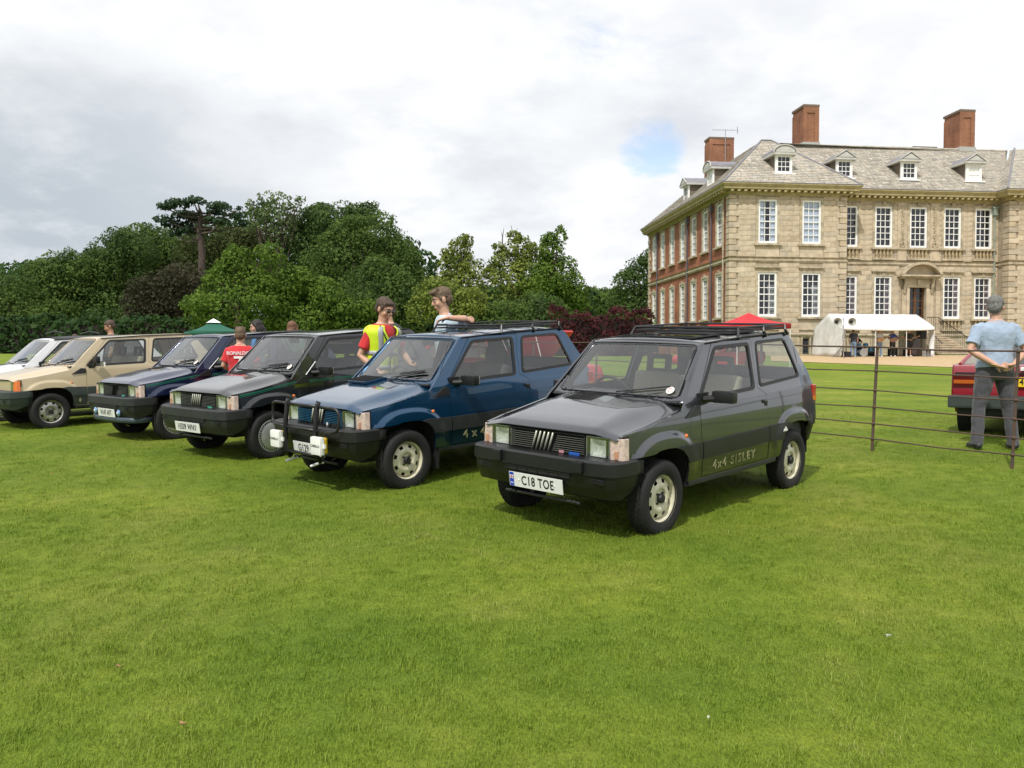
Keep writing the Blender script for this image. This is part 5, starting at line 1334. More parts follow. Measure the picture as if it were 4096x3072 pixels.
o_ = [(DOORC+x, z) for x, z in arc(1.0, 7.70, .92)]; i_ = [(DOORC+x, z) for x, z in arc(.86, 7.71, .74)]
q = MB(); n = len(o_); y0, y1 = D0-.70, D0+.02
for k in range(n-1):
    a, b_, c, d = o_[k], o_[k+1], i_[k+1], i_[k]
    q.add([(p[0], y0, p[1]) for p in (a, b_, c, d)]+[(p[0], y1, p[1]) for p in (a, b_, c, d)], [(0, 1, 2, 3), (0, 4, 5, 1), (3, 2, 6, 7), (4, 7, 6, 5), (0, 3, 7, 4), (1, 5, 6, 2)])
q.build('pediment_arch', TRIM, HOUSE)
MB().add([(x, D0-.10, z) for x, z in i_], [tuple(range(n))]).build('pediment_field', t1, HOUSE)
dr = bpy.data.objects.new('front_door', None); C.objects.link(dr); dr.parent = HOUSE
MB().bb(DOORC-.64, DOORC+.64, D0+.32, D0+.36, 3.7, 6.82).build('door_glass', PANE, dr)
for x in (-.64, -.10, .0, .54): MB().bb(DOORC+x, DOORC+x+.095, D0+.26, D0+.318, 3.7, 6.82).build('door_stile', WOODD, dr)
for z in (4.2, 4.75, 5.3, 5.85, 6.4): MB().bb(DOORC-.6, DOORC+.6, D0+.27, D0+.316, z, z+.06).build('door_rail', WOODD, dr)
# fanned steps to the door with iron railings
st = bpy.data.objects.new('door_steps', None); C.objects.link(st); st.parent = HOUSE
n = 10; LZ = 3.62
MB().bb(DOORC-1.4, DOORC+.55, D0-1.6, D0-.12, GB-.2, LZ).build('landing', STONE_L[0], st)
for k in range(n):
    z = LZ-.163*(k+1); x1 = DOORC+.75+.17*k; y0 = D0-1.75-.16*k
    MB().bb(DOORC-1.2+.10*k, x1, y0, D0-.12, z-.16, z-.05).build('riser', JOINT, st); MB().bb(DOORC-1.2+.10*k-.03, x1+.03, y0-.04, D0-.12, z-.049, z).build('tread', STONE_L[1], st)
rail = [(DOORC-.2, D0-1.55, LZ), (DOORC+.62, D0-1.6, LZ), (DOORC+2.45, D0-3.2, GB)]; rail2 = [(DOORC-1.2, D0-1.6, LZ), (DOORC-.2, D0-3.4, GB)]
for rl in (rail, rail2):
    MB().tube([(p[0], p[1], p[2]+(.95 if i < len(rl)-1 else .85)) for i, p in enumerate(rl)], .03, 6).build('handrail', LIP, st)
    for a, b in zip(rl[:-1], rl[1:]):
        a, b = Vector(a), Vector(b); m_ = max(3, int((b-a).length/.15))
        for i in range(m_): p = a.lerp(b, i/m_); MB().tube([p, p+Vector((0, 0, .93))], .014, 4).build('railing_bar', LIP, st)
# ------------------------------------------------------------------ trees
def leaf_mat(name, dark, light, warm=None):
    m = bpy.data.materials.new(name); m.use_nodes = True; t = m.node_tree; b = t.nodes['Principled BSDF']
    b.inputs['Roughness'].default_value = 0.6; b.inputs['Specular IOR Level'].default_value = 0.12
    at_ = t.nodes.new('ShaderNodeAttribute'); at_.attribute_name = 'tone'
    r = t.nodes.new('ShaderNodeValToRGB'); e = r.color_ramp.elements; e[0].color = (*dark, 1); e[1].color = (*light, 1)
    t.links.new(at_.outputs['Fac'], r.inputs[0]); t.links.new(r.outputs[0], b.inputs['Base Color'])
    # leaves let some light through
    tl = t.nodes.new('ShaderNodeBsdfTranslucent'); t.links.new(r.outputs[0], tl.inputs[0]); mx = t.nodes.new('ShaderNodeMixShader'); mx.inputs[0].default_value = .38
    o = [n for n in t.nodes if n.type == 'OUTPUT_MATERIAL'][0]; t.links.new(b.outputs[0], mx.inputs[1]); t.links.new(tl.outputs[0], mx.inputs[2]); t.links.new(mx.outputs[0], o.inputs[0])
    return m
L_OAK = leaf_mat('oak_leaves', (0.042, 0.079, 0.021), (0.112, 0.174, 0.039)); L_LIGHT = leaf_mat('maple_leaves', (0.048, 0.100, 0.016), (0.133, 0.211, 0.032))
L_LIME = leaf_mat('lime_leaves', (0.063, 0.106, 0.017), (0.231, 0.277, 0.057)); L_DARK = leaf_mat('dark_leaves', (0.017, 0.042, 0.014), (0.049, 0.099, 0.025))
L_BLUE = leaf_mat('horse_chestnut_leaves', (0.035, 0.071, 0.023), (0.095, 0.153, 0.039)); L_PINE = leaf_mat('pine_needles', (0.017, 0.040, 0.021), (0.049, 0.086, 0.040))
L_COPPER = leaf_mat('copper_leaves', (.034, .037, .019), (.072, .066, .038)); L_HEDGE = leaf_mat('copper_hedge_leaves', (.030, .008, .012), (.120, .030, .035))
L_PALE = leaf_mat('poplar_leaves', (0.063, 0.106, 0.034), (0.168, 0.224, 0.086)); L_BROWN = leaf_mat('brownish_leaves', (0.039, 0.055, 0.018), (0.091, 0.116, 0.037))  # L_BROWN is a browner, duller green
BARK = mat('bark', (.075, .055, .042), .95, noise_scale=5, noise_amt=.4, bump=.8, bump_scale=10, stretch=(1, 1, .2)); BARKP = mat('pine_bark', (.075, .055, .045), .95, noise_scale=5, noise_amt=.4, bump=.8, bump_scale=10)
def leaves_mesh(name, P, N, size, seed, tone, nq=1, droop=0.0):
    """P centres, N outward directions: one bent leaf-clump per point"""
    q = np.random.default_rng(seed); n = len(P)
    d = N+q.normal(0, .55, (n, 3)); d /= np.linalg.norm(d, axis=1)[:, None]
    a = np.cross(d, q.normal(0, 1, (n, 3))); a /= np.linalg.norm(a, axis=1)[:, None]; b = np.cross(d, a)
    s = size*q.uniform(.55, 1.35, n)[:, None]
    # a ragged three-lobed clump: five outer points and a raised centre
    ang = np.array([0, 1.1, 2.3, 3.5, 4.9]); V = [P+d*s*.30]
    for k in range(5):
        rr = q.uniform(.55, 1.25, n)[:, None]; th = ang[k]+q.normal(0, .2, n)[:, None]
        V.append(P+(a*np.cos(th)+b*np.sin(th))*s*rr*.75)
    V = np.stack(V, 1).reshape(-1, 3); base = np.arange(n)[:, None]*6
    F = np.concatenate([base+np.array([[0, 1, 2]]), base+np.array([[0, 2, 3]]), base+np.array([[0, 4, 5]]), base+np.array([[0, 3, 4]])[:, [0, 1, 2]]], 1).reshape(-1, 3)
    keep = np.ones(len(F), bool); F = F[keep]
    me = bpy.data.meshes.new(name); me.vertices.add(len(V)); me.vertices.foreach_set('co', V.ravel()); me.loops.add(len(F)*3); me.loops.foreach_set('vertex_index', F.ravel().astype(np.int32))
    me.polygons.add(len(F)); me.polygons.foreach_set('loop_start', np.arange(0, len(F)*3, 3, dtype=np.int32)); me.polygons.foreach_set('loop_total', np.full(len(F), 3, dtype=np.int32))
    me.update(); at_ = me.attributes.new('tone', 'FLOAT', 'POINT'); at_.data.foreach_set('value', np.repeat(tone, 6).astype(np.float32)); me.validate(); return me
def crown_points(lobes, dens, seed, fill=.35):
    """points over a set of ellipsoid lobes, roughened, each lobe itself knobbly"""
    q = np.random.default_rng(seed); P, N, T = [], [], []
    ext = list(lobes); qr = random.Random(seed)
    if fill < .45:
        for (cx, cy, cz, rx, ry, rz) in lobes:
            for k in range(7):
                a = qr.uniform(0, 6.283); e_ = qr.uniform(-.2, 1.0); f = qr.uniform(.22, .48); m_ = qr.uniform(.74, 1.02)
                ext.append((cx+rx*m_*math.cos(a)*math.sqrt(1-min(1, e_*e_)), cy+ry*m_*math.sin(a)*math.sqrt(1-min(1, e_*e_)), cz+rz*m_*e_, rx*f, ry*f, rz*f*qr.uniform(.8, 1.15)))
    for (cx, cy, cz, rx, ry, rz) in ext:
        n = int(dens*(rx*ry+ry*rz+rx*rz)*7.0); d = q.normal(0, 1, (n, 3)); d /= np.linalg.norm(d, axis=1)[:, None]
        # knobs
        K = q.normal(0, 1, (34, 3)); K /= np.linalg.norm(K, axis=1)[:, None]; kn = (d @ K.T).max(1); bump = 1+.34*(np.clip((kn-.82)/.18, 0, 1)-.5)+.05*np.sin(d[:, 0]*17+cx)*np.sin(d[:, 2]*19+cz)+np.where(q.uniform(0, 1, n) < .06, q.uniform(0, .12, n), 0)
        rad = bump*(1-fill*q.uniform(0, 1, n)**2.2)
        p = np.array([cx, cy, cz])+d*np.array([rx, ry, rz])*rad[:, None]
        ok = d[:, 2] > -.75
        # clump shading put into the tone: lit knobs lighter, hollows darker, uneven patches
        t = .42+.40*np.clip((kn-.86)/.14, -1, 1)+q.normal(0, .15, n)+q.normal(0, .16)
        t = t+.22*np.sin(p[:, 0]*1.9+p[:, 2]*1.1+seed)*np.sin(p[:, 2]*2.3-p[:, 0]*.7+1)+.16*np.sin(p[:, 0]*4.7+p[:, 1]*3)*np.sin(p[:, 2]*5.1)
        P.append(p[ok]); N.append(d[ok]); T.append(t[ok])
    P, N, T = map(np.concatenate, (P, N, T)); return P, N, np.clip(T, 0, 1)
def px(xp, D): return (xp-512)/825.5*D
def zz(yp, D): return EYE+(358.6-yp)/825.5*D
def tree(name, label, D, lobes_px, lm, seed, dens=9, size=.21, trunk=(None, .35), limbs=7, cat='tree', fill=.35, group=None, bark=None, dead=0, ratio=.8, limb_show=0):
    """lobes_px: (x, y, rx, ry) in pixels of the photograph at distance D"""
    x0 = px(trunk[0] if trunk[0] else lobes_px[0][0], D); g = gz(x0, D)
    q = random.Random(seed); lob = []
    for (xp, yp, rx, ry) in lobes_px:
        r1, r2 = rx/825.5*D, ry/825.5*D; lob.append((px(xp, D)-x0, q.uniform(-.3, .3)*r1, zz(yp, D)-g, r1, r1*ratio, r2))
    t = thing(name, label, cat, (x0, D, g), 0, group)
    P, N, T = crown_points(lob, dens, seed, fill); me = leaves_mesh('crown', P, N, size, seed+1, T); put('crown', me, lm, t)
    b = MB(); top = max(l[2] for l in lob); r = trunk[1]
    hs = [0, .1*top, .35*top, .7*top, .95*top]; pts = [Vector((q.uniform(-.1, .1)*i, q.uniform(-.1, .1)*i, h-.2*(i == 0))) for i, h in enumerate(hs)]
    b.tube(pts, [r*1.5, r*1.05, r*.85, r*.5, r*.12], 10); put('trunk', b.mesh('trunk', True), bark or BARK, t)
    for l in lob:
        for k in range(max(1, limbs//len(lob))):
            h0 = q.uniform(.25, .7)*top; a = Vector((pts[2].x, pts[2].y, min(h0, l[2]))); c = Vector((l[0]+q.uniform(-.6, .6)*l[3], l[1]+q.uniform(-.6, .6)*l[4], l[2]+q.uniform(-.1, .6)*l[5]))
            m = a.lerp(c, .5)+Vector((q.uniform(-.4, .4), q.uniform(-.4, .4), q.uniform(.1, .8)))
            MB().tube([a, m, c], [r*.45, r*.28, r*.06], 6).build('limb', bark or BARK, t, True)
    for k in range(dead):
        l = lob[k % len(lob)]; a = Vector((l[0]+q.uniform(-.5, .5)*l[3], l[1], l[2]+l[5]*.6)); tip = a+Vector((q.uniform(-.9, 1.1), 0, q.uniform(1.2, 2.2))); mid = a.lerp(tip, .5)+Vector((q.uniform(-.3, .3), 0, 0))
        MB().tube([a, mid, tip], [.07, .05, .02], 5).build('dead_branch', bark or BARK, t, True); MB().tube([mid, mid+Vector((q.uniform(-.6, .6), .1, .6))], [.04, .015], 5).build('dead_branch', bark or BARK, t, True)
    return t
TG = 'parkland trees behind the parked cars'
T_ = tree
T_('oak_tree', 'low dark broadleaf tree at the far edge beyond the white car', 92, [(8, 318, 40, 30), (-20, 322, 35, 30), (35, 330, 35, 25)], L_OAK, 11, group=TG)
T_('oak_tree', 'rounded dark green tree second from the edge of the wood', 95, [(58, 282, 26, 28), (80, 300, 34, 40), (40, 300, 28, 30), (75, 275, 22, 20), (60, 330, 45, 25)], L_OAK, 12, group=TG)
T_('beech_tree', 'wide mid green tree sloping down to the edge of the wood', 98, [(118, 262, 26, 26), (108, 290, 32, 38), (135, 255, 22, 22), (92, 268, 15, 16), (115, 320, 45, 30)], L_BLUE, 13, group=TG)
T_('beech_tree', 'dark tree standing just behind the tall pine', 104, [(150, 250, 26, 22), (165, 262, 30, 30), (185, 275, 35, 40), (160, 310, 40, 40), (140, 240, 18, 14)], L_OAK, 14, group=TG)
T_('copper_beech', 'purple brown copper beech below the tall pine', 84, [(165, 300, 32, 28), (188, 290, 26, 24), (170, 325, 45, 22), (145, 305, 20, 18)], L_COPPER, 15, group=TG)
T_('brownish_tree', 'brownish tree between the copper beech and the maple', 100, [(215, 250, 32, 20), (235, 262, 30, 34), (205, 280, 34, 40), (245, 245, 24, 16)], L_BROWN, 16, group=TG)
# flat-topped pine: shelves of needles on a tall bare trunk
def pine():
    D = 88; x0 = px(203, D); g = gz(x0, D); t = thing('pine_tree', 'tall flat topped pine with a long bare trunk above the wood', 'tree', (x0, D, g), 0, TG)
    X = lambda xp: px(xp, D)-x0; Z = lambda yp: zz(yp, D)-g; s = D/825.5; q = random.Random(4)
    pts = [Vector((0, 0, -.2)), Vector((X(202), 0, Z(290))), Vector((X(203.5), 0, Z(255))), Vector((X(201), 0, Z(228))), Vector((X(203), 0, Z(214))), Vector((X(200), 0, Z(206)))]
    put('trunk', MB().tube(pts, [.55, .42, .36, .28, .18, .06], 10).mesh('trunk', True), BARKP, t)
    pads = [(200, 204, 13, 3.2), (186, 207, 13, 3.5), (214, 205, 12, 3), (172, 210, 9, 3), (225, 209, 10, 3), (166, 205, 4, 2), (182, 214, 14, 3.5), (166, 220, 11, 3), (160, 223, 5, 2), (234, 215, 9, 3), (219, 214, 10, 2.6), (240, 222, 5, 3), (176, 224, 12, 2.8), (190, 219, 9, 2.4), (186, 231, 11, 2.6), (222, 222, 9, 2.4), (230, 226, 8, 2), (176, 234, 6, 2), (212, 219, 7, 2.2), (245, 212, 4, 1.8)]
    lob = []
    for (a, b, c, d) in pads:
        y = q.uniform(-2.2, 2.2); lob.append((X(a), y, Z(b), c*s*q.uniform(.8, 1.1), c*s*.9, d*s*q.uniform(1.0, 1.7)))
        e = Vector((X(a), y, Z(b+1))); st = Vector((X(202), 0, Z(b+9))); MB().tube([st, st.lerp(e, .5)+Vector((0, 0, -.35)), e], [.15, .10, .04], 6).build('limb', BARKP, t, True)
    P, N, T = crown_points(lob, 13, 4, .85); N[:, 2] = np.abs(N[:, 2])+.2; put('crown', leaves_mesh('crown', P, N, .26, 5, T), L_PINE, t)
    MB().tube([(0, 0, Z(281)), (X(192), -.3, Z(277)), (X(182), -.4, Z(279))], [.12, .08, .03], 6).build('limb', BARKP, t, True)
pine()
T_('birch_tree', 'airy pale tree whose thin branches show against the sky', 97, [(275, 204, 18, 11), (262, 212, 13, 12), (290, 208, 12, 9), (273, 222, 22, 13), (255, 224, 9, 9), (292, 226, 9, 8), (280, 240, 18, 12), (302, 201, 6, 4), (252, 207, 6, 6)], L_PALE, 17, dens=4.5, size=.26, fill=.9, limbs=27, trunk=(277, .26), group=TG)
T_('lime_tree', 'large dark round headed tree, highest of the broadleaves', 100, [(345, 228, 32, 22), (318, 236, 28, 24), (305, 255, 24, 30), (362, 215, 18, 10), (320, 216, 20, 10), (372, 245, 30, 30), (335, 290, 60, 50)], L_BLUE, 18, dens=9, group=TG)
T_('oak_tree', 'dark green tree falling away beside the gap of sky', 92, [(365, 238, 34, 20), (395, 262, 24, 24), (352, 262, 40, 30), (405, 285, 22, 30), (375, 310, 55, 40), (415, 262, 8, 8)], L_OAK, 19, dens=10, group=TG)
T_('maple_tree', 'bright green maple in front of the dark wood behind the navy car', 70, [(237, 261, 14, 14), (224, 284, 19, 20), (269, 259, 16, 15), (254, 284, 22, 18), (240, 312, 46, 24), (208, 310, 14, 20), (282, 288, 16, 20)], L_LIGHT, 20, dens=16, size=.18, group=TG)
T_('maple_tree', 'bright green bushy tree in front of the wood behind the dark grey car', 72, [(300, 286, 15, 17), (324, 302, 24, 23), (346, 318, 32, 20), (288, 310, 22, 24), (306, 326, 36, 18)], L_LIGHT, 21, dens=16, size=.18, group=TG)
T_('sycamore_tree', 'mid green tree directly behind the marshal in the yellow vest', 74, [(375, 300, 34, 36), (400, 312, 28, 30), (355, 318, 28, 26), (392, 282, 18, 16)], L_OAK, 22, dens=16, size=.18, group=TG)
T_('lime_tree', 'yellow green tree with a pointed top beside the sky gap', 82, [(460, 250, 11, 13), (455, 268, 18, 16), (470, 275, 14, 16), (462, 290, 24, 18), (450, 258, 8, 9), (468, 243, 6, 8)], L_LIME, 23, dens=12, size=.19, group=TG)
T_('lime_tree', 'tall yellow green stag headed tree with bare twigs on top', 82, [(520, 252, 15, 14), (508, 268, 18, 18), (535, 262, 14, 16), (500, 252, 7, 9), (522, 290, 28, 26), (494, 275, 10, 12), (515, 238, 7, 6)], L_LIME, 24, dens=12, size=.19, dead=5, group=TG)
T_('ash_tree', 'broad green tree nearest the house side of the wood', 80, [(552, 255, 12, 18), (556, 275, 20, 20), (568, 292, 18, 22), (545, 290, 24, 26), (560, 238, 6, 10), (575, 305, 14, 18), (550, 243, 7, 9)], L_LIGHT, 25, dens=12, size=.20, dead=3, group=TG)
T_('hawthorn_tree', 'low olive green tree behind the young man leaning on the car', 62, [(438, 295, 24, 14), (455, 310, 28, 16), (430, 312, 22, 16), (478, 318, 22, 14), (470, 300, 16, 12)], L_LIME, 26, dens=16, size=.16, group=TG)
T_('hawthorn_tree', 'low dense green bush tree left of the copper hedge', 62, [(510, 315, 26, 14), (535, 308, 16, 16), (555, 316, 18, 12), (495, 325, 26, 12)], L_OAK, 27, dens=16, size=.16, group=TG)
T_('elder_tree', 'small blue green bush tree before the ash', 60, [(545, 308, 16, 13), (538, 320, 16, 10)], L_BLUE, 28, dens=15, size=.16, group=TG)
T_('field_tree', 'small distant tree low between the wood and the house', 130, [(598, 297, 14, 9), (612, 302, 16, 10), (590, 306, 16, 10), (604, 312, 22, 10)], L_OAK, 29, dens=7, size=.42, group=TG)
T_('horse_chestnut', 'dark tree partly hidden behind the brick flank of the house', 96, [(640, 275, 16, 18), (632, 290, 20, 20), (650, 262, 10, 12), (626, 305, 18, 18), (648, 305, 18, 22), (640, 320, 30, 18)], L_BLUE, 30, dens=10, group=TG)
# far wood and hedges
def hedge(name, label, D, x0p, x1p, ytop, lm, seed, depth=2.0, dens=45, size=.15, group=None):
    x0, x1 = px(x0p, D), px(x1p, D); g = gz((x0+x1)/2, D); h = zz(ytop, D)-g; q = np.random.default_rng(seed); L = x1-x0
    n = int(dens*(L*h*1.2+L*depth)); u = q.uniform(0, L, n); face = q.uniform(0, 1, n) < (h*1.2/(h*1.2+depth))
    lump = 1+.09*np.sin(u*1.3+1)+.07*np.sin(u*3.1)+.04*np.sin(u*7.7); y = np.where(face, -depth/2*(1+.15*np.sin(u*2.1))+q.normal(0, .12, n), q.uniform(-depth/2, depth/2, n)); z = np.where(face, q.uniform(0, 1, n)*h*lump, h*lump+q.normal(0, .10, n))
    P = np.column_stack([u-L/2, y, z]); N = np.column_stack([q.normal(0, .3, n), np.where(face, -1, 0), np.where(face, .3, 1.0)]); T = np.clip(.5+.25*np.sin(u*2.3+z*3)+q.normal(0, .22, n), 0, 1)
    t = thing(name, label, 'hedge', ((x0+x1)/2, D, g), 0, group); put('foliage', leaves_mesh('foliage', P, N, size, seed, T), lm, t)
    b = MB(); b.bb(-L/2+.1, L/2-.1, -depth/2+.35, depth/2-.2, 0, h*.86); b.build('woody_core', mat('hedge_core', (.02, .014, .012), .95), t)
hedge('copper_hedge', 'long clipped copper beech hedge running up to the house', 56, 548, 652, 314, L_HEDGE, 41)
hedge('green_hedge', 'low shaggy green hedge at the foot of the wood', 66, 470, 560, 328, L_OAK, 42, dens=25, size=.22)
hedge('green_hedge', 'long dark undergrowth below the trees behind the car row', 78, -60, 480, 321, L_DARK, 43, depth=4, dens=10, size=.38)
tree('far_wood', 'low distant wood beyond the lawn past the first trees', 170, [(580, 326, 40, 8), (640, 324, 30, 10), (540, 328, 40, 7)], L_OAK, 50, dens=4, size=.6)
tree('background_wood', 'dark mass of woodland seen through the gaps of the front trees', 125, [(70, 300, 90, 32), (170, 288, 80, 45), (270, 280, 80, 60), (370, 285, 60, 45), (450, 312, 60, 26), (530, 312, 60, 24), (-30, 315, 60, 25)], L_DARK, 60, dens=2.6, size=.55)
tree('shrub', 'green shrub at the corner of the brick flank', 60, [(650, 322, 6, 9), (644, 330, 8, 8)], L_LIGHT, 51, dens=14, size=.14, cat='shrub', trunk=(None, .06), limbs=2)
# ------------------------------------------------------------------ people
def skin_mat(n, c): return mat('skin_'+n, c, .5, sub=.08, noise_scale=14, noise_amt=.10)
SK1 = skin_mat('fair', (.52, .30, .21)); SK2 = skin_mat('tanned', (.42, .22, .14))
def cloth(n, c, **k): return mat('cloth_'+n, c, .85, noise_scale=k.get('ns', 9), noise_amt=k.get('na', .16), bump=k.get('bump', .5), bump_scale=k.get('bs', 11), sheen=.2)
def hairm(n, c): return mat('hair_'+n, c, .6, noise_scale=70, noise_amt=.5, bump=.8, bump_scale=90, stretch=(1, 1, .3))
def remesh(o, vox, it=2):
    m = o.modifiers.new('remesh', 'REMESH'); m.mode = 'VOXEL'; m.voxel_size = vox; m.use_smooth_shade = True
    s = o.modifiers.new('smooth', 'SMOOTH'); s.iterations = it; s.factor = .5
def fold(o, strength, size, seed=0):
    """cloth folds: displacement along normals by a noise texture"""
    tx = bpy.data.textures.new('folds', 'CLOUDS'); tx.noise_scale = size; tx.noise_depth = 2
    d = o.modifiers.new('folds', 'DISPLACE'); d.texture = tx; d.strength = strength; d.mid_level = .5; d.texture_coords = 'LOCAL'
def hand(b, w, d, n, sgn, curl=.5, s=1.0):
    """w wrist, d direction of the palm, n palm normal (the side fingers curl to), sgn which side the thumb leaves"""
    w, d, n = Vector(w), Vector(d).normalized(), Vector(n); n = (n-d*n.dot(d)).normalized(); x = d.cross(n)*sgn
    b.tube([w-d*.02, w+d*.02, w+d*.055, w+d*.088], [(.026*s, .021*s), (.035*s, .019*s), (.042*s, .017*s), (.040*s, .014*s)], 10) if abs(x.z) < 9 else None
    pw = MB()
    for i in range(4):
        off = (-.030+.020*i)*s; L = (.070, .080, .075, .058)[i]*s; p = w+d*.080*s+x*off*-1; dd = d.copy(); pts = [p]; a = 0
        for k, f in enumerate((.45, .32, .23)):
            a += curl*(.35, .7, .6)[k]*1.1; q = d*math.cos(a)+n*math.sin(a); p = p+q*L*f; pts.append(p)
        b.tube(pts, [.0105*s, .0098*s, .009*s, .007*s], 7)
    t0 = w+d*.025*s+x*.026*s; t1 = t0+(d*.6+x*.7+n*.25).normalized()*.038*s; t2 = t1+(d*.9+x*.15+n*.5).normalized()*.032*s; b.tube([t0, t1, t2], [.014*s, .012*s, .009*s], 7)
def person(label, loc, rz, H=1.75, build=1.0, lean=0.0, arms=None, legs=None, top=None, sleeve='short', trousers=None, shoes=None, skin=None, hair=None, hairstyle='short',
           head=(0, 0), vox=.012, glasses=False, sit=False, collar=False, hem=.90, belly=0.0, group=None, top_name='shirt', bare_legs=False, upto=None, beard=False):
    """local frame: faces +Y, right hand at +X. head=(turn to own left, nod)"""
    p = thing('person', label, 'person', loc, rz, group); k = H/1.75; skin = skin or SK1; bw = build
    Rl = Matrix.Rotation(-lean, 3, 'X'); HIP = Vector((0, 0, .92*k))
    def T(v): v = Vector(v)*k; return HIP+Rl @ (v-HIP) if v.z > .92*k else v
    lg = legs or dict(L=[(-.09, 0, .88), (-.11, .01, .48), (-.12, -.02, .09)], R=[(.09, 0, .88), (.11, .01, .48), (.12, -.02, .09)])
    ar = arms or dict(L=[(-.185, 0, 1.41), (-.25, -.02, 1.13), (-.25, .06, .88)], R=[(.185, 0, 1.41), (.25, -.02, 1.13), (.25, .06, .88)])
    def torso(b, inf, z0=.82, z1=9, hemflare=0.0):
        secs = [(.80, .085, .125), (.86, .108, .160), (.93, .118, .172), (1.00, .112+.02*belly, .160), (1.08, .108+.035*belly, .150), (1.18, .114+.02*belly, .160), (1.28, .124, .176), (1.345, .118, .186), (1.385, .108, .182), (1.415, .096, .160), (1.440, .082, .125), (1.465, .068, .092), (1.49, .056, .068)]
        pts, rs = [], []
        for z, dpt, w in secs:
            if z < z0-.001 or z > z1: continue
            y = -.005+(.02*belly if .98 < z < 1.2 else 0); pts.append(T((0, y, z))); e = inf+(hemflare if z < z0+.12 else 0); rs.append(((dpt*bw+e)*k, (w*bw+e)*k))
        b.tube(pts, rs, 20)
    b = MB()
    torso(b, 0)
    b.tube([T((0, -.012, 1.42)), T((0, .0, 1.48)), T((0, .012, 1.56))], [.074*k, .061*k, .060*k], 12)
    hand_dirs = {}
    for s, S in ((-1, 'L'), (1, 'R')):
        a = [T(v) for v in ar[S][:3]]; a[0] = a[0]+Vector((-s*.012, 0, -.022))
        b.tube([a[0]+Vector((-s*.03, 0, 0)), a[0], a[0].lerp(a[1], .45), a[1], a[1].lerp(a[2], .3), a[2]], [.05*k*bw, .054*k*bw, .046*k*bw, .038*k, .041*k, .026*k], 12)
        d = (a[2]-a[1]).normalized(); hd = Vector(ar[S][3]) if len(ar[S]) > 3 else d; hn = Vector(ar[S][4]) if len(ar[S]) > 4 else Vector((-s, 0, 0)); cu = ar[S][5] if len(ar[S]) > 5 else .6
        hand(b, a[2], hd, hn, s, cu, k)
        l = [Vector(v)*k for v in lg[S]]
        b.tube([l[0]+Vector((0, 0, .05)), l[0], l[0].lerp(l[1], .5), l[1], l[1].lerp(l[2], .3), l[2]], [.088*k, .088*k*bw, .068*k*bw, .052*k, .054*k, .034*k], 12)
    # head
    hc = T((0, .02, 1.632)); hm = Matrix.Rotation(head[0], 3, 'Z') @ Rl @ Matrix.Rotation(-head[1], 3, 'X'); ko = k; k = k*1.09; h = lambda x, y, z: hc+hm @ (Vector((x, y, z))*k)
    b.ball(h(0, -.012, .035), (.074*k, .092*k, .082*k), 16, 12, hm); b.ball(h(0, .022, -.020), (.062*k, .068*k, .088*k), 14, 10, hm); b.ball(h(0, .052, -.072), (.036*k, .036*k, .034*k), 10, 8, hm)
    b.tube([h(0, .086, .022), h(0, .108, -.014), h(0, .096, -.024)], [.010*k, .014*k, .012*k], 7)
    b.ball(h(0, .082, .038), (.050*k, .014*k, .012*k), 10, 6, hm); b.ball(h(0, .084, -.052), (.026*k, .014*k, .012*k), 8, 6, hm)
    for s in (-1, 1): b.ball(h(s*.076, -.002, .0), (.012*k, .022*k, .033*k), 8, 8, hm); b.ball(h(s*.040, .064, -.020), (.024*k, .022*k, .024*k), 8, 6, hm)
    body = b.build('body', skin, p, True); remesh(body, vox*.75, 2)
    if vox < .02:
        for s in (-1, 1):
            if not glasses:
                e = MB().ball(h(s*.030, .0815, .016), (.013*k, .008*k, .007*k), 8, 6, hm).build('eye', mat('eye_white', (.55, .52, .50), .3), p, True)
                MB().ball(h(s*.030, .0885, .016), (.006*k, .004*k, .006*k), 8, 6, hm).build('iris', mat('iris_dark', (.03, .02, .015), .2), e)
            MB().tube([h(s*.014, .093, .040), h(s*.032, .094, .045), h(s*.050, .080, .040)], .0045*k, 5).build('eyebrow', hair, p)
        MB().tube([h(-.022, .090, -.052), h(0, .098, -.054), h(.022, .090, -.052)], [.002*k, .005*k, .002*k], 6).build('lips', mat('lips', (.40, .16, .13), .5), p, True)
    if glasses:
        g = MB()
        for s in (-1, 1): g.ball(h(s*.031, .096, .014), (.026*k, .008*k, .017*k), 12, 8, hm); g.tube([h(s*.055, .090, .020), h(s*.078, .0, .018)], .003*k, 5)
        g.tube([h(-.01, .102, .018), h(.01, .102, .018)], .003*k, 5); g.build('sunglasses', mat('dark_lens', (.006, .006, .008), .08, coat=1), p, True)
    # hair
    hb = MB(); q = random.Random(int(abs(loc[0])*100)+3)
    if hairstyle != 'bald':
        hb.ball(h(0, -.022, .050), (.083*k, .096*k, .083*k), 18, 12, hm); hb.ball(h(0, -.055, .0), (.074*k, .058*k, .075*k), 14, 10, hm)
        for s in (-1, 1): hb.ball(h(s*.072, .018, .022), (.012*k, .020*k, .030*k), 8, 6, hm)
        if hairstyle in ('quiff', 'messy'):
            for i in range(34 if hairstyle == 'quiff' else 26):
                a = q.uniform(-2.6, 2.6); z = q.uniform(.05, .11); y = .085*math.cos(a); x = .07*math.sin(a); hb.tube([h(x*.8, y*.75-.02, z), h(x, y-.01+.015, z+.028+(.012 if y > .03 else 0))], [.014*k, .004*k], 5)
        if hairstyle == 'quiff': hb.ball(h(0, .060, .098), (.060*k, .045*k, .026*k), 12, 8, hm)
        if hairstyle == 'short': hb.ball(h(0, .045, .085), (.062*k, .036*k, .026*k), 12, 8, hm)
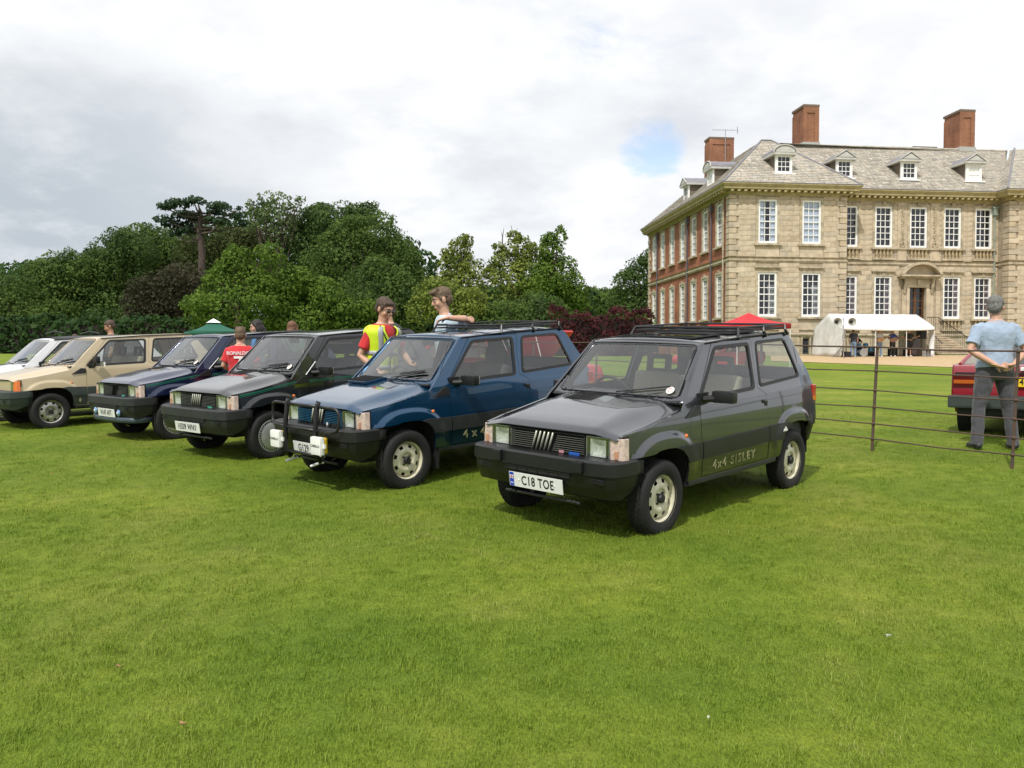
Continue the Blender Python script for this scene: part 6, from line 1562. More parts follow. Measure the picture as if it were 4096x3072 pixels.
        if hairstyle == 'long':
            hb.ball(h(0, -.045, -.03), (.088*k, .075*k, .12*k), 14, 10, hm); hb.tube([h(0, -.07, -.04), h(0, -.10, -.16), h(0, -.09, -.26)], [.07*k, .06*k, .03*k], 10)
            for s in (-1, 1): hb.tube([h(s*.075, .02, .05), h(s*.085, .0, -.04), h(s*.07, -.02, -.14)], [.02*k, .03*k, .012*k], 8)
        hh = hb.build('hair', hair, p, True); remesh(hh, vox*.7, 1)
        if vox < .02: fold(hh, .012*k, .02)
    k = ko
    # upper garment
    if top:
        g = MB(); torso(g, .016, hem, 1.47, .012)
        for s, S in ((-1, 'L'), (1, 'R')):
            a = [T(v) for v in ar[S][:3]]; ins = a[0]+Vector((-s*.07, 0, .0)); a[0] = a[0]+Vector((-s*.012, 0, -.022))
            if sleeve == 'short': e = a[0].lerp(a[1], .72); g.tube([ins, a[0]+Vector((0, 0, .004)), a[0].lerp(a[1], .4), e], [.066*k*bw, .070*k*bw, .066*k*bw, .068*k*bw], 14)
            else: g.tube([ins, a[0], a[0].lerp(a[1], .5), a[1], a[1].lerp(a[2], .5), a[2]-(a[2]-a[1]).normalized()*.01], [.066*k*bw, .070*k*bw, .062*k*bw, .054*k, .050*k, .040*k], 14)
        o = g.build(top_name, top, p, True); remesh(o, vox*.8, 3); fold(o, .022*k, .11)
        if collar:
            c = MB(); c.tube([T((.068*math.sin(a), .0+.060*math.cos(a)-.005, 1.478+.012*math.cos(a))) for a in np.linspace(.35, 2*math.pi-.35, 14)], (.010*k, .022*k), 6); c.build('collar', top, p, True)
        else:
            c = MB(); c.tube([T((.070*math.sin(a), .064*math.cos(a)-.002, 1.468-.012*math.cos(a))) for a in np.linspace(0, 2*math.pi, 17)[:-1]], .009*k, 6, closed=True); c.build('neck_band', top, p, True)
    if trousers:
        g = MB(); torso(g, .012, .80, 1.0)
        for s, S in ((-1, 'L'), (1, 'R')):
            l = [Vector(v)*k for v in lg[S]]; e = l[2]+Vector((0, 0, -.05)) if not bare_legs else l[1]+Vector((0, 0, .03))
            if not bare_legs: g.tube([l[0]+Vector((0, 0, .06)), l[0], l[0].lerp(l[1], .5), l[1], l[1].lerp(l[2], .5), e], [.095*k, .102*k*bw, .086*k*bw, .070*k, .068*k, .066*k], 14)
            else: g.tube([l[0]+Vector((0, 0, .06)), l[0], l[0].lerp(l[1], .5), e], [.095*k, .105*k*bw, .095*k*bw, .09*k], 14)
        o = g.build('trousers', trousers, p, True); remesh(o, vox*.8, 3); fold(o, .020*k, .10)
    for s, S in ((-1, 'L'), (1, 'R')):
        l = Vector(lg[S][2])*k; f = MB(); f.tube([l+Vector((0, -.07*k, -.050*k)), l+Vector((0, -.02*k, -.045*k)), l+Vector((s*.01, .08*k, -.055*k)), l+Vector((s*.02, .175*k, -.068*k))], [.030*k, (.038*k, .046*k), (.030*k, .046*k), (.018*k, .034*k)], 10); f.build('shoe', shoes or mat('dark_shoe', (.03, .03, .035), .5), p, True)
    return p, T, h
def at_px(xp, D, yoff=0): X = px(xp, D); return (X, D, gz(X, D)+.01+yoff)
def face(fx, fy): return math.atan2(-fx, fy)
BROWNH = hairm('brown', (.075, .045, .028)); LBROWN = hairm('light_brown', (.13, .085, .05)); GREYH = hairm('grey', (.16, .155, .15)); DARKH = hairm('black', (.02, .016, .014)); GINGER = hairm('auburn', (.16, .07, .035))
# man in the blue shirt by the fence, seen from behind
SH = cloth('pale_blue_shirt', (.31, .39, .51), na=.12, bump=.9)
m1, T1, h1 = person('man seen from behind by the fence in pale blue shirt and grey trousers, hands clasped', at_px(995, 9.83), face(.06, 1), 1.80, build=1.10, belly=.6, collar=True, sleeve='short', top=SH, hem=.925,
    trousers=cloth('dark_grey_trousers', (.062, .060, .072)), hair=GREYH, skin=SK1, head=(-.55, .18), vox=.011,
    arms=dict(L=[(-.205, 0, 1.40), (-.315, -.06, 1.14), (-.085, -.205, .965), (.8, -.05, -.22), (.1, 1, .1), .5], R=[(.205, 0, 1.40), (.315, -.06, 1.14), (.105, -.21, .985), (-.85, -.10, -.15), (.05, 1, 0), .45]),
    legs=dict(L=[(-.10, 0, .88), (-.165, .02, .48), (-.20, -.02, .09)], R=[(.10, 0, .88), (.165, .02, .48), (.21, -.02, .09)]))
MB().tube([T1((.175*math.sin(a), .125*math.cos(a)-.004, .955)) for a in np.linspace(0, 2*math.pi, 25)[:-1]], (.008, .018), 6, closed=True).build('belt', mat('black_leather', (.012, .012, .014), .5), m1)
MB().tube([T1((-.105+.034*math.cos(a), -.196+.03*math.sin(a), .975)) for a in np.linspace(0, 2*math.pi, 13)[:-1]], .006, 6, closed=True).build('wrist_watch', mat('gold_watch', (.5, .36, .12), .3, metal=.8), m1)
# marshal in the yellow vest
YV = mat('hi_vis_yellow', (.62, .80, .02), .6, bump=.4, bump_scale=12, noise_scale=8, noise_amt=.08); GS = mat('reflective_grey', (.34, .35, .37), .45)
m2, T2, h2_ = person('marshal in yellow reflective vest over red T-shirt wearing sunglasses', at_px(381, 9.75), face(.74, -.67), 1.79, build=1.0, lean=.07, top=cloth('red_tshirt', (.50, .018, .022)), sleeve='short', top_name='t_shirt',
    trousers=cloth('blue_jeans', (.10, .14, .22)), hair=BROWNH, skin=SK1, head=(.10, .36), glasses=True, vox=.011, belly=.5,
    arms=dict(L=[(-.178, 0, 1.40), (-.25, .08, 1.14), (-.20, .30, 1.02), (.1, .9, -.1), (.9, 0, -.3), .9], R=[(.178, 0, 1.40), (.27, -.05, 1.10), (.19, .20, .93), (-.2, .9, -.35), (-.6, 0, -.7), .5]))
vb = MB()
secs = [(.80, .150, .212), (.93, .150, .206), (1.08, .158, .188), (1.18, .152, .194), (1.28, .160, .212), (1.345, .162, .224), (1.385, .158, .228), (1.42, .146, .208), (1.455, .112, .148)]
def vest_pt(a, z, inf=0):
    d_ = np.interp(z, [s[0] for s in secs], [s[1] for s in secs]); w_ = np.interp(z, [s[0] for s in secs], [s[2] for s in secs]); return T2(((w_*1.06+inf)*math.sin(a), (d_*1.06+inf)*math.cos(a), z))
def vest_patch(nm, fa0, fa1, z0, z1, m_, inf, nz=10, na=14):
    """fa0(z), fa1(z): angular limits from the front, one side"""
    b = MB(); b.grid(lambda u, v: vest_pt(fa0(z0+(z1-z0)*v)+(fa1(z0+(z1-z0)*v)-fa0(z0+(z1-z0)*v))*u, z0+(z1-z0)*v, inf), na, nz); o = b.build(nm, m_, m2, True)
    s_ = o.modifiers.new('solid', 'SOLIDIFY'); s_.thickness = .004; return o
VE = bpy.data.objects.new('safety_vest', None); C.objects.link(VE); VE.parent = m2
for s in (-1, 1):
    op = lambda z: s*(.05+.36*_sm((z-1.22)/.22)); arm = lambda z: s*(1.50-.62*_sm((z-1.20)/.16)) if z < 1.38 else s*(.88+.5*_sm((z-1.38)/.07)); back = lambda z: s*(1.64+.62*_sm((z-1.20)/.16))
    for nm, f0, f1 in (('vest_front', op, lambda z: s*1.57), ('vest_back', lambda z: s*1.57, lambda z: s*math.pi)):
        o = vest_patch(nm, f0, f1, .80, 1.452, YV, .004, 24, 12); o.parent = VE
        for z0 in (.95, 1.11): w = vest_patch('reflective_band', f0, f1, z0, z0+.052, GS, .0085, 2, 12); w.parent = VE
    for sg, c0 in ((1, .62), (-1, math.pi-.62)): w = vest_patch('reflective_strap', lambda z, c=c0: s*(c-.13 if sg > 0 else c-.13), lambda z, c=c0: s*(c+.13), 1.162, 1.44, GS, .0090, 10, 3); w.parent = VE
MB().tube([vest_pt(-.75, 1.45, .012), vest_pt(-.45, 1.36, .012), vest_pt(-.12, 1.2, .014), vest_pt(0, 1.10, .016), vest_pt(.12, 1.2, .014), vest_pt(.45, 1.36, .012), vest_pt(.75, 1.45, .012)], (.004, .009), 6).build('lanyard', mat('patterned_lanyard', (.05, .05, .05), .7, noise_scale=70, noise_amt=.9), m2)
# young man leaning on the roof rack
m3, T3, h3_ = person('young man in pale blue T-shirt leaning his forearm on the blue car roof rack', at_px(447, 9.82), face(-.93, -.36), 1.90, build=.92, lean=.05, top=cloth('pale_tshirt', (.50, .62, .72)), top_name='t_shirt',
    trousers=cloth('grey_shorts', (.12, .12, .13)), hair=LBROWN, hairstyle='quiff', skin=SK1, head=(-.05, .30), vox=.011,
    arms=dict(R=[(.18, 0, 1.40), (.24, -.04, 1.13), (.24, .05, .90)], L=[(-.18, -.02, 1.39), (-.34, -.20, 1.40), (-.36, .08, 1.425), (.35, .8, -.25), (0, .1, -1), .9]))
tx = text('chest_lettering', 'the Fund', .075, mat('shirt_print', (.05, .07, .12), .7), m3, frame(T3((-.02, .140, 1.20)), (-1, 0, 0), (0, 0, 1)), .001, .001)
# dark jacketed person behind the marshal
person('person in black jacket partly hidden behind the marshal', at_px(389, 11.6), face(-.75, -.65), 1.80, top=cloth('black_jacket', (.014, .016, .020)), sleeve='long', top_name='jacket', trousers=cloth('dark_trousers', (.03, .03, .035)), hair=BROWNH, head=(0, .1),
    arms=dict(L=[(-.19, 0, 1.41), (-.34, -.10, 1.20), (-.24, .10, 1.02)], R=[(.19, 0, 1.41), (.26, 0, 1.12), (.18, .2, 1.25), (-.2, .2, 1), (-1, 0, 0), .8]))
# boy in the football shirt
RS = cloth('red_football_shirt', (.56, .020, .028))
m5, T5, h5_ = person('boy seen from behind in red football shirt with name and number 7', at_px(240.5, 11.25), face(-.10, 1), 1.47, build=1.12, top=RS, sleeve='short', top_name='football_shirt', trousers=cloth('white_shorts', (.5, .5, .5)), hair=LBROWN, hairstyle='messy', head=(.1, .15), vox=.011, hem=.84,
    arms=dict(L=[(-.19, 0, 1.40), (-.27, -.01, 1.14), (-.16, .20, 1.05)], R=[(.19, 0, 1.40), (.27, .02, 1.13), (.16, .22, 1.06)]))
for s_, z, sz in (('RONALDO', 1.345, .064), ('7', 1.17, .27)):
    w = text('shirt_lettering' if sz < .1 else 'shirt_number', s_, sz, mat('shirt_white_print', (.78, .70, .72), .6), m5, frame(T5((0, -.165, z)), (1, 0, 0), (0, -.06 if sz < .1 else .02, 1)), .0015, .002 if sz < .1 else .004, sx=.95)
# other visitors whose heads show over the car roofs
person('dark haired woman in bright blue top beyond the navy car', at_px(258, 13.6), face(-.9, -.4), 1.62, build=.88, top=cloth('bright_blue', (.05, .24, .62)), top_name='top', trousers=cloth('navy_trousers', (.02, .03, .06)), hair=DARKH, hairstyle='long', head=(0, .25), vox=.018)
person('auburn haired visitor showing only the top of the head over the grey car roof', at_px(292.5, 14.8), face(.2, 1), 1.62, top=cloth('green_top', (.06, .14, .08)), top_name='top', trousers=cloth('dark_jeans', (.03, .04, .07)), hair=GINGER, hairstyle='long', vox=.018)
person('man with short hair looking down over the beige car roof', at_px(111.5, 17.5), face(-.9, -.4), 1.74, top=cloth('charcoal_top', (.04, .04, .045)), trousers=cloth('dark_jeans', (.03, .04, .07)), hair=BROWNH, skin=SK2, head=(0, .4), vox=.018)
person('small child with brown hair behind the white car', at_px(75.5, 18.5), face(.2, -1), 1.45, top=cloth('charcoal_top', (.04, .04, .045)), trousers=cloth('dark_jeans', (.03, .04, .07)), hair=BROWNH, vox=.018)
# ------------------------------------------------------------------ estate fence
IRON = mat('rusty_iron', (.045, .035, .030), .7, noise_scale=16, noise_amt=.6, col2=(.10, .05, .028), bump=.4, bump_scale=80)
FE = thing('estate_fence', 'thin rusty iron estate fence with six rails running behind the cars', 'fence', (0, 0, 0))
FP = [(5.21+.97*k, 8.58-1.13*k) for k in (2, 1)]+[(5.21, 8.58), (4.24, 9.71)]+[(4.24-.97*k, 9.71+1.13*k) for k in range(1, 14)]
RZ = [.148, .324, .52, .717, .946, 1.226]; q = random.Random(9)
FB = []
for i, (x, y) in enumerate(FP):
    g = gz(x, y); lx, ly = q.uniform(-.03, .03), q.uniform(-.02, .02)
    if i == 3: lx, ly = .055, .0
    if i == 2: lx = .05
    base, top = Vector((x, y, g-.15)), Vector((x+lx, y+ly, g+1.235)); FB.append((Vector((x, y, g)), top))
    b = MB(); d = Vector((.65, -.76, 0)); b.tube([base, top], (.010, .019), 6)
    for r in RZ: p = FB[-1][0].lerp(top, r/1.235); b.ball(p, (.024, .024, .022), 8, 6)
    b.build('post', IRON, FE)
for j, r in enumerate(RZ):
    pts = []
    for i, (a, t) in enumerate(FB):
        p = a.lerp(t, r/1.235); pts.append(p)
        if i < len(FB)-1: n_ = FB[i+1][0].lerp(FB[i+1][1], r/1.235); m_ = p.lerp(n_, .5); pts.append(m_+Vector((0, 0, -q.uniform(.002, .018))))
    MB().tube(pts, .0115 if j == 5 else .0085, 6).build('rail', IRON, FE, True)
# ------------------------------------------------------------------ other cars
def other_car(label, loc, rz, prof, paint, width=1.62, glass_span=None, name='parked_car', wheels=((.0), (-2.4)), wr=.29, rear=None, front=None, extra=None, group='red cars standing beyond the row'):
    """prof: side outline above the belt and below; local x forward, origin on the ground under the front axle"""
    c = thing(name, label, 'car', loc, rz, group)
    lower, roof = prof; W = width/2
    b = MB(); n = len(lower); sec = [(-1, 0), (-1, 0)]
    # lower body: outline extruded with slightly curved sides
    ys = [-W+.06, -W, W, W-.06]
    low2 = rounded(lower, .06, 2); m = len(low2); V = []
    cx = sum(p[0] for p in lower)/len(lower)
    for y, sh in ((-W+.09, .93), (-W+.02, .985), (-W, 1), (W, 1), (W-.02, .985), (W-.09, .93)): V += [(cx+(x-cx)*(.985 if sh < .95 else 1), y*(1 if z > .45 else .97), z) for x, z in low2]
    F = [(i*m+j, (i+1)*m+j, (i+1)*m+(j+1) % m, i*m+(j+1) % m) for i in range(5) for j in range(m)]+[tuple(range(m)), tuple(5*m+j for j in range(m))[::-1]]
    b.add(V, F); b.build('body', paint, c, True, 35)
    zb = min(p[1] for p in roof); zt = max(p[1] for p in roof); hy = lambda z: (W-.07)-(z-zb)/(zt-zb)*.17
    # greenhouse: pillars and roof painted, glass between
    r0, r1, r2, r3 = roof       # rear base, rear top, front top, front base
    P = lambda p, s: Vector((p[0], s*hy(p[1]), p[1]))
    b = MB(); b.add([P(r1, -1), P(r2, -1), P(r2, 1), P(r1, 1)]+[Vector((r1[0]*.5+r2[0]*.5, 0, zt+.02))], [(0, 1, 4), (1, 2, 4), (2, 3, 4), (3, 0, 4)])
    for s in (-1, 1):
        for a, q_ in ((r0, r1), (r3, r2)): b.tube([P(a, s), P(q_, s)], .028, 6)
        b.tube([P(r1, s), P(r2, s)], .025, 6); mid = (r1[0]*.45+r2[0]*.55); b.tube([(mid-.02, s*hy(zb), zb), (mid, s*hy(zt), zt)], .024, 6)
        qx = r0[0]*.72+r3[0]*.28
    b.build('roof', paint, c, solid=.0)
    for nm, (a, q_) in (('rear_window', (r0, r1)), ('windscreen', (r3, r2))):
        A, B_ = P(a, 1), P(q_, 1); MB().quad(P(a, -1), P(a, 1), P(q_, 1), P(q_, -1)).build(nm, GLASS, c)
    for s in (-1, 1): MB().quad(P(r0, s), P(r3, s), P(r2, s), P(r1, s)).build('side_window', GLASS, c)
    MB().bb(r0[0]+.15, r3[0]-.3, -W+.15, W-.15, .35, zb-.02).build('cabin', SEATG, c)
    for sy in (-.35, .35): MB().box((r3[0]-1.15, sy, zb+.02), (.12, .42, .5), (0, -.2, 0), bev=.05).build('seat', SEATG, c)
    for x in wheels:
        for s in (1, -1):
            w = bpy.data.objects.new('wheel', None); C.objects.link(w); w.parent = c; w.location = (x, s*(W-.10), wr-.015); w.rotation_euler = (0, 0, 0 if s > 0 else math.pi)
            if 'ocw' not in MESHES:
                MESHES['ocw'] = (MB().lathe([(.17, .07), (.19, .09), (.25, .092), (.285, .07), (.29, 0), (.285, -.07), (.2, -.09)], axis='y', n=32).mesh('tyre', True, 40), MB().lathe([(.18, .085), (.165, .06), (.06, .075), (0, .075)], axis='y', n=24).mesh('rim', True, 40))
            put('tyre', MESHES['ocw'][0], TYRE, w); put('rim', MESHES['ocw'][1], SILV, w)
            d_ = MB().lathe([(wr+.05, 0), (wr+.05, -.16), (0, -.16)], c=(x, s*(W+.004), wr), axis='y', n=24) if s > 0 else MB().lathe([(wr+.05, 0), (wr+.05, .16), (0, .16)], c=(x, s*(W+.004), wr), axis='y', n=24)
            d_.build('wheel_arch', DARK, c)
    return c, W
RED = mat('red_paint', (.46, .010, .020), .4, coat=.35); CRIM = mat('crimson_paint', (.24, .006, .016), .35, coat=1)
# crimson coupe at the edge: tail towards the camera
X, D = px(1032, 10.9), 10.9
rc, W = other_car('crimson hatchback seen from the tail beside the man in the blue shirt', (6.62+3.15*math.cos(R(50)), 10.7+3.15*math.sin(R(50)), gz(6.8, 11.5)-.02), R(50), ([(.62, .30), (.66, .55), (.55, .74), (-.55, .93), (-2.75, .97), (-3.12, .95), (-3.16, .52), (-3.02, .30)], [(-3.02, .955), (-2.15, 1.33), (-1.3, 1.33), (-.60, .94)]), CRIM, 1.66, wheels=(0, -2.45), wr=.29)
b = MB(); b.box((-3.21, 0, .46), (.16, 1.70, .17), bev=.03); b.build('rear_bumper', PLAS3, rc); MB().box((-3.12, 0, .34), (.10, 1.5, .14), bev=.02).build('rear_valance', PLAS, rc)
for s in (1, -1):
    t1_ = MB().box((-3.155, s*.60, .745), (.03, .42, .17), bev=.01).build('tail_light', mat('dark_red_lens', (.09, .006, .006), .2, coat=1), rc)
    MB().box((-3.172, s*.60, .725), (.012, .40, .05)).build('amber_strip', mat('dark_amber_lens', (.45, .10, .01), .25, coat=1), t1_)
MB().box((-3.155, 0, .84), (.03, 1.58, .02)).build('trim_strip', DARK, rc); MB().box((-3.155, 0, .90), (.02, .05, .05), bev=.01).build('badge', CHROME, rc)
plate(rc, frame((-3.185, -.27, .735), (0, -1, 0), (0, 0, 1)), '4', m=PLATEY, W=.52, H=.125, size=.11, name='number_plate') if False else None
yp = MB().box((0, 0, 0), (.52, .125, .01), bev=.003).build('number_plate', PLATEY, rc); yp.matrix_local = frame((-3.182, -.18, .73), (0, -1, 0), (0, 0, 1))
text('lettering', '4', .115, LETTER, yp, Matrix.Translation((-.185, -.003, .0065)), .001, .0015, sx=.85)
# red car with its bonnet up behind the blue car
D = 15.2; X = px(548, D)
r2c, W = other_car('bright red car with raised bonnet behind the blue car by the fence', (X+.0, D, gz(X, D)), -.75, ([(.65, .30), (.68, .60), (.60, .80), (-.55, .92), (-3.0, .95), (-3.05, .55), (-2.95, .30)], [(-2.85, .93), (-2.35, 1.38), (-1.20, 1.38), (-.50, .91)]), RED, 1.60, wheels=(0, -2.3), wr=.28)
MB().add([(-.50, -.70, .94), (-.50, .70, .94), (.10, .62, 1.42), (.10, -.62, 1.42), (-.50, -.70, .97), (-.50, .70, .97), (.08, .62, 1.45), (.08, -.62, 1.45)], [(0, 1, 2, 3), (4, 5, 6, 7), (0, 1, 5, 4), (1, 2, 6, 5), (2, 3, 7, 6), (3, 0, 4, 7)]).build('raised_bonnet', RED, r2c)
MB().tube([(.3, -.5, .84), (.12, -.52, 1.42)], .008, 5).build('bonnet_stay', CHROME, r2c); MB().bb(-.45, .55, -.62, .62, .60, .80).build('engine', DARK, r2c)
MB().box((-.62, -.86, .98), (.06, .14, .10), bev=.02).build('mirror', RUB, r2c); MB().tube([(-.48, -.5, .96), (-.66, -.05, 1.10)], .010, 5).build('wiper', RUB, r2c)
# red sports car on the lawn by the red gazebo
D = 36; X = px(757, D)
r3c, W = other_car('low red sports car on the lawn near the red gazebo', (X-2.7, D-.5, gz(X, D)), math.pi+.5, ([(.75, .25), (.78, .50), (.60, .66), (-.6, .80), (-2.9, .84), (-3.1, .80), (-3.15, .5), (-3.0, .25)], [(-2.6, .82), (-1.9, 1.18), (-1.35, 1.18), (-.65, .80)]), RED, 1.66, wheels=(0, -2.4), wr=.30)
# ------------------------------------------------------------------ gazebos and the band tent
WC = mat('white_canvas', (.80, .80, .79), .8, bump=.5, bump_scale=2.5); GC = mat('green_canvas', (.012, .10, .065), .8); RC = mat('red_canvas', (.55, .02, .03), .8, bump=.3, bump_scale=3); PVC = mat('clear_wall', (.60, .60, .58), .8, bump=1.0, bump_scale=3, noise_scale=2.5, noise_amt=.15)
POLE = mat('white_pole', (.7, .7, .7), .4)
def gazebo(label, xp, D, w, eave, peak, m_, rz, cap=None):
    X = px(xp, D); g = gz(X, D); t = thing('gazebo', label, 'gazebo', (X, D, g), rz); h = w/2
    b = MB(); n = 6
    for k in range(4):
        a0, a1 = math.pi/4+k*math.pi/2, math.pi/4+(k+1)*math.pi/2; c0 = Vector((h*1.414*math.cos(a0), h*1.414*math.sin(a0), eave)); c1_ = Vector((h*1.414*math.cos(a1), h*1.414*math.sin(a1), eave)); pk = Vector((0, 0, peak))
        b.grid(lambda u, v: c0.lerp(c1_, u).lerp(pk, v)+Vector((0, 0, -.10*math.sin(math.pi*v)*(1-.3*math.sin(math.pi*u))-.04*math.sin(math.pi*u)*(1-v))), 6, 6); b.quad(c0, c1_, c1_-Vector((0, 0, .22)), c0-Vector((0, 0, .22)))
        MB().tube([(c0.x*.98, c0.y*.98, 0), (c0.x*.98, c0.y*.98, eave)], .022, 6).build('leg', POLE, t)
    b.build('canopy', m_, t, True, 30, solid=.01)
    if cap:
        b = MB(); s_ = .26
        for k in range(4):
            a0, a1 = math.pi/4+k*math.pi/2, math.pi/4+(k+1)*math.pi/2; c0 = Vector((h*s_*1.414*math.cos(a0), h*s_*1.414*math.sin(a0), peak-(peak-eave)*s_+.03)); c1_ = Vector((h*s_*1.414*math.cos(a1), h*s_*1.414*math.sin(a1), peak-(peak-eave)*s_+.03)); b.add([c0, c1_, (0, 0, peak+.10)], [(0, 1, 2)])
        b.build('canopy_cap', cap, t, solid=.01)
    return t
gazebo('red canopied gazebo in front of the stone wing', 748, 36, 2.55, 2.0, 2.50, RC, .25)
gazebo('green gazebo with a white peaked cap behind the beige car', 214, 42, 2.5, 1.66, 2.24, GC, .5, cap=WC)
A = Vector((20.7, 51.6, 0)); TZ = 1.72
TRZ = R(8)
TENT = thing('band_marquee', 'white open fronted marquee sheltering the band before the front door', 'marquee', (A.x, A.y, TZ), TRZ)
tw, td, te, tr = 6.15, 3.7, 1.86, 2.78
def sag(p, amt): return Vector(p)
b = MB(); b.grid(lambda u, v: (u*tw, -.05+v*(td/2+.05), te+(tr-te)*v**.92+.05*math.sin(u*math.pi*3)**2*(v < .98)*-1*(.6)), 18, 6); b.grid(lambda u, v: (u*tw, td+.05-v*(td/2+.05), te+(tr-te)*v**.92), 12, 6)
b.grid(lambda u, v: (u*tw, -.055, te-.16*v-.05*math.sin(u*math.pi*3)**2*(1-v)-.07*math.sin(u*math.pi)*v), 18, 2); b.build('tent_roof', WC, TENT, True, 40, solid=.01)
def wall(nm, fn, m_): MB().grid(fn, 14, 8).build(nm, m_, TENT, True, 60, solid=.008)
gab = lambda v: te if v <= 0 else te
b = MB(); b.grid(lambda u, v: (-.01-.45*(1-v)*0-.25*(1-v)+.05*math.sin(u*14)*(1-v), u*td, (te+(tr-te)*(1-abs(2*u-1)))*v), 16, 8); b.build('end_wall', PVC, TENT, True, 60, solid=.008)
b = MB(); b.grid(lambda u, v: (tw+.02+.35*(1-v)*(1-u), td*.3+u*td*.7, (te+(tr-te)*(1-abs(2*(.3+.7*u)-1)))*v), 10, 8); b.build('end_wall', PVC, TENT, True, 60, solid=.008)
b = MB(); b.grid(lambda u, v: (tw+.04-.30*(1-v)**2*math.sin(u*3), .02+u*.5, te*v), 4, 6); b.build('front_drape', WC, TENT, True, 60, solid=.008)
b = MB(); b.grid(lambda u, v: (u*.05-.25*(1-v), -.02+.02*math.sin(v*9), te*v), 2, 8); b.build('front_drape', WC, TENT, True, 60, solid=.008)
for x in (0.02, 2.15, 4.25, tw): MB().tube([(x, 0, 0), (x, 0, te)], .025, 8).build('tent_pole', POLE, TENT); MB().tube([(x, td, 0), (x, td, te)], .025, 8).build('tent_pole', POLE, TENT)
MB().tube([(0, 0, te), (tw, 0, te)], .02, 6).build('eave_pole', POLE, TENT)
TM = Matrix.Translation((A.x, A.y, TZ)) @ Matrix.Rotation(TRZ, 4, 'Z')
def tp(x, y, z=0): return TM @ Vector((x, y, z))
BLK = mat('black_box', (.012, .012, .013), .6)
GRP = 'band playing in the white marquee'
def band(label, x, y, f, H, top, tr_, hair, arms, sit=False, legs=None, bare=False, hs='short'):
    p = tp(x, y); return person(label, (p.x, p.y, gz(p.x, p.y)+.01 if not sit else gz(p.x, p.y)-.28), f, H, top=top, trousers=tr_, hair=hair, hairstyle=hs, vox=.03, arms=arms, legs=legs, bare_legs=bare, shoes=mat('white_trainer', (.7, .7, .7), .5), group=GRP)
gp = dict(L=[(-.19, 0, 1.41), (-.30, .06, 1.17), (-.42, .30, 1.26), (-.8, .4, .3), (0, -1, 0), .9], R=[(.19, 0, 1.41), (.31, .04, 1.13), (.06, .24, 1.05), (-.9, .1, -.2), (0, -1, 0), .7])
JEANS = cloth('light_jeans', (.16, .24, .36))
band('man in dark top and jeans with his back turned inside the marquee', .95, .5, face(.5, .8), 1.78, cloth('slate_top', (.05, .055, .075)), JEANS, DARKH, None)
dru = band('drummer in black seated behind the drum kit', 2.05, 2.0, face(0, -1), 1.75, cloth('black_jacket', (.014, .016, .020)), cloth('dark_trousers', (.03, .03, .035)), BROWNH, dict(L=[(-.19, 0, 1.41), (-.28, .15, 1.2), (-.2, .4, 1.2)], R=[(.19, 0, 1.41), (.28, .15, 1.2), (.2, .4, 1.2)]), True, dict(L=[(-.1, 0, .82), (-.16, .42, .80), (-.16, .46, .37)], R=[(.1, 0, .82), (.16, .42, .80), (.16, .46, .37)]))
g1 = band('guitarist in white T-shirt and jeans with a pale wooden guitar', 2.85, .7, face(.25, -1), 1.78, cloth('white_tshirt', (.6, .6, .62)), JEANS, BROWNH, gp)
g2 = band('guitarist in bright blue T-shirt standing in mid tent', 3.95, 1.0, face(.1, -1), 1.74, cloth('royal_blue', (.02, .10, .48)), cloth('dark_trousers', (.03, .03, .035)), DARKH, gp)
g3 = band('double bass player in black T-shirt and shorts', 4.95, .8, face(0, -1), 1.78, cloth('black_tshirt', (.015, .015, .016)), cloth('black_shorts', (.02, .02, .022)), BROWNH, gp, bare=True)
def guitar(label, per, wood, z=1.08, s=1.0, up=.35):
    t = thing('guitar', label, 'guitar', per.location, per.rotation_euler[2], GRP); o = Vector((.05, .20, z)); d = Vector((-1, .12, up)).normalized(); m3 = Matrix((d, Vector((0, -1, 0)).cross(d).normalized()*-1, Vector((0, -1, 0)))).transposed()
    out = [(.24*s*math.cos(a)*(1-.0)+0, (.17*s+.03*s*math.cos(2*a))*math.sin(a)) for a in np.linspace(0, 2*math.pi, 25)[:-1]]
    b = MB(); b.prism(out, lambda x, y: o+m3 @ Vector((x, y, -.03)), lambda x, y: o+m3 @ Vector((x, y, .04))); b.build('guitar_body', wood, t, bevel=.01)
    b = MB(); b.tube([o+m3 @ Vector((.20, 0, -.035)), o+m3 @ Vector((.78*s, 0, -.03))], (.012, .026), 6); b.build('neck', mat('neck_wood', (.20, .10, .04), .5), t); MB().box(o+m3 @ Vector((.85*s, 0, -.03)), (.16, .07, .02), m3).build('headstock', BLK, t)
guitar('pale wooden guitar held by the guitarist in white', g1[0], mat('honey_wood', (.50, .27, .10), .35, coat=.5)); guitar('sunburst guitar held by the guitarist in blue', g2[0], mat('brown_wood', (.32, .15, .06), .35, coat=.5), up=.25)
t = thing('double_bass', 'dark upright double bass leaning beside its player in black', 'double bass', tuple(tp(5.35, .7)), 0, GRP)
b = MB(); b.prism([(.30*math.cos(a)*(1-.25*math.sin(a)-.14*math.cos(2*a)), .62+.56*math.sin(a)) for a in np.linspace(0, 2*math.pi, 33)[:-1]], lambda x, z: (x+.25*(z-.6)*.4, -.10, z+.05), lambda x, z: (x+.25*(z-.6)*.4, .12, z+.05)); b.build('bass_body', mat('bass_wood', (.03, .015, .01), .4, coat=.6), t, bevel=.02)
MB().tube([(.04, -.06, 1.15), (.18, -.10, 1.95), (.22, -.06, 2.02)], [.03, .022, .03], 6).build('bass_neck', BLK, t)
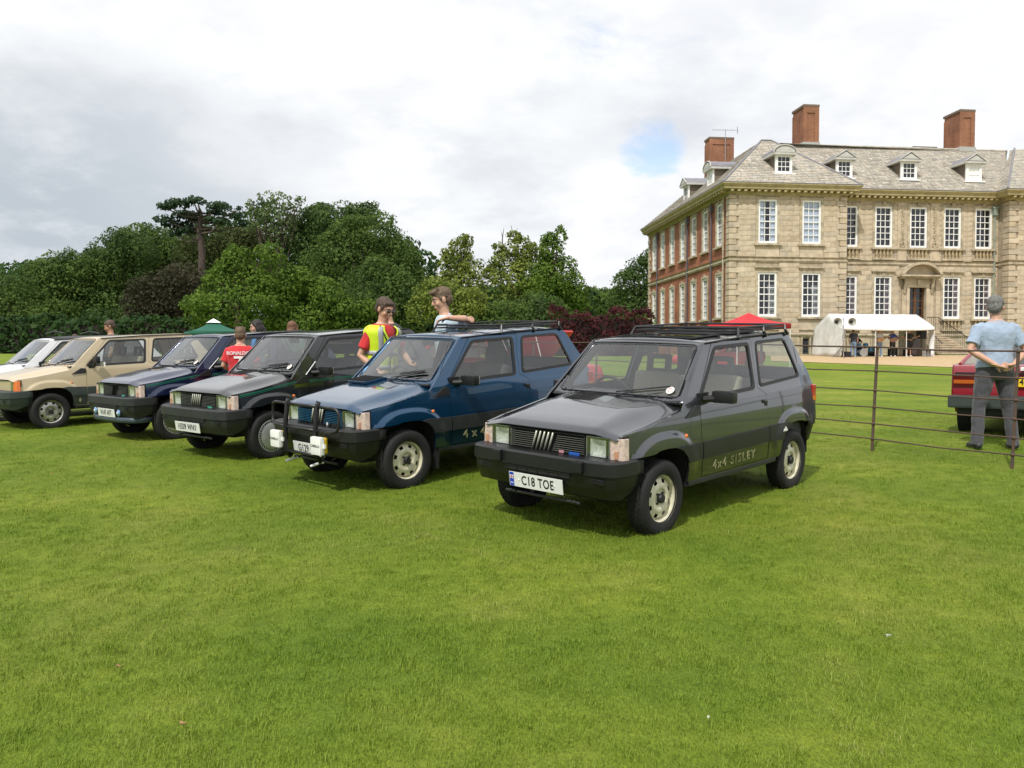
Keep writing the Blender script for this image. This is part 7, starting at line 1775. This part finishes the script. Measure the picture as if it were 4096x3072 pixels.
# drum kit
t = thing('drum_kit', 'blue drum kit with brass cymbals in front of the drummer', 'drum kit', tuple(tp(2.0, 1.25)), 0, GRP); BL = mat('blue_drum', (.02, .16, .34), .3, coat=.8); BR = mat('brass_cymbal', (.5, .36, .12), .3, metal=.9)
MB().cyl((0, -.25, .28), (0, .2, .28), .27, 24).build('bass_drum', BL, t); MB().cyl((0, -.26, .28), (0, -.251, .28), .25, 24).build('drum_skin', mat('drum_skin', (.6, .6, .6), .6), t)
for x, z in ((-.22, .72), (.22, .72), (.55, .45)): MB().cyl((x, -.05, z-.12), (x, .02, z+.12), .16, 16).build('tom_drum', BL, t)
for x, z in ((-.55, 1.12), (.55, 1.18)): MB().lathe([(0, .02), (.20, 0), (.201, -.004)], c=(x, 0, z), n=20).build('cymbal', BR, t); MB().tube([(x, 0, 0), (x, 0, z)], .012, 5).build('stand', BLK, t)
# amplifiers and speakers
def cab(label, x, y, z, w, d, h, stand=0, nm='loudspeaker', cat='loudspeaker'):
    p = tp(x, y); t = thing(nm, label, cat, (p.x, p.y, gz(p.x, p.y)), R(15), 'amplifiers and speakers of the band'); MB().box((0, 0, z+h/2), (w, d, h), bev=.02).build('cabinet', BLK, t)
    MB().box((0, -d/2-.004, z+h/2), (w*.88, .01, h*.88)).build('grille_cloth', mat('grille_cloth', (.02, .02, .022), .9), t)
    if stand:
        b = MB(); b.tube([(0, 0, .1), (0, 0, z)], .02, 6)
        for a in (0, 2.1, 4.2): b.tube([(0, 0, .55), (.4*math.cos(a), .4*math.sin(a), 0)], .012, 5)
        b.build('tripod', BLK, t)
cab('black loudspeaker high on a stand at the stair end of the marquee', 5.95, 1.0, 1.15, .50, .35, .62, 1); cab('black loudspeaker on a stand inside the closed end of the marquee', .45, 1.2, 1.15, .50, .35, .62, 1)
cab('black guitar amplifier standing behind the white shirted guitarist', 3.35, 2.2, 0, .6, .3, .55, nm='amplifier', cat='amplifier'); cab('grey fronted amplifier between the two middle players', 4.35, 1.6, 0, .55, .3, .5, nm='amplifier', cat='amplifier')
cab('low black amplifier beside the double bass', 5.6, 1.8, 0, .6, .35, .45, nm='amplifier', cat='amplifier'); cab('black monitor case on the ground at the closed end of the marquee', .5, .5, 0, .4, .35, .35, nm='amplifier', cat='amplifier')
t = thing('equipment_case', 'small pale metal equipment case at the stair end of the marquee', 'case', tuple(tp(5.75, .15)), R(15)); b = MB()
for x in (-.2, .0, .2): b.box((x, 0, .22), (.02, .3, .44))
b.box((0, 0, .43), (.44, .3, .03)); b.box((0, .1, .22), (.42, .02, .42)); b.build('case_frame', mat('alu_case', (.5, .5, .5), .4, metal=.5), t)
# horn loudspeakers on a tripod in front of the marquee
p = tp(-.55, -.9); t = thing('horn_speaker_stand', 'black tripod stand with two grey horn loudspeakers before the marquee', 'loudspeaker stand', (p.x, p.y, gz(p.x, p.y)), 0)
b = MB(); b.tube([(0, 0, .3), (0, 0, 2.45)], .022, 8); b.tube([(-.45, 0, 2.40), (.45, 0, 2.40)], .018, 6)
b.build('stand_pole', BLK, t)
for a in (0.3, 2.4, 4.5): MB().tube([(0, 0, .75), (.65*math.cos(a), .65*math.sin(a), 0)], .014, 5).build('tripod_leg', BLK, t)
HG = mat('horn_grey', (.42, .42, .38), .5)
for s in (-1, 1): MB().lathe([(.27, 0), (.24, .04), (.15, .14), (.07, .26), (.06, .34), (0, .34)], c=(s*.44, -.28, 2.20), axis='y', n=24).build('horn', HG, t, True, 40, solid=.008); MB().cyl((s*.44, -.25, 2.20), (s*.44, .10, 2.20), .055, 10).build('horn_driver', BLK, t)
# bits on the lawn
def scrap(nm, label, xp, yp, m_, s, cat):
    D = (EYE)/((yp-358.6)/825.5+.0541); X = px(xp, D); t = MB(); q = random.Random(int(xp)); t.add([(q.uniform(-s, s), q.uniform(-s, s)*.7, .026+q.uniform(-.004, .012)) for k in range(6)], [(0, 1, 2), (0, 2, 3), (0, 3, 4), (0, 4, 5)])
    o = t.build(nm, m_, None, solid=.0015); o.location = (X, D, gz(X, D)); tag(o, label, cat)
LF = mat('dry_leaf', (.30, .17, .08), .8); PAP = mat('white_scrap', (.75, .74, .70), .7)
scrap('feather', 'white feather lying on the lawn toward the right side', 891, 643, PAP, .022, 'feather'); scrap('feather', 'small white tuft on the lawn nearest the camera', 710.5, 729, PAP, .013, 'feather')
scrap('dry_leaf', 'dry brown leaf on the foreground lawn at the lower left', 179, 733, LF, .018, 'leaf'); scrap('dry_leaf', 'dry leaf in the grass left of the grey car', 50, 471, LF, .020, 'leaf'); scrap('dry_leaf', 'tiny dry leaf in the middle of the lawn', 114, 672, LF, .014, 'leaf')
